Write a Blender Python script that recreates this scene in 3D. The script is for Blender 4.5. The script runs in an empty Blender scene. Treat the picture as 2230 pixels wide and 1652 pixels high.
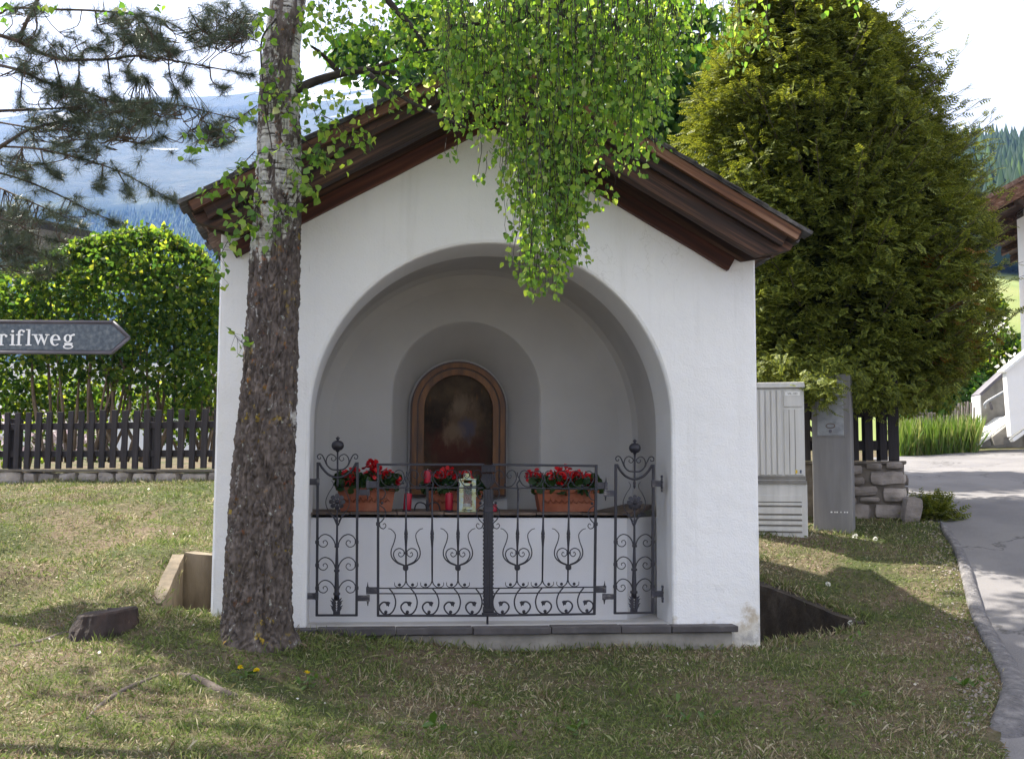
import bpy, math, random
import numpy as np
from mathutils import Vector, Matrix, noise as mn

random.seed(7)
rng = np.random.default_rng(7)
scene = bpy.context.scene
col = scene.collection
R = math.radians

# ------------------------------------------------------------------ camera
F_PX, CX, CY = 2520.0, 1115.0, 826.0          # focal length and centre on a 2230 x 1652 picture
CAM = Vector((0.0, 0.0, 0.81))
PITCH, ROLL = R(5.2), R(0.27)
_f = Vector((0, math.cos(PITCH), math.sin(PITCH)))
_u = Vector((0, -math.sin(PITCH), math.cos(PITCH)))
_r = Vector((1, 0, 0))
AX_R = _r * math.cos(ROLL) + _u * math.sin(ROLL)
AX_U = -_r * math.sin(ROLL) + _u * math.cos(ROLL)
cd = bpy.data.cameras.new('camera'); cam = bpy.data.objects.new('camera', cd); col.objects.link(cam)
cd.sensor_width = 36.0; cd.lens = 36.0 * F_PX / 2230.0
cd.clip_start = 0.05; cd.clip_end = 9000.0
m = Matrix((AX_R, AX_U, -_f)).transposed().to_4x4(); m.translation = CAM
cam.matrix_world = m
scene.camera = cam

# ------------------------------------------------------------------ sky, sun, exposure
TO_SUN = Vector((-0.60, 0.52, 1.0)).normalized()
world = bpy.data.worlds.new('World'); scene.world = world; world.use_nodes = True
wn = world.node_tree; wn.nodes.clear()
sky = wn.nodes.new('ShaderNodeTexSky'); sky.sky_type = 'NISHITA'; sky.sun_disc = False
sky.sun_elevation = math.asin(TO_SUN.z); sky.sun_rotation = math.atan2(TO_SUN.x, TO_SUN.y)
sky.air_density = 1.0; sky.dust_density = 2.0; sky.ozone_density = 1.0
mul = wn.nodes.new('ShaderNodeMixRGB'); mul.blend_type = 'MIX'; mul.inputs[0].default_value = 0.86
mul.inputs[2].default_value = (4.9, 4.5, 3.95, 1)      # thin bright high cloud over the whole sky
wn.links.new(sky.outputs[0], mul.inputs[1])
bg = wn.nodes.new('ShaderNodeBackground'); bg.inputs[1].default_value = 0.10
wo = wn.nodes.new('ShaderNodeOutputWorld')
wn.links.new(mul.outputs[0], bg.inputs[0]); wn.links.new(bg.outputs[0], wo.inputs[0])
sd = bpy.data.lights.new('sun', 'SUN'); sd.energy = 4.8; sd.angle = R(0.6); sd.color = (1.0, 0.93, 0.81)
sun = bpy.data.objects.new('sun', sd); col.objects.link(sun)
sun.rotation_euler = TO_SUN.to_track_quat('Z', 'Y').to_euler(); sun.location = (-30, 26, 50)
vs = scene.view_settings
vs.view_transform = 'Standard'; vs.look = 'None'; vs.gamma = 1.0; vs.exposure = 1.95
scene.render.engine = 'CYCLES'
scene.cycles.max_bounces = 9; scene.cycles.diffuse_bounces = 6; scene.cycles.transmission_bounces = 4
scene.cycles.transparent_max_bounces = 6; scene.cycles.volume_bounces = 0
scene.cycles.use_denoising = True
scene.cycles.sample_clamp_indirect = 6.0

# ------------------------------------------------------------------ pixel helpers (rays to real distances)
def ray(px, py):
    return _f + AX_R * ((px - CX) / F_PX) - AX_U * ((py - CY) / F_PX)
def P(px, py, Y):
    d = ray(px, py); return CAM + d * (Y / d.y)
TH = R(6.5)
CH_O = Vector((-0.105, 6.80, 0.0))
CHM = Matrix.Translation(CH_O) @ Matrix.Rotation(TH, 4, 'Z')
CHI = CHM.inverted()
_cl = CHI @ CAM
def L(px, py, d):                              # chapel-local point on the plane d metres behind the facade
    v = CHI.to_3x3() @ ray(px, py)
    return _cl + v * ((d - _cl.y) / v.y)
def sm(a, b, x):
    t = min(1.0, max(0.0, (x - a) / (b - a))); return t * t * (3 - 2 * t)

# ------------------------------------------------------------------ mesh helpers
class MB:
    def __init__(s): s.v = []; s.f = []
    def add(s, vs_, fs):
        o = len(s.v); s.v += [tuple(a) for a in vs_]; s.f += [tuple(i + o for i in q) for q in fs]; return s
    def box(s, x0, x1, y0, y1, z0, z1):
        return s.add([(x0,y0,z0),(x1,y0,z0),(x1,y1,z0),(x0,y1,z0),(x0,y0,z1),(x1,y0,z1),(x1,y1,z1),(x0,y1,z1)],
                     [(0,3,2,1),(4,5,6,7),(0,1,5,4),(1,2,6,5),(2,3,7,6),(3,0,4,7)])
    def hexa(s, p):                            # eight corners, bottom four then top four
        return s.add(p, [(0,3,2,1),(4,5,6,7),(0,1,5,4),(1,2,6,5),(2,3,7,6),(3,0,4,7)])
    def prism(s, poly, off):                   # polygon of 3D points pushed along off
        n = len(poly); o = Vector(off)
        vs_ = [Vector(p) for p in poly] + [Vector(p) + o for p in poly]
        fs = [tuple(range(n))[::-1], tuple(range(n, 2 * n))]
        fs += [(i, (i + 1) % n, n + (i + 1) % n, n + i) for i in range(n)]
        return s.add(vs_, fs)
    def tube(s, path, rad, n=6, cap=True, flat=1.0):
        path = [Vector(p) for p in path]; k = len(path)
        if not hasattr(rad, '__len__'): rad = [rad] * k
        t0 = (path[1] - path[0]).normalized()
        up = Vector((0, 1, 0)) if abs(t0.y) < 0.8 else Vector((1, 0, 0))
        a = t0.cross(up).normalized(); vs_ = []
        for i in range(k):
            t = (path[min(i + 1, k - 1)] - path[max(i - 1, 0)])
            if t.length < 1e-9: t = t0
            t = t.normalized(); a = (a - t * a.dot(t))
            a = a.normalized() if a.length > 1e-6 else t.orthogonal().normalized()
            b = t.cross(a)
            for j in range(n):
                w = 2 * math.pi * (j + .5) / n
                vs_.append(path[i] + a * (rad[i] * math.cos(w)) + b * (rad[i] * flat * math.sin(w)))
        fs = [(i*n+j, i*n+(j+1)%n, (i+1)*n+(j+1)%n, (i+1)*n+j) for i in range(k-1) for j in range(n)]
        if cap: fs += [tuple(range(n))[::-1], tuple(range((k-1)*n, k*n))]
        return s.add(vs_, fs)
    def lathe(s, prof, n=12, c=(0,0,0)):
        vs_ = [(c[0]+r*math.cos(2*math.pi*j/n), c[1]+r*math.sin(2*math.pi*j/n), c[2]+z) for r, z in prof for j in range(n)]
        k = len(prof)
        fs = [(i*n+j, i*n+(j+1)%n, (i+1)*n+(j+1)%n, (i+1)*n+j) for i in range(k-1) for j in range(n)]
        fs += [tuple(range(n))[::-1], tuple(range((k-1)*n, k*n))]
        return s.add(vs_, fs)
    def ball(s, c, r, n=8, sz=1.0):
        return s.lathe([(max(1e-4, r*math.sin(math.pi*i/6)), -r*sz*math.cos(math.pi*i/6)) for i in range(7)], n, c)
    def mesh(s, name, mat, smooth=False):
        me = bpy.data.meshes.new(name); me.from_pydata(s.v, [], s.f)
        if mat: me.materials.append(mat)
        if smooth: me.polygons.foreach_set('use_smooth', [True] * len(me.polygons))
        me.update(); return me
    def build(s, name, mat, parent=None, smooth=False, bevel=0.0, matrix=None):
        return link(name, s.mesh(name, mat, smooth), parent, matrix, bevel)
def link(name, me, parent=None, matrix=None, bevel=0.0):
    o = bpy.data.objects.new(name, me); col.objects.link(o)
    if parent: o.parent = parent
    if matrix is not None: o.matrix_local = matrix
    if bevel:
        b = o.modifiers.new('bevel', 'BEVEL'); b.width = bevel; b.segments = 2; b.limit_method = 'ANGLE'
    return o
def tag(o, label, cat, group=None, kind=None):
    o['label'] = label
    if cat: o['category'] = cat
    if group: o['group'] = group
    if kind: o['kind'] = kind
    return o
def thing(name, label, cat, loc=(0,0,0), group=None, matrix=None):
    o = bpy.data.objects.new(name, None); col.objects.link(o); o.empty_display_size = .1
    if matrix is not None: o.matrix_world = matrix
    else: o.location = loc
    return tag(o, label, cat, group)
def npmesh(name, V, Fc, mat, attr=None, smooth=False):
    """V (n,3), Fc (m,k) arrays -> mesh"""
    me = bpy.data.meshes.new(name); n, (mm, k) = len(V), Fc.shape
    me.vertices.add(n); me.vertices.foreach_set('co', np.ascontiguousarray(V, dtype=np.float32).ravel())
    me.loops.add(mm * k); me.loops.foreach_set('vertex_index', np.ascontiguousarray(Fc, dtype=np.int32).ravel())
    me.polygons.add(mm); me.polygons.foreach_set('loop_start', np.arange(0, mm * k, k, dtype=np.int32))
    me.materials.append(mat)
    if attr is not None:
        a = me.attributes.new('tip', 'FLOAT', 'POINT'); a.data.foreach_set('value', attr.astype(np.float32))
    me.update(calc_edges=True)
    if smooth: me.polygons.foreach_set('use_smooth', np.ones(mm, dtype=bool))
    return me
def frames(ax, rnd=None):
    """rotation matrices (n,3,3): columns = side, length axis, normal"""
    ax = ax / np.linalg.norm(ax, axis=1, keepdims=True)
    h = rng.normal(size=ax.shape) if rnd is None else rnd
    s = np.cross(ax, h); s /= np.linalg.norm(s, axis=1, keepdims=True) + 1e-9
    nrm = np.cross(s, ax)
    return np.stack([s, ax, nrm], axis=2)
def scatter(TV, TF, pos, rot, size):
    TV = np.asarray(TV, float); TF = np.asarray(TF, int); n, k = len(pos), len(TV)
    V = np.einsum('nij,kj->nki', rot, TV) * size[:, None, None] + pos[:, None, :]
    Fc = TF[None] + (np.arange(n) * k)[:, None, None]
    return V.reshape(-1, 3), Fc.reshape(-1, TF.shape[1])
def cat(points, n=6):                          # Catmull-Rom through 2D/3D points
    p = [Vector(q).to_3d() if len(q) == 2 else Vector(q) for q in points]
    p = [2 * p[0] - p[1]] + p + [2 * p[-1] - p[-2]]; out = []
    for i in range(1, len(p) - 2):
        for j in range(n):
            t = j / n; a, b, c, d = p[i-1], p[i], p[i+1], p[i+2]
            out.append(0.5 * ((2*b) + (c-a)*t + (2*a-5*b+4*c-d)*t*t + (3*b-a-3*c+d)*t**3))
    return out + [p[-2]]

# ------------------------------------------------------------------ materials
def new_mat(name):
    mt = bpy.data.materials.new(name); mt.use_nodes = True; nt = mt.node_tree; nt.nodes.clear()
    out = nt.nodes.new('ShaderNodeOutputMaterial'); return mt, nt, out
def N(nt, typ, **kw):
    n = nt.nodes.new(typ)
    for k, v in kw.items(): setattr(n, k, v)
    return n
def ramp(nt, stops, src):
    r = N(nt, 'ShaderNodeValToRGB'); e = r.color_ramp.elements
    while len(e) < len(stops): e.new(0.5)
    for i, (p, c) in enumerate(stops):
        e[i].position = p; e[i].color = (c[0], c[1], c[2], 1)
    nt.links.new(src, r.inputs[0]); return r.outputs[0]
def coords(nt, stretch=(1,1,1), kind='Object'):
    t = N(nt, 'ShaderNodeTexCoord'); mp = N(nt, 'ShaderNodeMapping'); mp.inputs['Scale'].default_value = stretch
    nt.links.new(t.outputs[kind], mp.inputs[0]); return mp.outputs[0]
def noise_n(nt, vec, scale, detail=6, rough=.55, dist=0.0):
    n = N(nt, 'ShaderNodeTexNoise'); n.inputs['Scale'].default_value = scale; n.inputs['Detail'].default_value = detail
    n.inputs['Roughness'].default_value = rough; n.inputs['Distortion'].default_value = dist
    nt.links.new(vec, n.inputs['Vector']); return n.outputs['Fac']
def mixc(nt, fac, a, b, mode='MIX'):
    x = N(nt, 'ShaderNodeMixRGB', blend_type=mode)
    for i, v in ((0, fac), (1, a), (2, b)):
        if hasattr(v, 'is_linked') or hasattr(v, 'links'): nt.links.new(v, x.inputs[i])
        else: x.inputs[i].default_value = v if i == 0 else (v[0], v[1], v[2], 1)
    return x.outputs[0]
def mathn(nt, op, a, b=None, clamp=False):
    x = N(nt, 'ShaderNodeMath', operation=op, use_clamp=clamp)
    for i, v in enumerate((a, b)):
        if v is None: continue
        if hasattr(v, 'links'): nt.links.new(v, x.inputs[i])
        else: x.inputs[i].default_value = v
    return x.outputs[0]
def bsdf(nt, out, colour, rough=.8, metal=0.0, bump=None, bstr=.3, bdist=.01, spec=.4):
    b = N(nt, 'ShaderNodeBsdfPrincipled')
    if hasattr(colour, 'links'): nt.links.new(colour, b.inputs['Base Color'])
    else: b.inputs['Base Color'].default_value = (*colour, 1)
    b.inputs['Roughness'].default_value = rough; b.inputs['Metallic'].default_value = metal
    b.inputs['Specular IOR Level'].default_value = spec
    if bump is not None:
        bn = N(nt, 'ShaderNodeBump'); bn.inputs['Strength'].default_value = bstr; bn.inputs['Distance'].default_value = bdist
        nt.links.new(bump, bn.inputs['Height']); nt.links.new(bn.outputs[0], b.inputs['Normal'])
    nt.links.new(b.outputs[0], out.inputs[0]); return b
def asphalt(name):
    mt, nt, out = new_mat(name); v = coords(nt); g = noise_n(nt, v, 150, 4, .7); b = noise_n(nt, v, 1.7, 7, .6)
    c = ramp(nt, [(.3, (.10, .097, .103)), (.55, (.155, .15, .157)), (.75, (.24, .232, .235))], g)
    c = mixc(nt, ramp(nt, [(.42, (0,0,0)), (.6, (1,1,1))], b), c, mixc(nt, .5, c, (.21, .203, .205)))
    vo = N(nt, 'ShaderNodeTexVoronoi', feature='DISTANCE_TO_EDGE'); vo.inputs['Scale'].default_value = .55; nn2 = N(nt, 'ShaderNodeTexNoise'); nn2.inputs['Scale'].default_value = 2.5; nn2.inputs['Detail'].default_value = 7; nt.links.new(v, nn2.inputs['Vector'])
    vd = N(nt, 'ShaderNodeVectorMath', operation='ADD'); nt.links.new(v, vd.inputs[0]); nt.links.new(nn2.outputs['Color'], vd.inputs[1]); nt.links.new(vd.outputs[0], vo.inputs['Vector'])
    c = mixc(nt, mathn(nt, 'MULTIPLY', ramp(nt, [(0, (1,1,1)), (.010, (0,0,0))], vo.outputs['Distance']), .7), c, (.04, .038, .038))
    bsdf(nt, out, c, .9, 0, g, .5, .006); return mt
def pmat(name, stops, scale=6, detail=6, rough=.8, stretch=(1,1,1), bstr=.0, bscale=None, bdist=.01, metal=0, spec=.4, orand=0.0, dist=0.0, kind='Object'):
    mt, nt, out = new_mat(name); v = coords(nt, stretch, kind)
    if orand:                                  # shift the pattern and the tone a little from piece to piece
        oi = N(nt, 'ShaderNodeObjectInfo'); va = N(nt, 'ShaderNodeVectorMath', operation='ADD')
        sc = N(nt, 'ShaderNodeVectorMath', operation='SCALE'); sc.inputs[0].default_value = (37, 71, 53)
        nt.links.new(oi.outputs['Random'], sc.inputs['Scale']); nt.links.new(v, va.inputs[0]); nt.links.new(sc.outputs[0], va.inputs[1]); v = va.outputs[0]
    c = ramp(nt, stops, noise_n(nt, v, scale, detail, dist=dist))
    if orand:
        k = mathn(nt, 'MULTIPLY_ADD', oi.outputs['Random'], 2 * orand); k.node.inputs[2].default_value = 1 - orand
        hs = N(nt, 'ShaderNodeHueSaturation'); nt.links.new(k, hs.inputs['Value']); nt.links.new(c, hs.inputs['Color']); c = hs.outputs[0]
    bump = noise_n(nt, v, bscale or scale * 6, 5) if bstr else None
    bsdf(nt, out, c, rough, metal, bump, bstr, bdist, spec); return mt
def leafmat(name, stops, trans=.45, rough=.45, tcol=None, tip=None, spec=.4):
    """leaf: colour varies leaf by leaf, light passes through"""
    mt, nt, out = new_mat(name); g = N(nt, 'ShaderNodeNewGeometry'); oi = N(nt, 'ShaderNodeObjectInfo')
    r = mathn(nt, 'FRACT', mathn(nt, 'ADD', g.outputs['Random Per Island'], oi.outputs['Random']))
    c = ramp(nt, stops, r)
    if tip:
        a = N(nt, 'ShaderNodeAttribute', attribute_name='tip')
        f = mathn(nt, 'MULTIPLY', a.outputs['Fac'], mathn(nt, 'MULTIPLY_ADD', r, .7)); f.node.inputs[1].links[0].from_node.inputs[2].default_value = .5
        c = mixc(nt, f, c, tip)
    b = N(nt, 'ShaderNodeBsdfPrincipled'); nt.links.new(c, b.inputs['Base Color'])
    b.inputs['Roughness'].default_value = rough; b.inputs['Specular IOR Level'].default_value = spec
    t = N(nt, 'ShaderNodeBsdfTranslucent')
    hs = N(nt, 'ShaderNodeHueSaturation'); hs.inputs['Saturation'].default_value = 1.1; hs.inputs['Value'].default_value = 1.5 if tcol is None else tcol
    hs.inputs['Hue'].default_value = .485
    nt.links.new(c, hs.inputs['Color']); nt.links.new(hs.outputs[0], t.inputs[0])
    mx = N(nt, 'ShaderNodeMixShader'); mx.inputs[0].default_value = trans
    nt.links.new(b.outputs[0], mx.inputs[1]); nt.links.new(t.outputs[0], mx.inputs[2]); nt.links.new(mx.outputs[0], out.inputs[0])
    return mt

MT = {}
def plaster(name, base, dark):
    mt, nt, out = new_mat(name); v = coords(nt)
    c = ramp(nt, [(.35, dark), (.6, base)], noise_n(nt, v, 1.3, 5))
    fine = noise_n(nt, v, 90, 4); sp = noise_n(nt, v, 14, 6, .7)
    c = mixc(nt, ramp(nt, [(.67, (0,0,0)), (.74, (1,1,1))], sp), c, (base[0]*.72, base[1]*.71, base[2]*.68))
    stk = ramp(nt, [(.52, (0,0,0)), (.72, (1,1,1))], noise_n(nt, coords(nt, (5, 5, .3)), 2.2, 6, .65))
    c = mixc(nt, mathn(nt, 'MULTIPLY', stk, .22), c, (.60, .59, .56))
    # water marks and flaking near the foot of the wall, patches with their own ragged outline
    sep = N(nt, 'ShaderNodeSeparateXYZ'); nt.links.new(v, sep.inputs[0])
    h = mathn(nt, 'MULTIPLY_ADD', sep.outputs['Z'], -1.1); h.node.inputs[2].default_value = .19
    st = mathn(nt, 'ADD', h, noise_n(nt, v, 5.5, 7, .65)); st = ramp(nt, [(.66, (0,0,0)), (.76, (1,1,1))], st)
    stc = ramp(nt, [(.4, (.42, .33, .2)), (.52, (.62, .58, .5)), (.62, (.33, .31, .28))], noise_n(nt, v, 7, 4))
    c = mixc(nt, mathn(nt, 'MULTIPLY', st, .75), c, stc)
    vo = N(nt, 'ShaderNodeTexVoronoi', feature='DISTANCE_TO_EDGE'); vo.inputs['Scale'].default_value = 1.3; vd = N(nt, 'ShaderNodeVectorMath', operation='ADD'); nn2 = N(nt, 'ShaderNodeTexNoise'); nn2.inputs['Scale'].default_value = 4; nn2.inputs['Detail'].default_value = 6; nt.links.new(v, nn2.inputs['Vector'])
    nt.links.new(v, vd.inputs[0]); nt.links.new(nn2.outputs['Color'], vd.inputs[1]); nt.links.new(vd.outputs[0], vo.inputs['Vector'])
    ck = ramp(nt, [(.0, (1,1,1)), (.0045, (0,0,0))], vo.outputs['Distance']); c = mixc(nt, mathn(nt, 'MULTIPLY', mathn(nt, 'MULTIPLY', ck, ramp(nt, [(.5, (0,0,0)), (.6, (1,1,1))], noise_n(nt, v, 1.1, 3))), .35), c, (.42, .40, .37))
    wav = noise_n(nt, v, 7, 2)
    hb = mathn(nt, 'ADD', fine, mathn(nt, 'MULTIPLY', wav, 2.5))
    bsdf(nt, out, c, .9, 0, hb, .35, .012, .2); return mt
MT['plaster'] = plaster('white_plaster', (.85, .85, .845), (.80, .80, .79))
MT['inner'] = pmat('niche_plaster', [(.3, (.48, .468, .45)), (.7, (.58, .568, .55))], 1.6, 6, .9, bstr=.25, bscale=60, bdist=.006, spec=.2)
MT['iron'] = pmat('wrought_iron', [(.3, (.010, .010, .016)), (.6, (.018, .017, .026)), (.8, (.045, .04, .04))], 14, 6, .5, bstr=.3, bscale=120, bdist=.002, spec=.5)
MT['hinge'] = pmat('worn_hinge_iron', [(.3, (.025, .025, .034)), (.55, (.05, .048, .06)), (.7, (.2, .19, .18))], 20, 6, .5, stretch=(1,1,3), bstr=.3, bscale=120, bdist=.002)
def wood(name, stops, scale=5, stretch=(.25, 6, 6), orand=.25, rough=.75, bstr=.4):
    return pmat(name, stops, scale, 7, rough, stretch, bstr, 9, .006, orand=orand, dist=.6)
MT['wood_dark'] = wood('dark_weathered_wood', [(.3, (.010, .007, .006)), (.5, (.035, .018, .012)), (.62, (.085, .04, .022)), (.75, (.16, .085, .05))])
MT['wood_red'] = wood('red_brown_plank', [(.3, (.028, .011, .008)), (.55, (.085, .027, .015)), (.75, (.16, .06, .03))])
MT['wood_verge'] = wood('verge_board_wood', [(.3, (.05, .022, .014)), (.5, (.13, .058, .03)), (.65, (.21, .12, .075)), (.8, (.27, .22, .19))])
MT['shingle'] = pmat('roof_shingle', [(.3, (.035, .033, .032)), (.55, (.09, .085, .082)), (.75, (.17, .155, .14))], 18, 6, .9, bstr=.6, bscale=70, bdist=.006, orand=.3)
MT['shingle_wood'] = wood('old_wood_shingle', [(.3, (.055, .03, .022)), (.5, (.13, .075, .055)), (.7, (.23, .16, .12))], 7, (3, 3, 3))
MT['picket'] = wood('dark_stained_picket', [(.3, (.016, .013, .015)), (.6, (.032, .026, .029)), (.8, (.055, .046, .048))], 6, (6, 6, .4), .2)
MT['grey_picket'] = wood('grey_weathered_picket', [(.3, (.13, .11, .10)), (.6, (.24, .21, .19)), (.8, (.36, .33, .31))], 5, (5, 5, .5), .25)
MT['concrete'] = pmat('old_concrete', [(.3, (.14, .13, .115)), (.5, (.24, .225, .20)), (.7, (.36, .34, .30))], 4, 8, .9, bstr=.4, bscale=50, bdist=.008)
MT['slab'] = pmat('dark_step_slab', [(.3, (.055, .05, .052)), (.6, (.09, .083, .085)), (.8, (.15, .14, .135))], 9, 6, .8, bstr=.3, bscale=70, bdist=.004, orand=.15)
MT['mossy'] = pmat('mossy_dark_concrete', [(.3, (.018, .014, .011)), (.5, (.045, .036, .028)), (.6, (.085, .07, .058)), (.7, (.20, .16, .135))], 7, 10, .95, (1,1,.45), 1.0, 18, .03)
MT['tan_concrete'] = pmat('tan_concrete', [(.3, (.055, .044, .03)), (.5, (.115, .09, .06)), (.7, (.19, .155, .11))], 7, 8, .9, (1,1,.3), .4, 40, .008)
MT['asphalt'] = asphalt('asphalt')
MT['kerb'] = pmat('kerb_asphalt', [(.3, (.10, .097, .104)), (.5, (.15, .145, .152)), (.7, (.25, .24, .24))], 16, 10, .92, bstr=1.0, bscale=45, bdist=.03)
MT['stone'] = pmat('rubble_stone', [(.25, (.13, .115, .10)), (.5, (.25, .22, .20)), (.75, (.38, .34, .31))], 5, 8, .9, bstr=.7, bscale=22, bdist=.02, orand=.3)
MT['mortar'] = pmat('wall_mortar', [(.3, (.11, .095, .08)), (.7, (.2, .175, .15))], 9, 7, .95, bstr=.6, bscale=40, bdist=.012)
MT['terracotta'] = pmat('terracotta', [(.25, (.14, .045, .025)), (.5, (.27, .085, .042)), (.7, (.34, .14, .085)), (.8, (.45, .33, .27))], 7, 7, .85, bstr=.2, bscale=50, bdist=.004)
MT['wax'] = pmat('red_candle_wax', [(.3, (.30, .004, .02)), (.7, (.42, .008, .035))], 5, 3, .35, spec=.5)
MT['frame'] = pmat('varnished_frame', [(.3, (.075, .025, .002)), (.55, (.17, .06, .004)), (.75, (.27, .105, .009))], 5, 6, .4, (4, 4, .6), .1, 30, .002)
MT['frame_dark'] = pmat('dark_frame_moulding', [(.3, (.03, .010, .006)), (.7, (.075, .025, .012))], 6, 5, .4)
MT['cabinet'] = pmat('grey_cabinet_plastic', [(.3, (.50, .495, .475)), (.6, (.60, .595, .575)), (.8, (.66, .655, .64))], 3, 7, .6, (6, 6, .5))
MT['cab_dark'] = pmat('cabinet_dark_grey', [(.3, (.12, .115, .105)), (.7, (.24, .23, .21))], 6, 5, .8)  # dark grey strips drawn as seams, grooves and louvre gaps, also the lettering
MT['steel'] = pmat('galvanised_steel', [(.35, (.22, .23, .245)), (.65, (.32, .335, .35))], 18, 5, .55, metal=.5)
MT['post_con'] = pmat('smooth_post_concrete', [(.3, (.155, .15, .15)), (.55, (.205, .2, .198)), (.75, (.25, .245, .24))], 2.2, 7, .85, (5, 5, .6), .2, 60, .003)
MT['white'] = pmat('white_paint', [(.3, (.76, .76, .75)), (.7, (.82, .82, .81))], 4, 4, .6)
MT['sign_face'] = pmat('mottled_sign_enamel', [(.3, (.05, .065, .082)), (.5, (.085, .105, .125)), (.7, (.15, .17, .18))], 55, 5, .5, bstr=.3, bscale=90, bdist=.002)
MT['sign_rim'] = pmat('sign_rim', [(.3, (.09, .085, .10)), (.7, (.14, .13, .15))], 8, 4, .5)
MT['bark_branch'] = pmat('branch_bark', [(.3, (.018, .014, .012)), (.6, (.045, .036, .03)), (.75, (.13, .125, .11))], 22, 6, .9, bstr=.6, bscale=60, bdist=.006)
MT['pine_bark'] = pmat('pine_bark', [(.3, (.045, .032, .025)), (.6, (.10, .072, .055)), (.8, (.2, .15, .12))], 16, 6, .95, bstr=.8, bscale=50, bdist=.01)
MT['stem'] = pmat('shrub_stem', [(.3, (.10, .07, .045)), (.7, (.22, .16, .11))], 8, 5, .9)
MT['stump'] = pmat('stump_bark', [(.3, (.018, .013, .012)), (.55, (.045, .033, .03)), (.75, (.10, .065, .055))], 9, 8, .95, (1,1,.5), .9, 25, .02)
MT['root'] = pmat('root_bark', [(.3, (.05, .038, .032)), (.6, (.10, .08, .07)), (.8, (.17, .15, .14))], 9, 7, .95, bstr=.7, bscale=40, bdist=.01)
MT['birch_leaf'] = leafmat('birch_leaf', [(0, (.06, .15, .03)), (.3, (.125, .25, .04)), (.7, (.205, .345, .055)), (.96, (.32, .42, .075)), (1, (.46, .5, .24))], .56)
MT['hedge_leaf'] = leafmat('shrub_leaf', [(0, (.022, .055, .014)), (.5, (.06, .12, .02)), (.9, (.14, .20, .03)), (1, (.26, .29, .05))], .64, .55, 1.8, spec=.2)
MT['broad_leaf'] = leafmat('broad_leaf', [(0, (.02, .075, .012)), (.6, (.04, .115, .016)), (1, (.09, .18, .02))], .45)
MT['needle'] = leafmat('pine_needle', [(0, (.035, .055, .03)), (.6, (.065, .09, .05)), (1, (.13, .155, .10))], .25, .4, 1.2)
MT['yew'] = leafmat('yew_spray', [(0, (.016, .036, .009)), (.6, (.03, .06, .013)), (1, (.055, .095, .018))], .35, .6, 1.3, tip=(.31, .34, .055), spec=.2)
MT['yew_brown'] = leafmat('bronzed_spray', [(0, (.09, .055, .012)), (1, (.2, .10, .02))], .3, .6, 1.2, tip=(.32, .18, .03))
MT['red_flower'] = leafmat('red_petal', [(0, (.42, .004, .006)), (.6, (.60, .008, .010)), (1, (.70, .03, .03))], .25, .5, 1.0)
MT['ger_leaf'] = leafmat('geranium_leaf', [(0, (.015, .045, .012)), (1, (.04, .085, .02))], .3)
MT['yellow'] = leafmat('yellow_petal', [(0, (.62, .45, .005)), (1, (.75, .6, .01))], .3, .5, 1.0)
MT['white_flower'] = leafmat('white_petal', [(0, (.72, .72, .66)), (1, (.8, .8, .78))], .3, .5, 1.0)
MT['weed'] = leafmat('weed_leaf', [(0, (.045, .10, .018)), (1, (.09, .16, .03))], .4)

# ------------------------------------------------------------------ terrain
CTRL_PX = [(0,1652,4.2),(400,1652,4.3),(1115,1652,4.7),(1700,1652,4.9),(2230,1652,5.0),
 (100,1500,5.3),(500,1480,5.5),(565,1385,6.15),(250,1380,6.2),(0,1400,6.1),(0,1300,7.2),(150,1345,6.5),
 (1000,1420,6.5),(1400,1425,6.6),(1640,1408,7.0),(1300,1550,5.6),(1800,1480,6.1),(1855,1358,7.6),(1950,1420,6.9),(2050,1560,5.5),
 (1680,1262,8.3),(1800,1210,8.8),(2000,1215,8.8),(1700,1165,9.4),(1900,1150,9.8),(2050,1150,9.6),
 (2130,1220,8.7),(2230,1350,7.3),(2230,1500,6.0),(2200,1100,10.8),(2100,1050,12.5),(2000,1000,15.5),(2230,970,18),(1965,992,16.5),
 (460,1042,12.2),(0,1055,12.8),(230,1048,12.5),(230,1120,9.6),(430,1180,8.2),(0,1150,9.0),(380,1120,9.6),(300,1230,7.6),(100,1230,7.8),
 (395,1206,7.8),(340,1350,6.5),(660,1388,6.45),(720,1393,6.5),(850,1400,6.5),(950,1405,6.5),(800,1440,6.2),(700,1390,6.62),(850,1402,6.66),(1000,1409,6.68),(1300,1415,6.74),(1500,1417,6.80)]
CTRL_W = [(0,10.5,.68),(-10,20,1.2),(10,26,1.75),(0,20,1.3),(-20,30,1.3),(22,40,1.9),(0,0,-.75),(-5,0,-.6),(5,0,-.8),(-8,5,0),(7,5,-.3),(-9,9,.45),(8,12,.9),(0,8.5,.3)]
_pts = [P(*c) for c in CTRL_PX] + [Vector(c) for c in CTRL_W]
_A = np.array([[p.x, p.y] for p in _pts]); _z = np.array([p.z for p in _pts])
def _U(r2): return np.where(r2 > 1e-9, r2 * np.log(r2 + 1e-12), 0) * .5
_n = len(_A)
_K = _U(((_A[:, None] - _A[None]) ** 2).sum(-1)) + np.eye(_n) * .02
_Pm = np.hstack([np.ones((_n, 1)), _A])
_S = np.vstack([np.hstack([_K, _Pm]), np.hstack([_Pm.T, np.zeros((3, 3))])])
_W = np.linalg.solve(_S, np.concatenate([_z, np.zeros(3)]))
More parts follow.
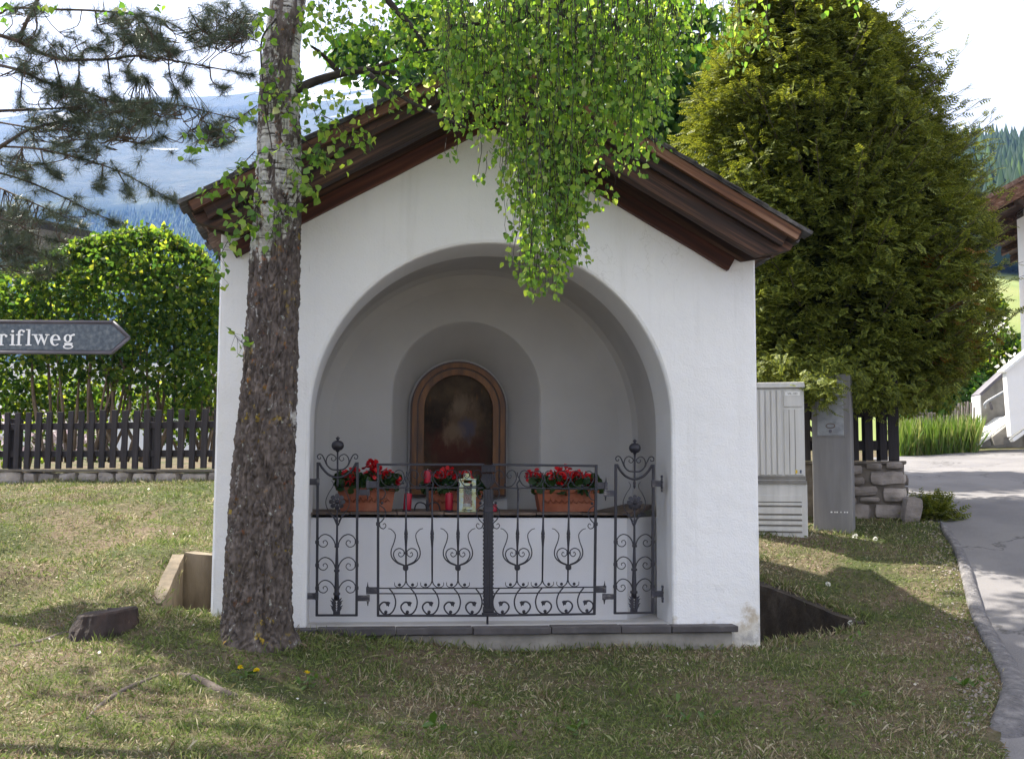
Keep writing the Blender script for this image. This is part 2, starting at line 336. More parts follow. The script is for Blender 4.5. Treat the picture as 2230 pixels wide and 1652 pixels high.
def ground_np(x, y):
    x = np.asarray(x, float); y = np.asarray(y, float); sh = x.shape; x = x.ravel(); y = y.ravel()
    z = np.empty(len(x))
    for a in range(0, len(x), 20000):
        xx, yy = x[a:a+20000], y[a:a+20000]
        r2 = (xx[:, None] - _A[None, :, 0]) ** 2 + (yy[:, None] - _A[None, :, 1]) ** 2
        z[a:a+20000] = _U(r2) @ _W[:_n] + _W[_n] + _W[_n+1] * xx + _W[_n+2] * yy
    d = np.hypot(x, y - 9); t = np.clip((d - 13) / 16, 0, 1); t = t * t * (3 - 2 * t)
    z = z * (1 - t) + 1.2 * t
    hm_ = np.clip((-1.6 - x) / 1.5, 0, 1) * np.clip((11.8 - y) / 1.5, 0, 1) * np.clip((y - 4) / 1.5, 0, 1)
    z += hm_ * .11 * np.sin(x * 3.1 + 1.7 * np.sin(y * 1.9 + 1)) * np.sin(y * 2.9 + 1.4 * np.sin(x * 2.2))
    z += .020 * np.sin(x * 2.1 + 1.3 * np.sin(y * 1.3)) * np.sin(y * 2.7 + .8 * np.sin(x * 1.9)) + .007 * np.sin(x * 7.3 + 2 * np.sin(y * 3)) * np.sin(y * 6.1 + x)
    return z.reshape(sh)
def gz(x, y): return float(ground_np(np.array([x]), np.array([y]))[0])
def G(px, py, y0=4.0, y1=20.0):                # where a ray meets the ground
    prev = None
    for i in range(400):
        Y = y0 + (y1 - y0) * i / 400; p = P(px, py, Y)
        if p.z < gz(p.x, p.y): return Vector((p.x, p.y, gz(p.x, p.y)))
    return p
def inpoly(x, y, poly):
    x = np.asarray(x); y = np.asarray(y); r = np.zeros(x.shape, bool); n = len(poly)
    for i in range(n):
        (x1, y1), (x2, y2) = poly[i], poly[(i + 1) % n]
        c = ((y1 > y) != (y2 > y)) & (x < (x2 - x1) * (y - y1) / (y2 - y1 + 1e-12) + x1); r ^= c
    return r
def chw(u, v): p = CHM @ Vector((u, v, 0)); return (p.x, p.y)
CH_W, CH_D = 1.60, 2.30                        # half width and depth of the chapel
WR0, WR1 = Vector((2.26, 7.62, 0)), Vector((1.58, 8.36, 0))       # right wing wall, near and far end
WL0, WL1 = P(353, 1360, 6.72), P(401, 1206, 7.62)                 # left wing wall
TRENCH_R = [chw(1.55, .10), (2.33, 7.66), (1.62, 8.45), chw(1.4, 1.4)]
TRENCH_L = [chw(-1.55, .06), (WL0.x - .06, WL0.y), (WL1.x - .06, WL1.y + .08), chw(-1.55, 1.03)]
CHAPEL = [chw(-CH_W - .02, 0), chw(CH_W + .02, 0), chw(CH_W + .02, CH_D + .02), chw(-CH_W - .02, CH_D + .02)]
KERB = [P(2050,1148,9.7), P(2085,1195,9.0), P(2112,1270,8.15), P(2140,1355,7.35), P(2188,1430,6.6), P(2212,1490,6.05), P(2208,1555,5.6), P(2185,1610,5.25)]
KERB_W = [.035, .04, .045, .052, .058, .068, .08, .09]
_far = [(3.5, 10.4), (3.7, 11.5), (4.3, 13.5), (4.9, 15.6), (4.9, 16.6)]
ROAD = [(k.x, k.y) for k in KERB[::-1]] + _far + [(9, 19), (30, 30), (30, -6), (-30, -6), (-30, 1.6), (-2, 2.4), (1.5, 3.4), (2.0, 4.8)]
ROAD2 = [(KERB[-1].x - .10, KERB[-1].y - .12), (KERB[-1].x - .08, KERB[-1].y + .05)] + [(k.x - .02, k.y) for k in KERB[::-1]] + [(3.5, 10.4), (3.7, 11.5), (4.3, 13.5), (4.9, 15.6), (4.9, 16.6), (11, 18.2), (30, 24), (30, -6), (-30, -6), (-30, 1.6), (-2, 2.4), (1.5, 3.4), (1.9, 4.7)]
def axis(a, b, step, far, k=1.22):
    c = list(np.arange(a, b, step)); s = step; x = b
    while x < far: c.append(x); s *= k; x += s
    s = step; x = a - step
    while x > -far: c.insert(0, x); s *= k; x -= s
    return np.array(c)
gx = axis(-7.0, 5.5, .07, 2000); gy = axis(3.0, 14.0, .07, 2000)
XX, YY = np.meshgrid(gx, gy); ZZ = ground_np(XX, YY)
def cut_trench(x, y, z):
    z = np.where(inpoly(x, y, TRENCH_R), np.minimum(z, -.36), z)
    z = np.where(inpoly(x, y, TRENCH_L), np.minimum(z, -.05), z)
    return np.where(inpoly(x, y, CHAPEL), np.minimum(z, -.2), z)
ZZ = cut_trench(XX, YY, ZZ)
inroad = inpoly(XX, YY, ROAD)
ZZ = np.where(inroad, ZZ - .05, ZZ)
nx, ny = len(gx), len(gy)
idx = np.arange(nx * ny).reshape(ny, nx)
FQ = np.stack([idx[:-1, :-1], idx[:-1, 1:], idx[1:, 1:], idx[1:, :-1]], -1).reshape(-1, 4)
def soil():
    mt, nt, out = new_mat('dry_lawn_soil'); v = coords(nt)
    big = noise_n(nt, v, 1.6, 7, .65); fine = noise_n(nt, v, 26, 8, .7)
    a = ramp(nt, [(.3, (.07, .052, .038)), (.5, (.13, .10, .07)), (.7, (.21, .175, .125))], fine)
    b = ramp(nt, [(.3, (.04, .05, .02)), (.6, (.08, .092, .04)), (.8, (.15, .145, .07))], fine)
    c = mixc(nt, ramp(nt, [(.42, (0,0,0)), (.6, (1,1,1))], big), a, b)
    bsdf(nt, out, c, 1.0, 0, fine, .8, .03, .1); return mt
MT['soil'] = soil()
lawn = link('lawn', npmesh('lawn', np.stack([XX.ravel(), YY.ravel(), ZZ.ravel()], 1), FQ, MT['soil'], smooth=True))
tag(lawn, 'patchy dry lawn ground around the chapel', None, kind='structure')

# road sheet on the right, laid over the ground
def sheet(name, poly, step, dz, mat, xr, yr):
    xs = np.arange(*xr, step); ys = np.arange(*yr, step)
    X, Y = np.meshgrid(xs, ys); Z = ground_np(X, Y) + dz
    k = np.arange(X.size).reshape(X.shape)
    q = np.stack([k[:-1, :-1], k[:-1, 1:], k[1:, 1:], k[1:, :-1]], -1).reshape(-1, 4)
    cx = X.ravel()[q].mean(1); cy = Y.ravel()[q].mean(1); q = q[inpoly(cx, cy, poly)]
    used = np.unique(q); rm = np.full(X.size, -1); rm[used] = np.arange(len(used))
    V = np.stack([X.ravel(), Y.ravel(), Z.ravel()], 1)[used]
    return link(name, npmesh(name, V, rm[q], mat, smooth=True))
road = sheet('road', ROAD2, .10, -.012, MT['asphalt'], (-30, 30), (-6, 26))
tag(road, 'grey asphalt road climbing past the yew on the right', None, kind='structure')
# kerb: rounded asphalt berm along the lawn
kp = cat([(k.x, k.y, 0) for k in KERB], 8); kw = np.interp(np.linspace(0, 1, len(kp)), np.linspace(0, 1, len(KERB)), KERB_W)
mb = MB(); rows = []
for i, p in enumerate(kp):
    t = (kp[min(i + 1, len(kp) - 1)] - kp[max(i - 1, 0)]).normalized(); s = Vector((t.y, -t.x, 0))
    e = .35 + .65 * sm(0, 3, i) * sm(0, 4, len(kp) - 1 - i); en = -.05 + .05 * sm(0, 5, len(kp) - 1 - i)
    row = []
    for j, (a, h) in enumerate([(1.1, -.06), (1.0, -.004), (.75, .014), (.4, .024), (0, .030), (-.4, .032), (-.8, .028), (-1.0, .014), (-1.08, -.06)]):
        q = p - s * (a * kw[i] * e * (1 + .10 * mn.noise(Vector((p.x * 5, p.y * 5, j * .5)))))
        q.z = gz(p.x, p.y) + h * (.6 + .4 * e) + en + .010 * mn.noise(Vector((q.x * 9, q.y * 9, 3)))
        row.append(q)
    rows.append(row)
nn = len(rows[0])
mb.add([q for r_ in rows for q in r_], [(i*nn+j, i*nn+j+1, (i+1)*nn+j+1, (i+1)*nn+j) for i in range(len(rows)-1) for j in range(nn-1)] + [tuple(range(nn)), tuple(range((len(rows)-1)*nn, len(rows)*nn))[::-1]])
tag(mb.build('kerb', MT['kerb'], smooth=True), 'rounded dark asphalt kerb between lawn and road', None, kind='structure')

# concrete walls holding the bank beside the chapel
def wing(name, label, a, b, za, zb, thick, zbot, mat, side, rough_amp=.005, follow=False):
    d = (b - a).normalized(); d.z = 0; s = Vector((-d.y, d.x, 0)) * side; n = 26; m_ = 8
    mb = MB(); V = []; Fq = []
    for k in range(2):
        for i in range(n + 1):
            for j in range(m_ + 1):
                t = i / n; p = a.lerp(b, t); zt = (za + (zb - za) * t) if not follow else gz(p.x + s.x * thick, p.y + s.y * thick) - .012; z = zbot + (zt - zbot) * j / m_
                q = Vector((p.x, p.y, 0)) + s * (thick * k) + d * 0
                o = rough_amp * mn.noise(Vector((p.x * 6, p.y * 6 + k * 9, z * 6)))
                q = q + s * o * (1 if k == 0 else -1); q.z = z + (rough_amp * .8 * mn.noise(Vector((p.x * 8, p.y * 8, 5 + k))) if j == m_ else 0)
                V.append(q)
    w = m_ + 1; o2 = (n + 1) * w
    for i in range(n):
        for j in range(m_):
            Fq.append((i*w+j, (i+1)*w+j, (i+1)*w+j+1, i*w+j+1)); Fq.append((o2+i*w+j, o2+i*w+j+1, o2+(i+1)*w+j+1, o2+(i+1)*w+j))
        Fq.append((i*w+m_, (i+1)*w+m_, o2+(i+1)*w+m_, o2+i*w+m_))
    for i in (0, n):
        for j in range(m_): Fq.append((i*w+j, i*w+j+1, o2+i*w+j+1, o2+i*w+j))
    mb.add(V, Fq); return mb.build(name, mat)
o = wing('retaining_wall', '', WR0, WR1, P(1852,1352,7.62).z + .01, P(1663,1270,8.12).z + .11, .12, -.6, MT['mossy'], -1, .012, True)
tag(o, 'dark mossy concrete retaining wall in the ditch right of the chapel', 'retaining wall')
wl = thing('retaining_wall', 'tan concrete retaining wall with sloping wing left of the chapel', 'retaining wall', (WL1.x, WL1.y, 0))
inv = Matrix.Translation((-WL1.x, -WL1.y, 0))
o = wing('wing', '', WL0, WL1, P(353,1312,6.72).z, WL1.z, .08, -.4, MT['tan_concrete'], 1); o.parent = wl; o.matrix_parent_inverse = inv
B1 = Vector((*chw(-CH_W, .95), 0))
o = wing('end_wall', '', Vector((WL1.x, WL1.y, 0)), B1, WL1.z + .012, WL1.z - .02, .15, -.4, MT['tan_concrete'], 1); o.parent = wl; o.matrix_parent_inverse = inv

# ------------------------------------------------------------------ chapel
ch = thing('wayside_chapel', 'small white plastered wayside chapel with open arched niche and dark wooden gable roof', 'chapel', matrix=CHM)
def arch_pts(uc, a, zs, rise, n=48, z0=0.0, foot=6):
    """outline of an arched opening from its left foot over the crown to its right foot"""
    pts = [(uc - a, z0 + (zs - z0) * i / foot) for i in range(foot)]
    pts += [(uc - a * math.cos(math.pi * i / n), zs + rise * math.sin(math.pi * i / n)) for i in range(n + 1)]
    pts += [(uc + a, z0 + (zs - z0) * (foot - 1 - i) / foot) for i in range(foot)]
    return pts
uL, uR = L(673, 1000, 0).x, L(1463, 1000, 0).x
UC, AH = (uL + uR) / 2, (uR - uL) / 2
ZCR = L(1060, 529, 0).z; ZS = ZCR - AH * 1.0
# gable line, taken on the wall
EL, ER = L(477, 523, 0), L(1643, 550, 0)
H_E = (EL.z + ER.z) / 2
apx = L(1078, 93, -.38); SLOPE = (apx.z - (L(1765, 495, -.38).z + L(392, 448, -.38).z) / 2) / ((L(1765, 495, -.38).x - L(392, 448, -.38).x) / 2)
RU = apx.x; 
def gable(u): return H_E + .02 + SLOPE * (CH_W - abs(u - RU * .5))
ROOF_TOP = lambda u: apx.z - SLOPE * abs(u - RU)
def ring_strip(mb, ringA, ringB):
    n = len(ringA); mb.add(list(ringA) + list(ringB), [(i, i + 1, n + i + 1, n + i) for i in range(n - 1)])
def offs(pts, uc, zs, e):
    out = []
    for u, z in pts:
        v = Vector((u - uc, max(0, z - zs)))
        if z <= zs: out.append((u + (e if u > uc else -e), z))
        else: v.normalize(); out.append((u + v.x * e, z + v.y * e))
    return out
def wob(p, a=.006):
    return (p[0] + a * mn.noise(Vector((p[0]*3, p[2]*3, 1.7))), p[1] + a * mn.noise(Vector((p[0]*2.3, p[2]*2.3, 7.1))), p[2])
mb = MB()
ap = arch_pts(UC, AH, ZS, ZCR - ZS, z0=-.12)
fil = .022
o_ap = offs(ap, UC, ZS, fil)
# facade by columns
us = sorted(set([-CH_W + .012, CH_W - .012] + [p[0] for p in o_ap] + list(np.linspace(-CH_W + .012, min(p[0] for p in o_ap), 9)) + list(np.linspace(max(p[0] for p in o_ap), CH_W - .012, 9))))
arc_u = [p[0] for p in o_ap if p[1] >= ZS - 1e-6]; arc_z = [p[1] for p in o_ap if p[1] >= ZS - 1e-6]
lo, hi = min(arc_u), max(arc_u)
for a, b in zip(us[:-1], us[1:]):
    if b - a < 1e-6: continue
    def bot(u, mid):
        if mid <= lo or mid >= hi: return -.45
        return float(np.interp(u, arc_u, arc_z))
    md = (a + b) / 2; ba, bb = bot(a, md), bot(b, md); k = 14
    ca = [wob((a, 0, ba + (gable(a) - ba) * i / k)) for i in range(k + 1)]; cb = [wob((b, 0, bb + (gable(b) - bb) * i / k)) for i in range(k + 1)]
    mb.add(ca + cb, [(i, k + 1 + i, k + 2 + i, i + 1) for i in range(k)])
r0 = [wob((u, 0, z)) for u, z in o_ap]
r1 = [(u, fil * .3, z) for u, z in offs(ap, UC, ZS, fil * .3)]; r2 = [(u, fil, z) for u, z in ap]
DR = .38
ring_strip(mb, r0, r1); ring_strip(mb, r1, r2)
rv = MB(); ring_strip(rv, r2, [(u, DR, z) for u, z in offs(ap, UC, ZS, -.004)])
# outer corners, sides and back
for sgn in (-1, 1):
    x = sgn * CH_W
    k = 12
    for (xa, ya), (xb, yb) in (((x - sgn*.012, 0), (x, .012)), ((x, .012), (x, CH_D))):
        ca = [wob((xa, ya, -.45 + (gable(x) + .45) * i / k)) for i in range(k + 1)]; cb = [(xb, yb, -.45 + (gable(x) + .45) * i / k) for i in range(k + 1)]
        mb.add(ca + cb, [(i, k + 1 + i, k + 2 + i, i + 1) for i in range(k)])
mb.add([(-CH_W, CH_D, -.45), (CH_W, CH_D, -.45), (CH_W, CH_D, gable(CH_W)), (RU*.5, CH_D, gable(RU*.5)), (-CH_W, CH_D, gable(-CH_W))], [(0, 1, 2, 3, 4)])
mb.build('wall', MT['plaster'], ch, smooth=False)
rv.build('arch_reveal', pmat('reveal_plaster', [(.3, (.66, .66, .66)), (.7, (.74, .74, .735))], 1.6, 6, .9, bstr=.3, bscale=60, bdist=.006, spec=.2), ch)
# niche behind the arch
DB = 1.25
nm = MB(); ip = offs(ap, UC, ZS, .055)
ring_strip(nm, [(u, DR, z) for u, z in offs(ap, UC, ZS, -.004)], [(u, DR + .002, z) for u, z in ip])
ring_strip(nm, [(u, DR + .002, z) for u, z in ip], [(u, DB - .10, z) for u, z in ip])
b1 = offs(ap, UC, ZS, .03); b2 = offs(ap, UC, ZS, -.06)
ring_strip(nm, [(u, DB - .10, z) for u, z in ip], [(u, DB - .03, z) for u, z in b1]); ring_strip(nm, [(u, DB - .03, z) for u, z in b1], [(u, DB, z) for u, z in b2])
# back wall with the small alcove
aL, aR, aT = L(851, 950, DB).x, L(1178, 950, DB).x, L(1010, 699, DB).z
AC, AA = (aL + aR) / 2, (aR - aL) / 2; AZ = aT - AA * 1.02
al = arch_pts(AC, AA, AZ, aT - AZ, z0=.3, n=36)
bu = [p[0] for p in b2 if p[1] >= ZS - 1e-6]; bz = [p[1] for p in b2 if p[1] >= ZS - 1e-6]
au = [p[0] for p in al if p[1] >= AZ - 1e-6]; az = [p[1] for p in al if p[1] >= AZ - 1e-6]
uu = sorted(set(bu + au))
for a, b in zip(uu[:-1], uu[1:]):
    if b - a < 1e-6: continue
    md = (a + b) / 2
    bt = (lambda u: float(np.interp(u, au, az))) if min(au) < md < max(au) else (lambda u: 0.0)
    tp = lambda u: float(np.interp(u, bu, bz)); k = 6
    ca = [(a, DB, bt(a) + (tp(a) - bt(a)) * i / k) for i in range(k + 1)]; cb = [(b, DB, bt(b) + (tp(b) - bt(b)) * i / k) for i in range(k + 1)]
    nm.add(ca + cb, [(i, k + 1 + i, k + 2 + i, i + 1) for i in range(k)])
DA = 1.62
pl0, pr0, pt0, pb0 = L(889, 950, DA).x, L(1105, 950, DA).x, L(997, 783, DA).z, L(997, 1090, DA).z
a_in = arch_pts((pl0 + pr0) / 2, (pr0 - pl0) / 2, pt0 - (pr0 - pl0) / 2, (pr0 - pl0) / 2, z0=.3, n=36)
ring_strip(nm, [(u, DB, z) for u, z in al], [(u, DB + .015, z) for u, z in offs(al, AC, AZ, -.012)]); ring_strip(nm, [(u, DB + .015, z) for u, z in offs(al, AC, AZ, -.012)], [(u, DA, z) for u, z in a_in])
nm.add([(u, DA, z) for u, z in a_in], [tuple(range(len(a_in)))])
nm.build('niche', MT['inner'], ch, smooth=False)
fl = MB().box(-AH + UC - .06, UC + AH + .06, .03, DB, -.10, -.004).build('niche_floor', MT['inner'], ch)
# altar block with a chamfered right end and a tiled ledge
DAL = .27
ZL = L(1000, 1116, DAL).z
x0, x1 = UC - AH - .05, L(1365, 1116, DAL).x
xe = UC + AH + .05
am = MB().prism([(x0, DAL, -.05), (x1, DAL, -.05), (xe, DAL + .33, -.05), (xe, DB, -.05), (x0, DB, -.05)], (0, 0, ZL + .02))
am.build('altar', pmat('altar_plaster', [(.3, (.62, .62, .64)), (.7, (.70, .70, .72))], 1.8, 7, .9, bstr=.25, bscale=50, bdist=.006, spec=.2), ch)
xs = np.linspace(x0, x1, 8); lg = pmat('ledge_tile', [(.3, (.07, .055, .045)), (.5, (.14, .105, .085)), (.7, (.22, .165, .13))], 6, 6, .85, (2, 6, 6), .3, 30, .004, orand=.25)
for i in range(7):
    MB().box(xs[i] + .002, xs[i + 1] - .002, DAL - .018, DB - .01, ZL - .014 + .002 * (i % 2), ZL + .002 * (i % 3)).build('ledge_tile', lg, ch, bevel=.004)
MB().prism([(x1 + .003, DAL - .015, ZL - .03), (xe - .04, DAL + .30, ZL + .02), (xe - .04, DB - .05, ZL + .02), (x1 + .003, DB - .05, ZL - .03)], (0, 0, .03)).build('ledge_tile', lg, ch, bevel=.004)
# step slabs and foundation
sx = [L(632, 1364, -.10).x, L(690, 1364, -.10).x, L(862, 1364, -.10).x, L(1030, 1364, -.10).x, L(1200, 1364, -.10).x, L(1352, 1364, -.10).x, L(1462, 1364, -.10).x, L(1606, 1364, -.10).x]
for i in range(7):
    MB().box(sx[i] + .002, sx[i+1] - .002, -.125 + .004 * ((i * 7) % 3), -.009, -.036 - .002 * (i % 2), .002 * ((i * 5) % 3)).build('step_slab', MT['slab'], ch, bevel=.005)
MB().box(L(640, 1380, -.10).x, L(1596, 1380, -.10).x, -.095, -.012, -.6, -.0395).build('foundation', MT['concrete'], ch, bevel=.008)

# ---- roof
DF, DBK = -.40, CH_D + .30
def slope_board(name, side, top_off, height, d0, d1, u_start, u_end, mat, lift=0.0, endcut=None, bevel=.003, curve=False):
    """a board lying along the roof slope; top_off = distance below the roof top line, measured square to it"""
    c = 1 / math.sqrt(1 + SLOPE ** 2); ax = Vector((side * c, 0, -SLOPE * c)); nz = Vector((side * SLOPE * c, 0, c))
    o = Vector((RU, 0, apx.z)); s0, s1 = u_start / c, u_end / c
    mat4 = Matrix((ax, Vector((0, 1, 0)), nz)).transposed().to_4x4()
    if side < 0: mat4 = Matrix((ax, Vector((0, -1, 0)), nz)).transposed().to_4x4()
    mat4.translation = o
    ya, yb = (d0, d1) if side > 0 else (-d1, -d0)
    n = 14; mb = MB(); V = []
    for i in range(n + 1):
        s = s0 + (s1 - s0) * i / n; hh = height
        if curve:
            t = (s - (s1 - .20)) / .20
            if t > 0: hh = height * math.sqrt(max(0.02, 1 - t * t * .96))
        w = .003 * mn.noise(Vector((s * 4, height * 9 + side, d0 * 20)))
        for y in (ya, yb): V += [(s, y, -top_off - hh + w), (s, y, -top_off + w * .5)]
    Fq = [(0, 2, 3, 1), (n*4, n*4+1, n*4+3, n*4+2)]
    for i in range(n):
        a, b = i * 4, i * 4 + 4
        Fq += [(a, a+1, b+1, b), (a+2, b+2, b+3, a+3), (a+1, a+3, b+3, b+1), (a, b, b+2, a+2)]
    mb.add(V, Fq); return mb.build(name, mat, rf, matrix=mat4, bevel=bevel)
rfm = MB()
ue = {1: L(1762, 497, DF).x - RU, -1: RU - L(391, 449, DF).x}
rf = thing('roof', '', None); del rf['label']; rf.parent = ch
for sd in (1, -1):
    e = ue[sd]
    slope_board('verge_board', sd, .028, .058, DF, DF + .035, .0, e - .03, MT['wood_verge'])
    slope_board('verge_board', sd, .070, .085, DF + .037, DF + .070, .0, e - .075, MT['wood_dark'])
    slope_board('rafter', sd, .10, .165, DF + .075, DF + .16, .02, e - .02, MT['wood_dark'], curve=True)
    # sheathing planks seen from below, running up the slope, and rafters under the eave
    npl = 5; dw = (0.0 - (DF + .165)) / 3
    for k in range(3):
        slope_board('soffit_plank', sd, .075 + .003 * (k % 2), .024, DF + .163 + k * dw + .002, DF + .163 + (k + 1) * dw - .002, .01, e - .12 - .01 * k, MT['wood_dark'])
    slope_board('wall_plank', sd, .255, .085, -.045, -.004, .03, CH_W + .03, MT['wood_red'])
    slope_board('wall_plate', sd, .10, .152, -.04, -.006, .03, e - .04, MT['wood_dark'], curve=True)
    slope_board('roof_deck', sd, .030, .044, DF + .02, DBK, .0, e - .02, MT['wood_dark'], bevel=0)
    for k in range(5):
        y = .05 + k * .52
        slope_board('rafter', sd, .078, .11, y, y + .09, CH_W - .25, e - .06 - .02 * (k % 2), MT['shingle_wood'], curve=True)
    slope_board('verge_board', sd, .028, .14, DBK - .03, DBK, .0, e - .03, MT['wood_verge'])
    # shingle courses
    rows = int((e / math.cos(math.atan(SLOPE))) / .155); c = 1 / math.sqrt(1 + SLOPE**2)
    ax = Vector((sd * c, 0, -SLOPE * c)); nz = Vector((sd * SLOPE * c, 0, c)); Ls = e / c
    body = MB(); rnd = random.Random(11 + sd)
    for r_ in range(rows + 1):
        s1 = Ls - r_ * .155 + .02; s0 = max(-.02, s1 - .32); y = DF - .02
        while y < DBK + .02:
            w = rnd.uniform(.09, .17); y2 = min(y + w, DBK + .03)
            j = rnd.uniform(-.012, .012); t = rnd.uniform(.008, .013)
            def pt(s, yy, h): return Vector((RU, 0, apx.z)) + ax * s + Vector((0, yy, 0)) + nz * h
            q = [pt(s0, y + .003, -.029), pt(s1 + j, y + .003, -.029 + .006), pt(s1 + j, y2 - .003, -.023), pt(s0, y2 - .003, -.029),
                 pt(s0, y + .003, -.026 + t), pt(s1 + j, y + .003, -.012 + t), pt(s1 + j, y2 - .003, -.012 + t), pt(s0, y2 - .003, -.026 + t)]
            if r_ == 0: MB().hexa(q).build('shingle', MT['shingle'], rf)
            else: body.hexa(q)
            y = y2
    b = body.build('shingle_courses', MT['shingle'], rf); b['kind'] = 'stuff'
    # ragged lower layers of old shingle along the eave
    for r_ in range(3):
        y = -.25 + .1 * r_
        while y < DBK - .1:
            w = rnd.uniform(.12, .24); s1 = Ls - .02 - .055 * r_ + rnd.uniform(-.03, .02); hh = -.03 - .035 * (r_ + 1)
            def pt(s, yy, h): return Vector((RU, 0, apx.z)) + ax * s + Vector((0, yy, 0)) + nz * h
            q = [pt(s1 - .14, y, hh - .012), pt(s1, y, hh - .02), pt(s1 + rnd.uniform(-.02, .02), y + w - .006, hh - .02), pt(s1 - .14, y + w - .006, hh - .012),
                 pt(s1 - .14, y, hh + .012), pt(s1, y, hh + .012), pt(s1, y + w - .006, hh + .012), pt(s1 - .14, y + w - .006, hh + .012)]
            MB().hexa(q).build('eave_shingle', MT['shingle_wood'], rf); y += w
# ridge cap
rc = MB()
for sd in (1, -1):
    c = 1 / math.sqrt(1 + SLOPE**2); ax = Vector((sd * c, 0, -SLOPE * c)); nz = Vector((sd * SLOPE * c, 0, c)); o = Vector((RU, 0, apx.z))
    rc.hexa([o + ax*0 + nz*.004 + Vector((0, DF-.02, 0)), o + ax*.14 + nz*.004 + Vector((0, DF-.02, 0)), o + ax*.14 + nz*.004 + Vector((0, DBK, 0)), o + nz*.004 + Vector((0, DBK, 0)),
             o + nz*.022 + Vector((0, DF-.02, 0)), o + ax*.14 + nz*.022 + Vector((0, DF-.02, 0)), o + ax*.14 + nz*.022 + Vector((0, DBK, 0)), o + nz*.022 + Vector((0, DBK, 0))])
rc.build('ridge_cap', MT['shingle'], rf)

# ------------------------------------------------------------------ wrought iron gate
DG = .09
def z7(x, y, d=None):
    k = 2230 / 4096
    return L((1200 + x / 1.835) * k, (1700 + y / 1.835) * k, DG if d is None else d)
UPC = z7(1379, 800).x
ZG = {}
def gp(x, y, mir=False, d=0.0):                # gate point: chapel-local, optionally mirrored about the centre post
    p = z7(x, y); p = Vector((2 * UPC - p.x if mir else p.x, DG + d, p.z)); return p
PXM = abs(z7(1000, 800).x - z7(900, 800).x) / 100      # metres per measured unit
def rod(name, pts, w, par, mir, n=5, smooth=True, ease=False, mat='iron', flat=1.0, taper=None):
    q = [gp(x, y, mir) for x, y in pts]
    if ease: q = cat(q, 7)
    r_ = w * PXM / 2 * 1.15
    if taper: r_ = [r_ * (taper[0] + (taper[1] - taper[0]) * i / (len(q) - 1)) for i in range(len(q))]
    return MB().tube(q, r_, 6, flat=flat).build(name, MT[mat], par, smooth=smooth)
def bar(name, x0, y0, x1, y1, w, par, mir, th=None, mat='iron'):
    a, b = gp(x0, y0, mir), gp(x1, y1, mir); h = w * PXM / 2; t = (th or w) * PXM / 2
    dv = (b - a).normalized(); s = Vector((dv.z, 0, -dv.x)); e = Vector((0, t, 0))
    q = [a - s*h - e, a + s*h - e, a + s*h + e, a - s*h + e, b - s*h - e, b + s*h - e, b + s*h + e, b - s*h + e]
    return MB().hexa(q).build(name, MT[mat], par, bevel=.0015)
def knob(name, x, y, r_, par, mir, sz=1.0):
    p = gp(x, y, mir); return MB().ball(p, r_ * PXM, 8, sz).build(name, MT['iron'], par, smooth=True)
def blk(name, x, y, w, h, par, mir, t=None, mat='iron'):
    p = gp(x, y, mir); a, b, c = w*PXM/2, (t or w)*PXM/2, h*PXM/2
    return MB().box(p.x-a, p.x+a, p.y-b, p.y+b, p.z-c, p.z+c).build(name, MT[mat], par, bevel=.002)
def mx(pts, c): return [(2 * c - x, y) for x, y in pts]

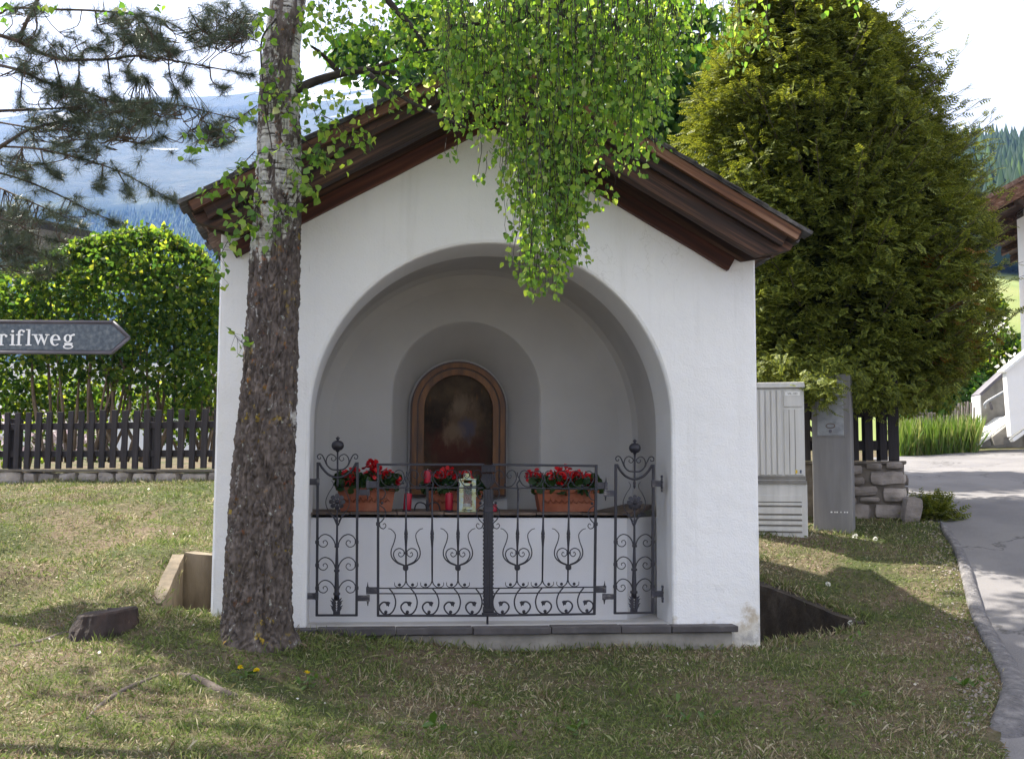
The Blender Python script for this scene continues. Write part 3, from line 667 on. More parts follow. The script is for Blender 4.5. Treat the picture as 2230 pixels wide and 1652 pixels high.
def gate_leaf(mir, label):
    t = thing('gate_leaf', label, 'gate', matrix=CHM, group='wrought iron gate leaves')
    bar('stile', 573, 278, 573, 1402, 19, t, mir, 22)
    bar('top_rail', 573, 288, 1352, 288, 17, t, mir, 22); bar('bottom_rail', 573, 1396, 1352, 1396, 15, t, mir, 22)
    for y, w in ((459, 9), (1195, 9), (1234, 9)): bar('thin_rail', 582, y, 1348, y, w, t, mir, 12)
    for i, x in enumerate((778, 970, 1160)):
        q = [(x, 462), (x, 700), (x, 760), (x, 790), (x, 800), (x, 806), (x, 815), (x, 850), (x, 900), (x, 1142)]
        rr = [7, 7.5, 9, 14, 15, 12, 14, 11, 7.5, 6]
        MB().tube([gp(a, b, mir) for a, b in q], [r_ * PXM for r_ in rr], 8).build('upright_bar', MT['iron'], t, smooth=True)
        rod('wavy_bar', [(x, 460), (x + 9, 430), (x - 9, 395), (x + 7, 362), (x + 3, 342)], 11, t, mir, ease=True, taper=(1, .6))
        for s in (-1, 1):
            rod('foot_curl', [(x, 1138), (x + s*10, 1165), (x + s*32, 1186), (x + s*62, 1188), (x + s*82, 1175), (x + s*84, 1152)], 9, t, mir, ease=True, taper=(1, .5))
            knob('ball', x + s*48, 1170, 12, t, mir)
    for c, w in ((678, 1), (880, 1), (1066, .98), (1256, .94)):
        for s in (-1, 1):
            rod('top_scroll', [(c + s*2, 450), (c + s*50, 442), (c + s*86*w, 395), (c + s*78*w, 345), (c + s*48, 328), (c + s*18, 345), (c + s*12, 372), (c + s*32, 388), (c + s*47, 374), (c + s*38, 360)], 8, t, mir, ease=True, taper=(1, .6))
        knob('ball', c, 437, 11, t, mir)
    for x in (775, 1159):
        for s in (-1, 1):
            rod('lyre_arm', [(x + s*128, 757), (x + s*104, 765), (x + s*76, 800), (x + s*82, 850), (x + s*106, 920), (x + s*100, 970), (x + s*62, 1008), (x + s*12, 1028)], 11, t, mir, ease=True, taper=(.45, 1))
            rod('heart_scroll', [(x + s*10, 1026), (x + s*62, 1000), (x + s*88, 955), (x + s*78, 918), (x + s*45, 903), (x + s*14, 920), (x + s*12, 948), (x + s*34, 965), (x + s*52, 950), (x + s*44, 932), (x + s*34, 940)], 9, t, mir, ease=True, taper=(1, .6))
        blk('collar', x, 1045, 40, 26, t, mir, 34); blk('collar', x, 1030, 30, 12, t, mir, 28); blk('collar', x, 1060, 30, 10, t, mir, 28); blk('collar', x, 938, 30, 16, t, mir, 26)
    for x, s in ((573, 1), (1352, -1)):
        rod('edge_scroll', [(x + s*14, 463), (x + s*40, 470), (x + s*54, 500), (x + s*38, 535), (x + s*12, 545)], 8, t, mir, ease=True)
        knob('ball', x + s*28, 570, 11, t, mir)
        rod('edge_scroll', [(x + s*12, 585), (x + s*44, 610), (x + s*56, 645), (x + s*38, 690), (x + s*8, 720)], 8, t, mir, ease=True)
        rod('edge_scroll', [(x + s*8, 722), (x + s*18, 750), (x + s*42, 758), (x + s*58, 738), (x + s*48, 720), (x + s*35, 730)], 8, t, mir, ease=True, taper=(1, .6))
    blk('collar', 573, 723, 30, 26, t, mir, 28)
    for k in range(5):
        x = 655 + k * 158.5
        rod('foot_scroll', [(x, 1197), (x + 32, 1240), (x + 47, 1295), (x + 35, 1350), (x + 2, 1385), (x - 40, 1383), (x - 68, 1352), (x - 70, 1322), (x - 45, 1298), (x - 12, 1300)], 12, t, mir, ease=True, taper=(.8, 1))
        q = [gp(*a, mir) for a in [(x - 35, 1298), (x - 8, 1292), (x + 8, 1300), (x + 2, 1312), (x - 4, 1332), (x - 12, 1322), (x - 20, 1326), (x - 24, 1312)]]
        MB().prism([p + Vector((0, -.006, 0)) for p in q], (0, .012, 0)).build('scroll_leaf', MT['iron'], t)
        knob('ball', x - 25, 1370, 13, t, mir)
    # hinge to the side panel
    for y, ys in ((435, 1), (1212, 1)):
        bar('hinge_arm', 498, y, 575, y, 50, t, mir, 10, 'hinge'); bar('hinge_barrel', 497, y - 27, 497, y + 27, 24, t, mir, 24, 'hinge')
        rod('hinge_finial', [(497, y - 27), (497, y - 36), (497, y - 48), (497, y - 62)], 13, t, mir, taper=(1, .2))
    return t
g1 = gate_leaf(False, 'left leaf of the wrought iron gate, with lyre scrolls, carrying the centre post')
g2 = gate_leaf(True, 'right leaf of the wrought iron gate, with lyre scrolls, right of the centre post')
# centre cover post, on the left leaf
def post_part(name, prof, y, mat='iron', dd=-.012):
    pass
pm = MB(); px0, px1 = 1346, 1414
n = 60
for k in range(n):
    ya, yb = 470 + (1345 - 470) * k / n, 470 + (1345 - 470) * (k + 1) / n; e = 5 if k % 2 else 0
    a, b = gp(px0 - e, ya), gp(px1 + e, yb); pm.box(a.x, b.x, DG - .022, DG - .004, b.z, a.z)
for x in (1362, 1380, 1398):
    a, b = gp(x - 5, 470), gp(x + 5, 1345); pm.box(a.x, b.x, DG - .030, DG - .020, b.z, a.z)
pm.build('cover_post', MT['iron'], g1)
cp = MB()
for k in range(10):
    x = 1332 + k * 10.2; a, b = gp(x, 297), gp(x + 8.6, 345); cp.box(a.x, b.x, DG - .036 + .004 * abs(k - 4.5) / 4.5, DG - .004, b.z, a.z)
a, b = gp(1335, 294), gp(1428, 302); cp.box(a.x, b.x, DG - .04, DG - .004, b.z, a.z)
cp.build('capital', MT['iron'], g1, bevel=.002)
lm = MB()
for k in range(7):
    f = (k - 3) / 3
    lm.prism([gp(1380 + f*8, 470) + Vector((0, -.022, 0)), gp(1380 + f*52 - 6, 395) + Vector((0, -.03, 0)), gp(1380 + f*40, 352) + Vector((0, -.034, 0)), gp(1380 + f*40 + 10, 360) + Vector((0, -.03, 0)), gp(1380 + f*42 + 10, 410) + Vector((0, -.026, 0))], (0, .012, 0))
lm.build('capital_leaf', MT['iron'], g1)
bm_ = MB()
for (nm_, xa, xb, ya, yb, dd) in (('post_foot', 1340, 1420, 1340, 1369, .034), ('post_foot', 1333, 1442, 1370, 1398, .04), ('post_band', 1350, 1410, 600, 640, .034)):
    a, b = gp(xa, ya), gp(xb, yb); MB().box(a.x, b.x, DG - dd, DG - .003, b.z, a.z).build(nm_, MT['iron'], g1, bevel=.003)
rod('drop_bolt', [(1376, 1398), (1376, 1471)], 15, g1, False)

def side_panel(mir, label):
    t = thing('gate_side_panel', label, 'gate panel', matrix=CHM, group='fixed wrought iron panels beside the gate')
    bar('stile', 131, 271, 123, 1400, 19, t, mir, 20); bar('stile', 422, 271, 415, 1400, 19, t, mir, 20)
    bar('bottom_rail', 118, 1393, 420, 1393, 15, t, mir, 20)
    rod('curved_rail', [(140, 275), (165, 315), (205, 358), (250, 380), (276, 383), (305, 380), (350, 358), (390, 315), (414, 275)], 17, t, mir, ease=True)
    c = 276
    for s in (-1, 1):
        rod('crown_scroll', [(c, 328), (c + s*45, 322), (c + s*78, 292), (c + s*95, 255), (c + s*112, 222), (c + s*132, 212), (c + s*148, 226), (c + s*142, 245), (c + s*126, 245), (c + s*124, 232)], 10, t, mir, ease=True, taper=(1.1, .6))
        rod('crown_scroll', [(c + s*76, 294), (c + s*84, 262), (c + s*72, 228), (c + s*48, 213), (c + s*20, 226), (c + s*12, 245), (c + s*28, 261), (c + s*46, 250), (c + s*40, 236)], 9, t, mir, ease=True, taper=(1, .6))
        rod('tulip_scroll', [(c + s*46, 404), (c + s*34, 420), (c + s*34, 448), (c + s*66, 500), (c + s*86, 555), (c + s*76, 610), (c + s*35, 660), (c + s*8, 705)], 8, t, mir, ease=True, taper=(.5, 1))
        rod('leaf_scroll', [(c + s*88, 650), (c + s*58, 654), (c + s*28, 680), (c + s*4, 735)], 10, t, mir, ease=True, taper=(.7, 1))
        for y in (857, 1026, 1193):
            rod('stem_scroll', [(c - 6 + s*8, y + 30), (c - 6 + s*22, y - 12), (c - 6 + s*50, y - 45), (c - 6 + s*88, y - 57), (c - 6 + s*122, y - 40), (c - 6 + s*138, y - 5), (c - 6 + s*122, y + 28), (c - 6 + s*90, y + 35), (c - 6 + s*68, y + 12), (c - 6 + s*80, y - 12), (c - 6 + s*100, y - 5), (c - 6 + s*96, y + 8)], 9, t, mir, ease=True, taper=(1, .6))
        for y in (857, 1026, 1193): blk('collar', (126 if s < 0 else 416), y, 28, 24, t, mir, 26)
    MB().tube([gp(c, y, mir) for y in (190, 250, 330, 395, 415, 425, 440, 456)], [k * PXM for k in (7, 7, 7, 7, 11, 8, 10, 3)], 8).build('spindle', MT['iron'], t, smooth=True)
    p = gp(277, 148, mir); pr = [(k * PXM, z * PXM) for k, z in ((10, -48), (15, -44), (12, -38), (30, -33), (44, -15), (46, 2), (40, 20), (24, 33), (10, 37), (8, 42), (16, 50), (14, 56), (5, 62), (1, 68))]
    MB().lathe(pr, 14, p).build('finial', MT['iron'], t, smooth=True)
    fm = MB(); pc = gp(273, 561, mir)
    for k in range(8):
        w = 2 * math.pi * k / 8; q = [pc + Vector((math.cos(w + da) * rr * PXM, dd, math.sin(w + da) * rr * PXM)) for da, rr, dd in ((-.25, 16, -.012), (-.40, 42, -.010), (-.26, 57, -.004), (0, 60, -.002), (.26, 57, -.004), (.40, 42, -.010), (.25, 16, -.012))]
        fm.prism(q, (0, .006, 0))
    fm.build('rosette', MT['iron'], t); MB().ball(pc + Vector((0, -.010, 0)), 17 * PXM, 8).build('rosette_boss', MT['iron'], t, smooth=True)
    MB().tube([gp(273 - k, y, mir) for k, y in ((0, 600), (0, 720), (2, 880), (3, 1060), (4, 1230), (4, 1285))], [k * PXM for k in (6, 8, 9, 14, 19, 21)], 8).build('stem', MT['iron'], t, smooth=True)
    for y, w in ((888, 32), (1066, 40), (1236, 50)): blk('collar', 270, y, w, 18, t, mir, 34)
    lf = MB()
    for k in range(5):
        for s in (-1, 1):
            y = 1275 + k * 18; lf.prism([gp(269, y + 34, mir) + Vector((0, -.016, 0)), gp(269 + s*24, y + 20, mir) + Vector((0, -.018, 0)), gp(269 + s*(40 + 8 * (k % 2)), y - 12, mir) + Vector((0, -.016, 0)), gp(269 + s*10, y + 4, mir) + Vector((0, -.018, 0))], (0, .014, 0))
    lf.build('base_leaf', MT['iron'], t); blk('base_block', 269, 1378, 50, 26, t, mir, 40)
    for y in (415, 1253):
        bar('wall_arm', 66 if y < 1000 else 50, y, 134 if y < 1000 else 128, y, 46, t, mir, 12, 'hinge')
        blk('clamp', 130 if y < 1000 else 122, y, 26, 52, t, mir, 30, 'hinge')
        a = gp(62 if y < 1000 else 46, y, mir); pl = MB()
        for k in range(6):
            z = a.z + (k - 2.5) * .017; w = .012 + .005 * (k % 2); pl.box(a.x - .004, a.x + .004, a.y - w, a.y + w, z - .008, z + .008)
        pl.build('wall_plate', MT['hinge'], t, bevel=.002)
    for y in (492, 1268):
        bar('hinge_arm', 425 if y < 1000 else 418, y, 502, y, 42, t, mir, 10, 'hinge'); bar('hinge_barrel', 500, y - 24, 500, y + 24, 24, t, mir, 24, 'hinge')
        rod('hinge_finial', [(498, y + 24), (498, y + 34), (498, y + 44), (498, y + 56)], 15, t, mir, taper=(1, .4))
    return t
side_panel(False, 'narrow wrought iron side panel with rosette, next to the left arch pillar')
side_panel(True, 'narrow wrought iron side panel with rosette, next to the right arch pillar')

# ------------------------------------------------------------------ painting in the alcove
DP = DA - .012
pt_ = thing('painting', 'dark arched painting in a varnished brown wooden frame inside the alcove', 'painting', matrix=CHM)
fl_, fr_, ft_, fb_ = L(893, 950, DP).x, L(1101, 950, DP).x, L(997, 788, DP).z, L(997, 1080, DP).z
PC, PA = (fl_ + fr_) / 2, (fr_ - fl_) / 2; PZ = ft_ - PA
def frame_ring(e0, e1, d0, d1, mat, name):
    A = arch_pts(PC, PA - e0, PZ, PA - e0, 30, fb_ + e0, 2); B = arch_pts(PC, PA - e1, PZ, PA - e1, 30, fb_ + e1, 2); mb = MB(); n = len(A)
    V = [(u, d0, z) for u, z in A] + [(u, d1, z) for u, z in A] + [(u, d1, z) for u, z in B] + [(u, d0 + .004, z) for u, z in B]
    Fq = []
    for i in range(n):
        j = (i + 1) % n
        Fq += [(i, j, n + j, n + i), (n + i, n + j, 2*n + j, 2*n + i), (2*n + i, 2*n + j, 3*n + j, 3*n + i)]
    mb.add(V, Fq); return mb.build(name, mat, pt_)
frame_ring(0, .012, DP, DP - .045, MT['frame_dark'], 'outer_moulding')
frame_ring(.0125, .045, DP - .002, DP - .055, MT['frame'], 'frame')
frame_ring(.0455, .056, DP - .002, DP - .040, MT['frame_dark'], 'groove_moulding')
frame_ring(.0565, .098, DP - .002, DP - .047, MT['frame'], 'inner_frame')
def canvas():
    mt, nt, out = new_mat('darkened_oil_paint'); v = coords(nt, (1, 1, 1))
    c = ramp(nt, [(.3, (.022, .016, .012)), (.55, (.065, .045, .028)), (.75, (.12, .085, .05))], noise_n(nt, v, 5, 6))
    gold = ramp(nt, [(.56, (0,0,0)), (.68, (1,1,1))], noise_n(nt, coords(nt, (9, 9, 2.2)), 5, 8, .75))
    c = mixc(nt, mathn(nt, 'MULTIPLY', gold, .7), c, (.20, .09, .025))
    def blob(x, z, rx, rz, colr, k, prev):       # soft worn patches of colour, no picture
        mp = N(nt, 'ShaderNodeMapping'); mp.inputs['Location'].default_value = (-x / rx, 0, -z / rz); mp.inputs['Scale'].default_value = (1 / rx, 0, 1 / rz)
        t = N(nt, 'ShaderNodeTexCoord'); nt.links.new(t.outputs['Object'], mp.inputs[0])
        nz_ = N(nt, 'ShaderNodeVectorMath', operation='LENGTH'); nt.links.new(mp.outputs[0], nz_.inputs[0])
        d = mathn(nt, 'ADD', nz_.outputs['Value'], mathn(nt, 'MULTIPLY_ADD', noise_n(nt, coords(nt, (1.6, 1, .8)), 9, 8, .7), 2.6)); d.node.inputs[1].links[0].from_node.inputs[2].default_value = -.9
        return mixc(nt, mathn(nt, 'MULTIPLY', ramp(nt, [(.55, (1,1,1)), (1.0, (0,0,0))], mathn(nt, 'MULTIPLY', d, .62)), k), prev, colr)
    cz = PZ - .06
    c = blob(PC, cz - .25, .26, .22, (.075, .018, .013), .75, c)
    c = blob(PC + .04, cz - .02, .13, .20, (.13, .088, .055), .85, c)
    c = blob(PC + .06, cz - .08, .06, .09, (.06, .07, .12), .6, c)
    c = blob(PC + .02, cz + .09, .07, .08, (.21, .155, .105), .7, c)
    c = blob(PC - .04, cz - .12, .08, .07, (.20, .14, .09), .7, c)
    bsdf(nt, out, c, .7, 0, noise_n(nt, v, 60, 5), .15, .002, .15); return mt
ip_ = arch_pts(PC, PA - .09, PZ, PA - .09, 30, fb_ + .09, 2)
MB().add([(u, DP - .012, z) for u, z in ip_], [tuple(range(len(ip_)))]).build('canvas', canvas(), pt_)

# ------------------------------------------------------------------ things on the altar ledge
def geranium(name, label, px0, px1, d, pypot, seed, fl_px, depth=.16):
    a, b = L(px0, 1070, d), L(px1, 1070, d); zt = L((px0 + px1) / 2, pypot, d).z; zb = ZL + .004; w = b.x - a.x; cx = (a.x + b.x) / 2
    t = thing(name, label, 'flower pot', matrix=CHM @ Matrix.Translation((cx, d + depth / 2, zb)), group='geranium boxes on the altar'); rnd = random.Random(seed); hgt = zt - zb
    m_ = MB(); tp = .86
    prof = [(tp, 0), (.90, .25), (.95, .7), (.965, .86), (1.03, .865), (1.03, 1.0), (.97, 1.0), (.95, .90)]
    V = []
    for k, h in prof: V += [(-w/2*k, -depth/2*k, h*hgt), (w/2*k, -depth/2*k, h*hgt), (w/2*k, depth/2*k, h*hgt), (-w/2*k, depth/2*k, h*hgt)]
    Fq = [(0, 3, 2, 1)] + [(i*4+j, i*4+(j+1) % 4, (i+1)*4+(j+1) % 4, (i+1)*4+j) for i in range(len(prof)-1) for j in range(4)] + [tuple(range(len(prof)*4-4, len(prof)*4))]
    m_.add(V, Fq).build('pot', MT['terracotta'], t, bevel=.004)
    rl = MB()
    for k in range(9):                           # moulded garland on the front
        x = (k - 4) * w * .09; y0 = -depth/2 * .93 - .002
        rl.tube([(x - .014, y0 - .002, hgt*.38), (x, y0 - .006, hgt*(.55 + .06*(k % 2))), (x + .014, y0 - .004, hgt*.42)], .004, 5)
    rl.build('moulding', MT['terracotta'], t, smooth=True)
    n = 260
    pos = np.stack([rng.uniform(-.5, .5, n) * w * 1.02, rng.uniform(-.6, .5, n) * depth, hgt + rng.random(n) ** 1.3 * .085 - .015], 1)
    ax = np.stack([rng.normal(0, .8, n), rng.normal(-.4, .6, n), rng.uniform(-.2, .8, n)], 1)
    TVl = [(0, 0, 0)] + [(.55 * math.sin(2*math.pi*i/8) * (1 + .08*(i % 2)), .5 - .55 * math.cos(2*math.pi*i/8), .12 * (i % 2)) for i in range(8)]
    V, Fc = scatter([(0, .5, -.06)] + TVl[1:], [(0, i, i % 8 + 1) for i in range(1, 9)], pos, frames(ax), rng.uniform(.035, .06, n))
    link('foliage', npmesh('foliage', V, Fc, MT['ger_leaf']), t)
    for (fx, fy, fr) in fl_px:
        p = L(fx, fy, d) - Vector((cx, d + depth/2, zb)); p.y = rnd.uniform(-.08, .0); r_ = fr * 7.2 / F_PX; k = 46
        u = rng.normal(size=(k, 3)); u /= np.linalg.norm(u, axis=1, keepdims=True); pos = np.array(p) + u * np.array([r_, r_ * .8, r_ * .75]) * rng.uniform(.55, 1, (k, 1))
        V, Fc = scatter([(0, 0, 0), (-.5, .45, .1), (-.3, .95, .0), (.3, .95, .0), (.5, .45, .1)], [(0, 4, 1), (4, 3, 1), (3, 2, 1)], pos, frames(u + rng.normal(0, .5, (k, 3))), rng.uniform(.020, .032, k))
        fo = link('flower_head', npmesh('flower_head', V, Fc, MT['red_flower']), t)
        st = MB().tube([(p.x, p.y, p.z), (p.x * .9, p.y + .01, hgt * .8)], .002, 4).build('flower_stalk', MT['ger_leaf'], t)
    return t
geranium('flower_box', 'terracotta box of red geraniums on the left end of the altar ledge', 733, 862, .40, 1060, 1, [(757, 1043, 14), (765, 1032, 13), (808, 1022, 17), (826, 1030, 19), (846, 1036, 17), (812, 1012, 9), (856, 1046, 11)])
geranium('flower_box', 'terracotta box of red geraniums on the right end of the altar ledge', 1168, 1303, .40, 1066, 2, [(1166, 1036, 15), (1176, 1046, 12), (1214, 1034, 17), (1230, 1028, 15), (1251, 1038, 12), (1268, 1038, 17), (1284, 1046, 15), (1222, 1044, 13)])
geranium('flower_box', 'terracotta box of red geraniums below the painting, behind the lantern', 930, 1052, .72, 1068, 3, [(960, 1038, 14), (974, 1028, 13), (985, 1044, 14), (950, 1050, 11), (1012, 1036, 12), (1020, 1046, 9)])

def candle(label, px, py0, py1, wpx, d, tilt=0.0, base=True):
    p = L(px, py1, d); r_ = wpx * (7.2 + d - .3) / F_PX / 2; h = (py1 - py0) * (7.1 + d - .3) / F_PX
    z0 = ZL + .002 if base else p.z
    t = thing('candle', label, 'candle', matrix=CHM @ Matrix.Translation((p.x, d, z0)) @ Matrix.Rotation(tilt, 4, 'Y'), group='red altar candles')
    b = .012 if base else 0.001
    if base: MB().lathe([(r_*.5, 0), (r_*1.25, .002), (r_*1.3, .006), (r_*.9, .009), (r_*.9, .012)], 14).build('saucer', MT['iron'], t, smooth=True)
    MB().lathe([(r_*.94, b), (r_, b + .004), (r_, b + h*.86), (r_*.94, b + h*.93), (r_*.6, b + h*.97), (r_*.3, b + h*.955), (.001, b + h*.95)], 18).build('wax_body', MT['wax'], t, smooth=True)
    MB().tube([(0, 0, b + h*.95), (.001, 0, b + h*1.03)], .0012, 5).build('wick', MT['white'], t)
    return t
candle('leaning red pillar candle between the left flower box and the iron holder', 886, 1066, 1103, 17, .42, R(4))
candle('red pillar candle standing upright left of the lantern', 978, 1066, 1104, 17, .42)
cz_ = candle('red pillar candle raised on the twisted iron holder', 931, 1022, 1052, 16, .52, 0, base=False)
hd = thing('candle_holder', 'twisted iron candle holder with scroll feet behind the gate bars', 'candle holder', matrix=CHM)
pb = L(936, 1110, .52); ptop = L(931, 1054, .52)
MB().tube([(ptop.x, .52, ZL + .005), (ptop.x, .52, (ZL + ptop.z) / 2), (ptop.x, .52, ptop.z - .008)], .011, 4).build('twisted_shaft', MT['iron'], hd)
MB().lathe([(.02, -.010), (.036, -.004), (.038, 0), (.03, .0005)], 14, (ptop.x, .52, ptop.z)).build('drip_tray', MT['iron'], hd, smooth=True)
for s in (-1, 1):
    MB().tube(cat([(ptop.x + s*.004, .52, ZL + .012), (ptop.x + s*.012, .52, ZL + .045), (ptop.x + s*.045, .52, ZL + .058), (ptop.x + s*.07, .52, ZL + .045), (ptop.x + s*.082, .52, ZL + .002)], 5), .005, 6).build('scroll_foot', MT['iron'], hd, smooth=True)
for s in (-1, 1): MB().tube(cat([(ptop.x, .52, ZL + .012), (ptop.x, .52 + s*.03, ZL + .05), (ptop.x, .52 + s*.07, ZL + .003)], 5), .005, 6).build('scroll_foot', MT['iron'], hd, smooth=True)
# small red grave light
p = L(1075, 1110, .40)
gl = thing('grave_light', 'small red grave light with dark cap beside the gate post', 'candle', matrix=CHM @ Matrix.Translation((p.x, .40, ZL + .004)))
MB().lathe([(.020, 0), (.021, .004), (.021, .038), (.017, .046)], 12).build('glass', MT['wax'], gl, smooth=True)
MB().lathe([(.018, .046), (.019, .05), (.012, .058), (.001, .06)], 12).build('cap', MT['steel'], gl, smooth=True)
# lantern with flaking paint
def flaky():
    mt, nt, out = new_mat('flaking_lantern_paint'); v = coords(nt)
    c = ramp(nt, [(.36, (.03, .025, .02)), (.42, (.45, .47, .24)), (.52, (.55, .58, .36)), (.58, (.40, .52, .55)), (.75, (.6, .66, .64))], noise_n(nt, v, 34, 5, .7))
    bsdf(nt, out, c, .6); return mt
FLK = flaky()
def glassm():
    mt, nt, out = new_mat('lantern_glass'); b = bsdf(nt, out, (.9, .92, .92), .05); b.inputs['Transmission Weight'].default_value = .9; b.inputs['IOR'].default_value = 1.1; return mt
GLS = glassm()
pl_ = L(1018, 1112, .36); lw = 36 * 7.15 / F_PX; lh = L(1018, 1045, .36).z - (ZL + .003)
ln = thing('lantern', 'square lantern with flaking pale green and yellow paint in front of the painting', 'lantern', matrix=CHM @ Matrix.Translation((pl_.x, .41, ZL + .003)))
h = lw / 2; pw = lw * .085
for sx_ in (-1, 1):
    for sy in (-1, 1):
        MB().box(sx_*(h-pw)-pw, sx_*(h-pw)+pw, sy*(h-pw)-pw, sy*(h-pw)+pw, .008, lh).build('corner_post', FLK, ln, bevel=.001)
MB().box(-h*1.06, h*1.06, -h*1.06, h*1.06, 0, .008).build('base', FLK, ln); MB().box(-h*1.05, h*1.05, -h*1.05, h*1.05, lh + .001, lh + .009).build('roof_plate', FLK, ln, bevel=.002)
for sx_ in (-1, 1): MB().box(sx_*h*.62 - pw*.7, sx_*h*.62 + pw*.7, -h - .001, -h + .006, .012, lh - .004).build('door_stile', FLK, ln)
for z in (.014, lh - .034): MB().box(-h*.6, h*.6, -h - .002, -h + .005, z, z + .016).build('door_rail', FLK, ln)
for s in (-1, 1):
    MB().box(s*(h - .0015) - .001, s*(h - .0015) + .001, -h + 2*pw, h - 2*pw, .01, lh - .003).build('pane', GLS, ln)
MB().box(-h*.55, h*.55, -h + .001, -h + .003, .03, lh - .034).build('pane', GLS, ln)
MB().lathe([(h*.5, lh + .0095), (h*.48, lh + .018), (h*.32, lh + .026), (h*.3, lh + .038), (h*.36, lh + .042), (.002, lh + .044)], 10).build('chimney', FLK, ln)
MB().tube([(h*.45*math.cos(math.pi*i/10), 0, lh + .022 + h*.75*math.sin(math.pi*i/10)) for i in range(11)], .0016, 5).build('handle', MT['steel'], ln)
MB().tube([(h*.95, -h - .004, lh*.5), (h*1.2, -h - .004, lh*.52)], .004, 5).build('latch', FLK, ln)
MB().lathe([(.022, .009), (.024, .012), (.022, .05), (.001, .052)], 12).build('candle_stub', MT['white'], ln, smooth=True)

# ------------------------------------------------------------------ street sign
YS = 5.2
def SP(px, py): return P(px, py, YS)
o0 = SP(282, 735)
sg = thing('street_sign', 'grey arrow shaped street sign with white serif lettering pointing right', 'street sign', loc=o0)
k_ = (SP(200, 735).x - SP(100, 735).x) / 100
def S2(px, py, y): return Vector(((px - 282) * k_, y, (735 - py) * k_))
out_ = [(-420, 701), (246, 701), (282, 735), (246, 769), (-420, 769)]
inn_ = [(-416, 707), (243, 707), (274, 735), (243, 763), (-416, 763)]
MB().prism([S2(x, y, .0) for x, y in out_], (0, .022, 0)).build('panel', MT['sign_rim'], sg, bevel=.003)
MB().prism([S2(x, y, -.0035) for x, y in inn_], (0, .004, 0)).build('face', MT['sign_face'], sg)
for (a, b) in zip(out_, out_[1:] + out_[:1]):
    MB().tube([S2(*a, -.002), S2(*b, -.002)], .0075, 6).build('rim', MT['sign_rim'], sg, smooth=True)
MB().tube([S2(-330, 690, .03), S2(-330, 1900, .03)], .03, 12).build('post', MT['steel'], sg, smooth=True)
# serif letters built from strokes; units = picture pixels, x from the left edge of the frame
def stroke(poly): return poly
def arcp(cx, cy, rx, ry, a0, a1, n=12): return [(cx + rx*math.cos(R(a0 + (a1-a0)*i/n)), cy - ry*math.sin(R(a0 + (a1-a0)*i/n))) for i in range(n + 1)]
def rect(x0, y0, x1, y1): return [(x0, y0), (x1, y0), (x1, y1), (x0, y1)]
def band(outer, inner): return outer + inner[::-1]
BY, XH, AS = 753.5, 729, 719                     # base line, x height, ascender
def serif(x, y, w=7): return rect(x - w/2, y - 1.1, x + w/2, y + 1.1)
letters = []
letters.append(('r', [rect(1.5, XH, 6.2, BY), serif(3.8, BY - 1, 11), rect(-1.5, XH, 3, XH + 2), band(arcp(9.5, XH + 6.5, 6, 7, 160, 40), arcp(9.5, XH + 8.5, 4.2, 6, 160, 40)), arcp(14.2, XH + 4, 2.6, 2.9, 0, 360, 12)]))
letters.append(('i', [rect(25.5, XH, 30.5, BY), serif(28, BY - 1, 12), rect(22, XH, 27, XH + 2), arcp(27.6, 722.5, 3, 3, 0, 360, 12)]))
letters.append(('f', [rect(39, 726, 44, BY), serif(41.6, BY - 1, 12), rect(35, XH, 50, XH + 2.2), band(arcp(46.5, 726, 7.5, 7.5, 180, 60), arcp(47, 727, 3.4, 5.6, 180, 60)), arcp(51.2, 722.6, 2.5, 2.5, 0, 360, 12)]))
letters.append(('l', [rect(60, 718, 65, BY), serif(62.5, BY - 1, 12.5), rect(56, 718, 62, 720)]))
letters.append(('w', [[(72, XH), (77.5, XH), (85, BY - 6), (83, BY)], [(83, BY), (82, BY - 5), (88, XH + 2), (90.5, XH + 2)], [(84.5, XH), (90, XH), (98, BY - 6), (96, BY)], [(96, BY), (95, BY - 5), (101, XH + 1), (103, XH + 1)], serif(74.6, XH + 1, 12), serif(102, XH + 1, 9), serif(87.5, XH + 1, 8)]))
letters.append(('e', [band(arcp(119, 741.5, 11, 12.5, 0, 320, 22), arcp(119.6, 741.5, 5.6, 10.4, 0, 312, 22)), rect(113, 739.6, 130, 741.8)]))
letters.append(('g', [band(arcp(145.5, 737.5, 8.6, 8.8, 0, 360, 22), arcp(145.5, 737.5, 3.8, 6.8, 0, 360, 22)), band(arcp(147, 755.5, 11, 5.2, 0, 360, 22), arcp(147, 755.7, 8, 2.9, 0, 360, 22)), rect(139, 747.5, 156, 751.4), [(150, 731), (157, 727.5), (159, 730), (153, 734)], arcp(158.2, 729.6, 2.5, 2.5, 0, 360, 10)]))
for nm_, polys in letters:
    m_ = MB()
    for pi, poly in enumerate(polys): m_.prism([S2(x * 1.02, y, -.0052 - .0004 * pi) for x, y in poly], (0, .003, 0))
    m_.build('letter', MT['white'], sg)

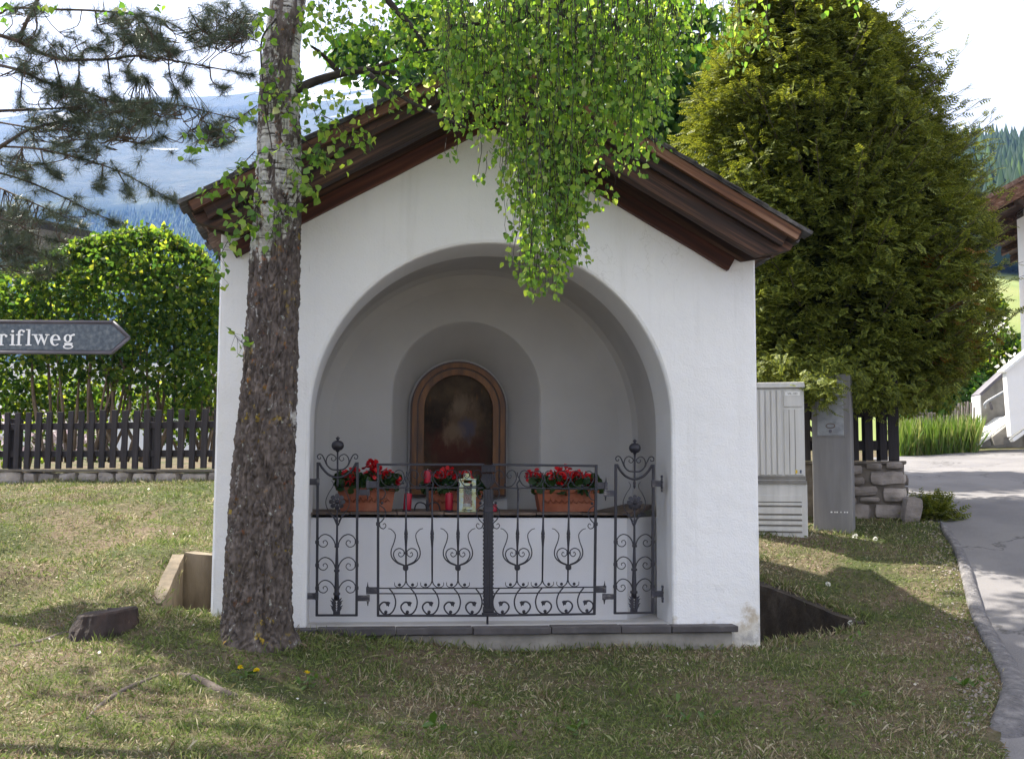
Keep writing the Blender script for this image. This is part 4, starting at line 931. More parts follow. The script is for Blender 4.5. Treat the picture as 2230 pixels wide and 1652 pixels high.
# ------------------------------------------------------------------ fences and stone walls behind
def stone_mesh(w, h, d, seed):
    rnd = random.Random(seed); n = 3; V = {}; vs_ = []; Fq = []
    def vid(i, j, k):
        if (i, j, k) not in V:
            p = Vector(((i / n - .5), (j / n - .5), (k / n - .5)))
            q = p * 2; r_ = max(abs(q.x)**6, 1e-9) + abs(q.y)**6 + abs(q.z)**6; q = q / (r_ ** (1/6)) * max(abs(q.x), abs(q.y), abs(q.z))
            q = Vector((q.x * w / 2, q.y * d / 2, q.z * h / 2)); o = Vector((seed * 3.1, seed * 1.7, 0))
            q += Vector((mn.noise(q * 6 + o), mn.noise(q * 6 + o + Vector((9, 0, 0))), mn.noise(q * 6 + o + Vector((0, 9, 0))))) * min(w, h) * .16
            V[(i, j, k)] = len(vs_); vs_.append(q)
        return V[(i, j, k)]
    for a in range(n):
        for b in range(n):
            Fq += [(vid(a, 0, b), vid(a+1, 0, b), vid(a+1, 0, b+1), vid(a, 0, b+1)), (vid(a, n, b), vid(a, n, b+1), vid(a+1, n, b+1), vid(a+1, n, b)),
                   (vid(0, a, b), vid(0, a, b+1), vid(0, a+1, b+1), vid(0, a+1, b)), (vid(n, a, b), vid(n, a+1, b), vid(n, a+1, b+1), vid(n, a, b+1)),
                   (vid(a, b, 0), vid(a, b+1, 0), vid(a+1, b+1, 0), vid(a+1, b, 0)), (vid(a, b, n), vid(a+1, b, n), vid(a+1, b+1, n), vid(a, b+1, n))]
    return MB().add(vs_, Fq).mesh('stone', MT['stone'])
# the garden boundary runs straight behind the chapel, from the pier by the road to the far left
FA, FB = Vector((3.42, 10.0, 0)), Vector((-7.2, 13.35, 0))
fd = (FB - FA).normalized(); FROT = Matrix.Rotation(math.atan2(-fd.y, -fd.x), 4, 'Z')       # local +x runs from left to right
def fence_at(px):                                # distance along the fence line hit by a picture column
    d = ray(px, 1000); a = d.x / d.y; t = (a * FA.y - FA.x) / (fd.x - a * fd.y); return t
def top_z(s): return .985 + .005 * max(0, s - 6.5)       # top of the low wall along the line
# left low wall
sl0, sl1 = fence_at(470) - .25, fence_at(-40)
lw_ = thing('stone_wall', 'low rubble stone wall under the picket fence left of the chapel', 'stone wall', matrix=Matrix.Translation(FA + fd * sl1) @ FROT)
Lw = sl1 - sl0; zt = P(230, 1019, (FA + fd * fence_at(230)).y).z
MB().box(0, Lw, -.02, .22, zt - .9, zt - .055).build('mortar_core', MT['mortar'], lw_)
x = 0.0; rnd = random.Random(5); i = 0
while x < Lw - .1:
    w = rnd.uniform(.17, .34); hh = rnd.uniform(.10, .155)
    if x + w > Lw: w = Lw - x
    me = stone_mesh(w - .02, hh, .18, 20 + i); link('stone', me, lw_, Matrix.Translation((x + w/2, .02, zt - .045 - hh/2 + rnd.uniform(-.008, .006))))
    me = stone_mesh(w * .95, .16, .16, 60 + i); link('stone', me, lw_, Matrix.Translation((x + w/2 + .06, .03, zt - .265)))
    x += w; i += 1
MB().box(0, Lw, -.07, .20, zt - .04, zt - .012).build('mortar_cap', MT['mortar'], lw_, bevel=.006)
# left picket fence
pf = thing('picket_fence', 'dark brown picket fence on the low stone wall left of the chapel', 'fence', matrix=Matrix.Translation(FA + fd * sl1) @ FROT)
ph = .62; sp_ = (fence_at(20) - fence_at(450)) / 18.0; pw_ = .068
me_p = MB().box(-pw_/2, pw_/2, -.012, .012, 0, ph).mesh('picket', MT['picket'])
x = Lw - (fence_at(447) - sl0); i = 0
xs_ = [x]
while xs_[-1] + sp_ < Lw: xs_.append(xs_[-1] + sp_)
while xs_[0] - sp_ > 0: xs_.insert(0, xs_[0] - sp_)
for i, x in enumerate(xs_):
    link('picket', me_p, pf, Matrix.Translation((x, -.03, zt - .004 + rnd.uniform(-.006, .006))) @ Matrix.Rotation(rnd.uniform(-.012, .012), 4, 'Y') @ Matrix.Rotation(rnd.uniform(-.06, .06), 4, 'Z'), bevel=.003)
for z in (.12, .42): MB().box(0, Lw, -.015, .03, zt + z, zt + z + .07).build('rail', MT['picket'], pf, bevel=.003)
for x in (Lw * .12, Lw * .66): MB().box(x - .05, x + .05, .032, .13, zt - .3, zt + .55).build('fence_post', MT['picket'], pf, bevel=.004)
# right pier
def fy(s): return (FA + fd * s)
s0, s1 = fence_at(1974), fence_at(1560)
Yr = fy((s0 + fence_at(1853)) / 2).y
rw = thing('stone_wall', 'rubble stone wall with coarse joints beside the road under the dark fence', 'stone wall', matrix=Matrix.Translation(fy(s0)) @ FROT)
def RP(px, py):                                  # local x, z on the front of the right wall
    s = fence_at(px); p = P(px, py, fy(s).y); return (s0 - s, p.z)
zr_t = RP(1900, 1004)[1]; zr_b = RP(1900, 1145)[1] - .3
MB().box(-(s1 - s0), -.02, .03, .34, zr_b, zr_t - .02).build('mortar_core', MT['mortar'], rw, bevel=.01)
MB().box(-(s1 - s0), .0, -.005, .35, zr_t - .022, zr_t + .004).build('mortar_cap', MT['mortar'], rw, bevel=.006)
kz = 2230 / 4096
for i, (xa, ya, xb, yb) in enumerate([(860,838,1010,912),(1030,825,1160,876),(1172,813,1318,868),(1058,885,1328,992),(850,925,1030,985),(800,995,1132,1072),(1143,1005,1338,1117),(975,1076,1138,1120),(820,1078,965,1130),(830,1130,1066,1272),(1078,1124,1342,1242),(800,838,850,905),(760,910,845,980),(700,990,790,1080),(640,1000,700,1100),(700,1085,810,1180),(640,1120,700,1220),(1100,1246,1340,1290),(830,1276,1080,1310)]):
    (ax_, az_), (bx, bz_) = RP((2900 + xa/1.835)*kz, (1400 + ya/1.835)*kz), RP((2900 + xb/1.835)*kz, (1400 + yb/1.835)*kz)
    me = stone_mesh(bx - ax_ - .008, az_ - bz_ - .004, .20, 100 + i); link('stone', me, rw, Matrix.Translation(((ax_ + bx) / 2, .085, (az_ + bz_) / 2)))
for i in range(7):                               # stones round the road end of the wall
    z = zr_b + .1 + i * .1; link('stone', stone_mesh(.16, .10, .14 + .04 * (i % 2), 140 + i), rw, Matrix.Translation((-.06, .24, z)))
# right dark fence
rfn = thing('picket_fence', 'dark picket fence with corner post under the yew beside the road', 'fence', matrix=Matrix.Translation(fy(s0)) @ FROT)
zf = zr_t + .006
for (xa, xb) in ((928, 985), (1032, 1090), (1140, 1196), (840, 890), (745, 800), (660, 715), (575, 630)):
    a = RP((2900 + xa/1.835)*kz, 1000)[0]; b = RP((2900 + xb/1.835)*kz, 1000)[0]
    MB().box(a, b, -.01, .014, zf, zf + .66).build('picket', MT['picket'], rfn, bevel=.003)
for (xa, xb) in ((986, 1030), (1092, 1138), (890, 926)):          # second row on the back of the rails
    a = RP((2900 + (xa + 20)/1.835)*kz, 1000)[0]; b = RP((2900 + (xb + 8)/1.835)*kz, 1000)[0]
    MB().box(a, b, .075, .099, zf, zf + .64).build('picket', MT['picket'], rfn, bevel=.003)
a = RP(1935, 1000)[0]; b = RP(1959, 1000)[0]
MB().box(a, b, -.02, .13, zf, zf + .75).build('corner_post', MT['picket'], rfn, bevel=.005)
for z in (.09, .38): MB().box(-(s1 - s0) * .9, a, .018, .072, zf + z, zf + z + .085).build('rail', MT['picket'], rfn, bevel=.003)
p = G(1991, 1136, 8, 11); up_ = link('standing_stone', stone_mesh(.15, .25, .14, 300), None, Matrix.Translation((p.x, 9.93, p.z + .085)) @ Matrix.Rotation(.06, 4, 'Y'))
tag(up_, 'grey upright stone leaning at the road end of the rubble wall', 'stone')

# ------------------------------------------------------------------ utility cabinet and meter post
YC = 9.35
c0 = P(1656, 1162, YC); cw = (P(1750, 1100, YC).x - P(1640, 1100, YC).x) / .94; chh = P(1700, 834, YC).z - c0.z
cb = thing('utility_cabinet', 'pale grey ribbed utility cabinet standing against the chapel on the grass', 'utility cabinet', matrix=Matrix.Translation((P(1757, 1162, YC).x - .30, YC, c0.z)) @ Matrix.Rotation(R(-13), 4, 'Z'))
hw, dp = .32, .32; zs_ = lambda py: P(1700, py, YC).z - c0.z
MB().box(-hw, hw*.94, .012, dp, -.15, zs_(1052)).build('plinth', MT['cabinet'], cb, bevel=.004)
MB().box(-hw*1.0, hw*.90, .006, dp, zs_(1050), zs_(846)).build('body', MT['cabinet'], cb, bevel=.005)
MB().box(-hw*1.03, hw*.92, -.015, dp + .02, zs_(845), zs_(833)).build('lid', MT['cabinet'], cb, bevel=.006)
MB().box(-hw*1.02, hw*.94, -.004, .01, zs_(1053), zs_(1046)).build('seam', MT['cab_dark'], cb)
MB().box(-hw*1.0, hw*.92, .0, .006, zs_(1044), zs_(1036)).build('seam', MT['cab_dark'], cb)
for k in range(9):
    x = -hw + .035 + k * .045
    if x < hw * .42: MB().box(x, x + .034, -.006, .006, zs_(1034), zs_(850)).build('rib', MT['cabinet'], cb, bevel=.004)
MB().box(hw*.40, hw*.86, -.004, .006, zs_(1034), zs_(890)).build('rib', MT['cabinet'], cb, bevel=.004)
for x in (hw*.52, hw*.66): MB().box(x, x + .005, -.0055, -.003, zs_(1032), zs_(892)).build('rib_groove', MT['cab_dark'], cb)
MB().box(hw*.40, hw*.86, -.004, .006, zs_(886), zs_(850)).build('rib', MT['cabinet'], cb, bevel=.004)
MB().box(hw*.44, hw*.80, -.007, -.004, zs_(862), zs_(854)).build('label_plate', MT['white'], cb)
def flat_text(body, size, mat, parent, mtx, name):
    cu = bpy.data.curves.new(name, 'FONT'); cu.body = body; cu.size = size; cu.extrude = .0005; cu.align_x = 'CENTER'; cu.align_y = 'CENTER'
    to = bpy.data.objects.new(name, cu); col.objects.link(to); dg = bpy.context.evaluated_depsgraph_get()
    me = bpy.data.meshes.new_from_object(to.evaluated_get(dg)); bpy.data.objects.remove(to); bpy.data.curves.remove(cu)
    me.materials.clear(); me.materials.append(mat); return link(name, me, parent, mtx)
flat_text('VK-183', .026, MT['cab_dark'], cb, Matrix.Translation((hw*.62, -.0078, zs_(858))) @ Matrix.Rotation(R(90), 4, 'X'), 'lettering')
MB().box(hw*.66, hw*.71, -.007, -.004, zs_(1030), zs_(1023)).build('yellow_sticker', pmat('yellow_sticker', [(.3, (.6, .42, .02)), (.7, (.65, .46, .03))], 5), cb)
MB().box(hw*.77, hw*.81, -.007, -.004, zs_(1030), zs_(1023)).build('dark_sticker', pmat('blue_sticker', [(.3, (.05, .07, .12)), (.7, (.08, .1, .16))], 5), cb)
for (ya, yb) in ((1078, 1092), (1094, 1100), (1106, 1118), (1124, 1130), (1136, 1142), (1150, 1156)):
    MB().box(-hw, hw*.80, .004, .011, zs_(yb), zs_(ya)).build('louvre', MT['cabinet'], cb, bevel=.003)
    MB().box(-hw, hw*.80, .009, .0115, zs_(yb) - .012, zs_(yb)).build('louvre_gap', MT['cab_dark'], cb)
YM = 9.62
m0 = P(1773, 1152, YM); m1 = P(1856, 1149, YM)
mp_ = thing('meter_post', 'tall grey concrete meter post with a galvanised door beside the cabinet', 'meter post', matrix=Matrix.Translation(((m0.x + m1.x) / 2, YM, m0.z)) @ Matrix.Rotation(R(-21), 4, 'Z'))
mw = (m1.x - m0.x) / 2; zm = lambda py: P(1810, py, YM).z - m0.z
MB().box(-mw, mw, 0, .26, -.3, zm(815)).build('post_body', MT['post_con'], mp_, bevel=.008)
ml, mr = P(1781, 940, YM).x - (m0.x + m1.x)/2, P(1837, 940, YM).x - (m0.x + m1.x)/2
MB().box(ml - .012, mr + .012, -.004, .002, zm(952), zm(826)).build('door_frame', MT['post_con'], mp_, bevel=.002)
md_ = MB().box(ml, mr, -.010, -.0035, zm(948), zm(829)).build('door', MT['steel'], mp_, bevel=.002)
cxm = (ml + mr) / 2
MB().box(cxm - .055, cxm + .055, -.016, -.0105, zm(919.5), zm(915.5)).build('slot_hood', MT['steel'], md_, bevel=.002)
ring = [(cxm + .036*math.cos(2*math.pi*i/16)*(1 if abs(math.cos(2*math.pi*i/16)) < .7 else .98), -.012, zm(927) + .018*math.sin(2*math.pi*i/16)) for i in range(17)]
MB().tube(ring, .004, 5).build('window_rim', pmat('brown_rim', [(.3, (.10, .07, .06)), (.7, (.14, .1, .09))], 6), md_)
MB().box(cxm - .026, cxm + .026, -.013, -.0105, zm(930), zm(924)).build('window_plate', MT['steel'], md_)
MB().lathe([(.014, -.003), (.014, .003), (.006, .004)], 12).build('lock', MT['sign_rim'], md_, matrix=Matrix.Translation((cxm, -.012, zm(938.5))) @ Matrix.Rotation(R(90), 4, 'X'))
rnd = random.Random(3); sc_ = MB()
for k in range(7):
    x = rnd.uniform(-.02, mw * .7); sc_.box(x, x + rnd.uniform(.006, .016), -.0022, -.0005, zm(1116), zm(1113))
sc_.build('scrape_marks', MT['white'], mp_)

# ------------------------------------------------------------------ far right: house, steps, old fence
OH = P(2111, 455, 17.0); e1 = Vector((.545, .838, 0)); e2 = Vector((.838, -.545, 0)); sl = math.tan(R(24))
hs = thing('house', 'white house with overhanging dark wooden roof at the right edge behind the road', 'house', loc=(OH.x, OH.y, 0))
def HP(a, b, z): p = e1 * a + e2 * b; return (p.x, p.y, z)
RW = 5.0
zt_ = OH.z
def hroof(b, dz=0): return zt_ + sl * min(b, 2*RW - b) + dz
hm = MB()
for (ba, bb) in ((0, RW), (RW, 2*RW)):
    hm.hexa([HP(0, ba, hroof(ba, -.14)), HP(0, bb, hroof(bb, -.14)), HP(11, bb, hroof(bb, -.14)), HP(11, ba, hroof(ba, -.14)), HP(0, ba, hroof(ba, -.02)), HP(0, bb, hroof(bb, -.02)), HP(11, bb, hroof(bb, -.02)), HP(11, ba, hroof(ba, -.02))])
hro = hm.build('roof', MT['wood_dark'], hs)
tl = MB()
for (ba, bb) in ((-.05, RW), (RW, 2*RW + .05)):
    tl.hexa([HP(-.05, ba, hroof(ba, -.02)), HP(-.05, bb, hroof(bb, -.02)), HP(11.05, bb, hroof(bb, -.02)), HP(11.05, ba, hroof(ba, -.02)), HP(-.05, ba, hroof(ba, .05)), HP(-.05, bb, hroof(bb, .05)), HP(11.05, bb, hroof(bb, .05)), HP(11.05, ba, hroof(ba, .05))])
tl.build('roof_covering', MT['shingle_wood'], hro)
for k in range(9):
    b = 0.12 + k * .55; a = .0
    for kk in range(1):
        MB().hexa([HP(.0, b, hroof(b, -.26)), HP(.0, b + .12, hroof(b + .12, -.26)), HP(1.2, b + .12, hroof(b + .12, -.26)), HP(1.2, b, hroof(b, -.26)), HP(.0, b, hroof(b, -.142)), HP(.0, b + .12, hroof(b + .12, -.142)), HP(1.2, b + .12, hroof(b + .12, -.142)), HP(1.2, b, hroof(b, -.142))]).build('purlin', MT['wood_dark'], hro) if k in (1, 5) else None
for k in range(12):
    a = .15 + k * .8
    MB().hexa([HP(a, -.02, hroof(-.02, -.26)), HP(a, .6, hroof(.6, -.26)), HP(a + .1, .6, hroof(.6, -.26)), HP(a + .1, -.02, hroof(-.02, -.26)), HP(a, -.02, hroof(-.02, -.142)), HP(a, .6, hroof(.6, -.142)), HP(a + .1, .6, hroof(.6, -.142)), HP(a + .1, -.02, hroof(-.02, -.142))]).build('rafter', MT['wood_dark'], hro)
for k, (b0, b1) in enumerate(((0, RW), (RW, 2*RW))):
    MB().hexa([HP(-.04, b0, hroof(b0, -.24)), HP(-.04, b1, hroof(b1, -.24)), HP(.0, b1, hroof(b1, -.24)), HP(.0, b0, hroof(b0, -.24)), HP(-.04, b0, hroof(b0, -.022)), HP(-.04, b1, hroof(b1, -.022)), HP(.0, b1, hroof(b1, -.022)), HP(.0, b0, hroof(b0, -.022))]).build('verge_board', MT['wood_verge'], hro)
wm = MB(); b0, b1, a0, a1 = .50, 2*RW - .5, .95, 10.2
wm.add([HP(a0, b0, .5), HP(a0, b1, .5), HP(a0, b1, hroof(b1, -.15)), HP(a0, RW, hroof(RW, -.15)), HP(a0, b0, hroof(b0, -.15))], [(0, 1, 2, 3, 4)])
wm.add([HP(a0, b0, .5), HP(a1, b0, .5), HP(a1, b0, hroof(b0, -.15)), HP(a0, b0, hroof(b0, -.15))], [(0, 3, 2, 1)])
wm.add([HP(a1, b0, .5), HP(a1, b1, .5), HP(a1, b1, hroof(b1, -.15)), HP(a1, RW, hroof(RW, -.15)), HP(a1, b0, hroof(b0, -.15))], [(4, 3, 2, 1, 0)])
wm.build('wall', MT['white'], hs)
zb_ = lambda py: P(2222, py, 17.6).z
wf = MB(); 
wf.hexa([HP(a0 - .05, b0 + .10, zb_(705)), HP(a0 - .05, b0 + 1.2, zb_(705)), HP(a0 + .02, b0 + 1.2, zb_(705)), HP(a0 + .02, b0 + .10, zb_(705)), HP(a0 - .05, b0 + .10, zb_(610)), HP(a0 - .05, b0 + 1.2, zb_(610)), HP(a0 + .02, b0 + 1.2, zb_(610)), HP(a0 + .02, b0 + .10, zb_(610))])
wfo = wf.build('window_frame', MT['frame'], hs)
MB().hexa([HP(a0 - .06, b0 + .22, zb_(698)), HP(a0 - .06, b0 + 1.08, zb_(698)), HP(a0 - .051, b0 + 1.08, zb_(698)), HP(a0 - .051, b0 + .22, zb_(698)), HP(a0 - .06, b0 + .22, zb_(617)), HP(a0 - .06, b0 + 1.08, zb_(617)), HP(a0 - .051, b0 + 1.08, zb_(617)), HP(a0 - .051, b0 + .22, zb_(617))]).build('pane', pmat('dark_glass', [(.3, (.02, .025, .03)), (.7, (.04, .05, .06))], 2, rough=.1), wfo)
# entrance steps beside the house: rough grey cheek wall, white parapet, handrail
YT = 16.6
def quadwall(name, pts, y, th, mat, par, bevel=.01):
    q = [P(x, yy, y) for x, yy in pts]; w = par.matrix_world.inverted() if False else Matrix.Translation(-par.location)
    return MB().prism([w @ p for p in q], (0, th, 0)).build(name, mat, par, bevel=bevel)
st_ = thing('entrance_steps', 'outside steps with rough grey side wall and handrail below the white house', 'steps', loc=P(2165, 965, YT))
quadwall('side_wall', [(2134, 858), (2198, 800), (2240, 765), (2240, 975), (2136, 975)], YT + 1.0, .2, MT['concrete'], st_)
quadwall('coping', [(2131, 858), (2198, 797), (2240, 760), (2240, 768), (2198, 806), (2133, 866)], YT + .95, .3, MT['sign_rim'], st_)
quadwall('wall_edge', [(2132, 862), (2136, 860), (2139, 972), (2135, 972)], YT + .9, .3, MT['white'], st_, 0)
MB().tube([P(x, y, YT + .8) - st_.location for x, y in ((2146, 889), (2144, 880), (2150, 874), (2198, 846), (2240, 822))], .022, 8).build('handrail', MT['steel'], st_, smooth=True)
MB().tube([P(2160, 890, YT + .95) - st_.location, P(2156, 876, YT + .8) - st_.location], .02, 6).build('rail_bracket', MT['sign_rim'], st_)
for i, (a, b) in enumerate((((2126, 970), (2164, 948)), ((2160, 948), (2188, 928)), ((2186, 930), (2215, 908)))):
    quadwall('tread', [(a[0], a[1] - 6), (b[0], b[1] - 6), (b[0], b[1] + 2), (a[0], a[1] + 2)], YT + .1 + .06 * i, .8, MT['white'], st_, .005)
quadwall('stringer', [(2162, 950), (2206, 916), (2206, 940), (2186, 955), (2186, 968), (2166, 970)], YT + .02, .12, MT['concrete'], st_)
pp = thing('parapet', 'smooth white parapet panel rising along the steps at the right edge', 'parapet', loc=P(2215, 955, YT - .3))
quadwall('panel', [(2191, 808), (2260, 752), (2260, 910), (2202, 951)], YT - .3, .14, MT['white'], pp)
quadwall('coping', [(2187, 805), (2260, 746), (2260, 755), (2190, 811)], YT - .36, .26, MT['white'], pp)
quadwall('foot', [(2204, 955), (2260, 914), (2260, 925), (2208, 962)], YT - .28, .12, MT['white'], pp)
# old grey paling fence
of = thing('paling_fence', 'old weathered grey paling fence leaning in tall grass beyond the road', 'fence', loc=P(2045, 985, 17.5)); rnd = random.Random(9)
for k in range(27):
    px = 1950 + k * 6.6; top = 908 + 8 * math.sin(k * .5) - (14 if k > 19 else 0) - .5 * k + rnd.uniform(-5, 5); Y = 17.2 + rnd.uniform(-.06, .06)
    lean = rnd.uniform(-3, 3) + (6 if 4 < k < 12 else -6)
    a, b = P(px + lean + 3, 990, Y) - of.location, P(px, top, Y) - of.location; w = rnd.uniform(.014, .022)
    MB().tube([a, b], [w * 1.1, w * .8], 5).build('paling', MT['grey_picket'], of)
for py in (925, 962): MB().tube([P(1940, py + 4, 17.3) - of.location, P(2124, py - 6, 17.3) - of.location], .022, 6).build('rail', MT['grey_picket'], of)

# ------------------------------------------------------------------ far left: neighbour's house behind the hedge
nh = thing('neighbour_house', 'white house with dark roof behind the shrub on the left', 'house', loc=(-9.0, 24, 0))
MB().box(-9, 4.0, 0, 8, .3, 3.3).build('wall', MT['white'], nh)
e = MB()
ra, rb = P(-160, 452, 22.8) - nh.location, P(205, 520, 22.8) - nh.location
e.hexa([ra, rb, rb + Vector((0, 9, 0)), ra + Vector((0, 9, 0)), ra + Vector((0, 0, .32)), rb + Vector((0, 0, .14)), rb + Vector((0, 9, .14)), ra + Vector((0, 9, .32))])
e.build('roof', pmat('slate_roof', [(.3, (.02, .019, .02)), (.7, (.04, .037, .037))], 3, 6, .9), nh)
for k in range(3): 
    w_ = MB().box(-7 + k * 3.2, -5.8 + k * 3.2, -.05, .02, 1.4, 2.6).build('window', MT['frame_dark'], nh)
    MB().box(-6.9 + k * 3.2, -5.9 + k * 3.2, -.06, -.051, 1.5, 2.5).build('pane', bpy.data.materials['dark_glass'], w_)

# ------------------------------------------------------------------ birch
YB = 6.15
def zp(x, y): return (x * .29667, y * .29667)      # points measured on an enlarged corner of the picture
base = G(560, 1392, 5, 7)
bt = thing('birch_tree', 'birch with rugged dark trunk and hanging green twigs in front of the chapel', 'birch tree', loc=(base.x, base.y, base.z))
BO = Vector(bt.location)
TR = [(1440, 560, 176), (1400, 560, 165), (1375, 560, 148), (1320, 562, 142), (1200, 566, 137), (1000, 576, 126), (800, 588, 111), (600, 598, 104), (480, 603, 98), (400, 607, 96), (300, 609, 92), (200, 608, 86), (100, 614, 80), (0, 628, 76), (-200, 640, 70), (-600, 660, 58), (-1100, 680, 40), (-1700, 700, 16)]
ty = [t[0] for t in TR][::-1]; tc = [t[1] for t in TR][::-1]; tw = [t[2] for t in TR][::-1]
def trunk_at(py):
    c = np.interp(py, ty, tc); w = np.interp(py, ty, tw); p = P(c, py, YB); return p, w / 2 * YB / F_PX
pys = list(np.linspace(1440, -60, 560)) + list(np.linspace(-90, -1700, 30)); nc = 190; V = []; 
for py in pys:
    c, r_ = trunk_at(py)
    for j in range(nc):
        w = 2 * math.pi * j / nc; dx, dy = math.cos(w), math.sin(w); z = c.z
        q = Vector((dx * 1.0, dy * 1.0, 0))
        lo_ = mn.noise(Vector((dx * 1.3, dy * 1.3, z * 1.1)))
        d = mn.voronoi(Vector((dx * r_ * 30 + lo_ * 1.5, dy * r_ * 30, z * 9.0 + lo_ * 1.2 + 2.2 * mn.noise(Vector((dx * 4, dy * 4, z * 3))))))[0]
        plate = min(1.0, max(0.0, (d[1] - d[0]) * 5.0)) + .35 * mn.noise(Vector((dx * r_ * 22, dy * r_ * 22, z * 9)))
        fine = mn.fractal(Vector((dx * r_ * 60, dy * r_ * 60, z * 40)), 1.0, 2.0, 4)
        hi = 1 - .75 * sm(2.2, 3.6, z)
        rr = r_ * (1 + .05 * lo_) + hi * ((plate - .6) * .017 + .008 * fine) + (1 - hi) * .003 * fine
        rr += max(0, .10 - (z - base.z)) * .10 * (1 + .9 * math.sin(3 * w + 1) + .5 * math.sin(5 * w))
        V.append((c.x + dx * rr - BO.x, c.y + dy * rr - BO.y, z - BO.z))
V = np.array(V); ii = np.arange(len(pys) * nc).reshape(len(pys), nc)
Fq = np.stack([ii[:-1], np.roll(ii[:-1], -1, 1), np.roll(ii[1:], -1, 1), ii[1:]], -1).reshape(-1, 4)
def birch_bark():
    mt, nt, out = new_mat('birch_bark'); v = coords(nt)
    c = ramp(nt, [(.3, (.028, .023, .02)), (.46, (.085, .07, .062)), (.6, (.145, .12, .107)), (.78, (.24, .21, .19))], noise_n(nt, coords(nt, (1, 1, .45)), 26, 8, .7))
    sep = N(nt, 'ShaderNodeSeparateXYZ'); nt.links.new(v, sep.inputs[0])
    up = mathn(nt, 'MULTIPLY_ADD', sep.outputs['Z'], .075); up.node.inputs[2].default_value = -.095
    # pale paper bark: patches low down, larger high up, cut by dark horizontal scars
    wm_ = mathn(nt, 'ADD', noise_n(nt, coords(nt, (1, 1, .35)), 6.5, 6, .62), mathn(nt, 'MINIMUM', up, .24))
    white = ramp(nt, [(.60, (0,0,0)), (.64, (1,1,1))], wm_)
    wc = ramp(nt, [(.36, (.05, .045, .04)), (.44, (.42, .41, .39)), (.7, (.62, .61, .58))], noise_n(nt, coords(nt, (1, 1, 7)), 9, 5))
    c = mixc(nt, white, c, wc)
    li = ramp(nt, [(.60, (0,0,0)), (.66, (1,1,1))], noise_n(nt, v, 19, 6, .62)); low = ramp(nt, [(.36, (0,0,0)), (.56, (1,1,1))], noise_n(nt, v, 1.6, 2))
    c = mixc(nt, mathn(nt, 'MULTIPLY', mathn(nt, 'MULTIPLY', li, low), .85), c, ramp(nt, [(.45, (.26, .085, .02)), (.55, (.36, .26, .03))], noise_n(nt, v, 5, 2)))
    gl_ = ramp(nt, [(.64, (0,0,0)), (.68, (1,1,1))], noise_n(nt, coords(nt, (1.2, 1.2, 1)), 22, 4, .6))
    c = mixc(nt, mathn(nt, 'MULTIPLY', gl_, .8), c, (.34, .35, .32))
    bsdf(nt, out, c, .9, 0, noise_n(nt, coords(nt, (1, 1, .5)), 55, 6, .7), .7, .012, .2); return mt
link('trunk', npmesh('trunk', V, Fq, birch_bark(), smooth=True), bt)
leafs = []                                         # (position, axis, size, keep as own object)
twigs = MB()
def twig(path, r0, r1, n=4):
    twigs.tube([p - BO for p in path], [r0 + (r1 - r0) * i / (len(path) - 1) for i in range(len(path))], n, cap=False)
def leaf(p, ax, s, own=False): leafs.append((p, ax, s, own))
rb = random.Random(21)
def limb(pts, r0, r1, name='branch', Y0=YB, Y1=YB, n=8):
    k = len(pts); q = cat([P(x, y, Y0 + (Y1 - Y0) * i / (k - 1)) for i, (x, y) in enumerate(pts)], 6)
    q = [p + Vector((mn.noise(p * 5), mn.noise(p * 5 + Vector((7, 0, 0))), mn.noise(p * 5 + Vector((0, 7, 0))))) * .012 for p in q]
    MB().tube([p - BO for p in q], [r0 + (r1 - r0) * i / (len(q) - 1) for i in range(len(q))], n).build(name, MT['bark_branch'], bt, smooth=True); return q
limbs = [limb([(630, 205), (690, 175), (750, 157), (800, 155), (868, 162)], .026, .017, Y1=6.0),
 limb([(738, 158), (715, 135), (690, 110), (678, 100)], .016, .006, Y0=6.1, Y1=6.0),
 limb([(800, 160), (835, 185), (880, 212), (920, 235), (970, 255), (1026, 281)], .015, .004, Y0=6.02, Y1=5.8),
 limb([(825, -20), (870, 30), (905, 72), (930, 110)], .020, .008, Y0=5.9, Y1=5.9),
 limb([(820, 145), (900, 118), (975, 108), (1040, 100)], .010, .004, Y0=6.0, Y1=5.8),
 limb([(975, 58), (1060, 50), (1120, 45), (1180, 30), (1240, -10)], .012, .010, Y0=5.8, Y1=5.7),
 limb([(640, -60), (800, -130), (1000, -150), (1200, -120), (1330, -60), (1400, 10)], .045, .012, Y0=6.1, Y1=5.6),
 limb([(650, -200), (900, -330), (1200, -330), (1450, -220), (1620, -80)], .05, .012, Y0=6.15, Y1=5.9),
 limb([(600, 40), (568, 90), (572, 180), (580, 260), (592, 330)], .006, .003, Y0=6.02, Y1=5.98),
 limb([(635, -40), (500, -160), (300, -200), (100, -120), (-40, -40)], .035, .01, Y0=6.1, Y1=5.6)]
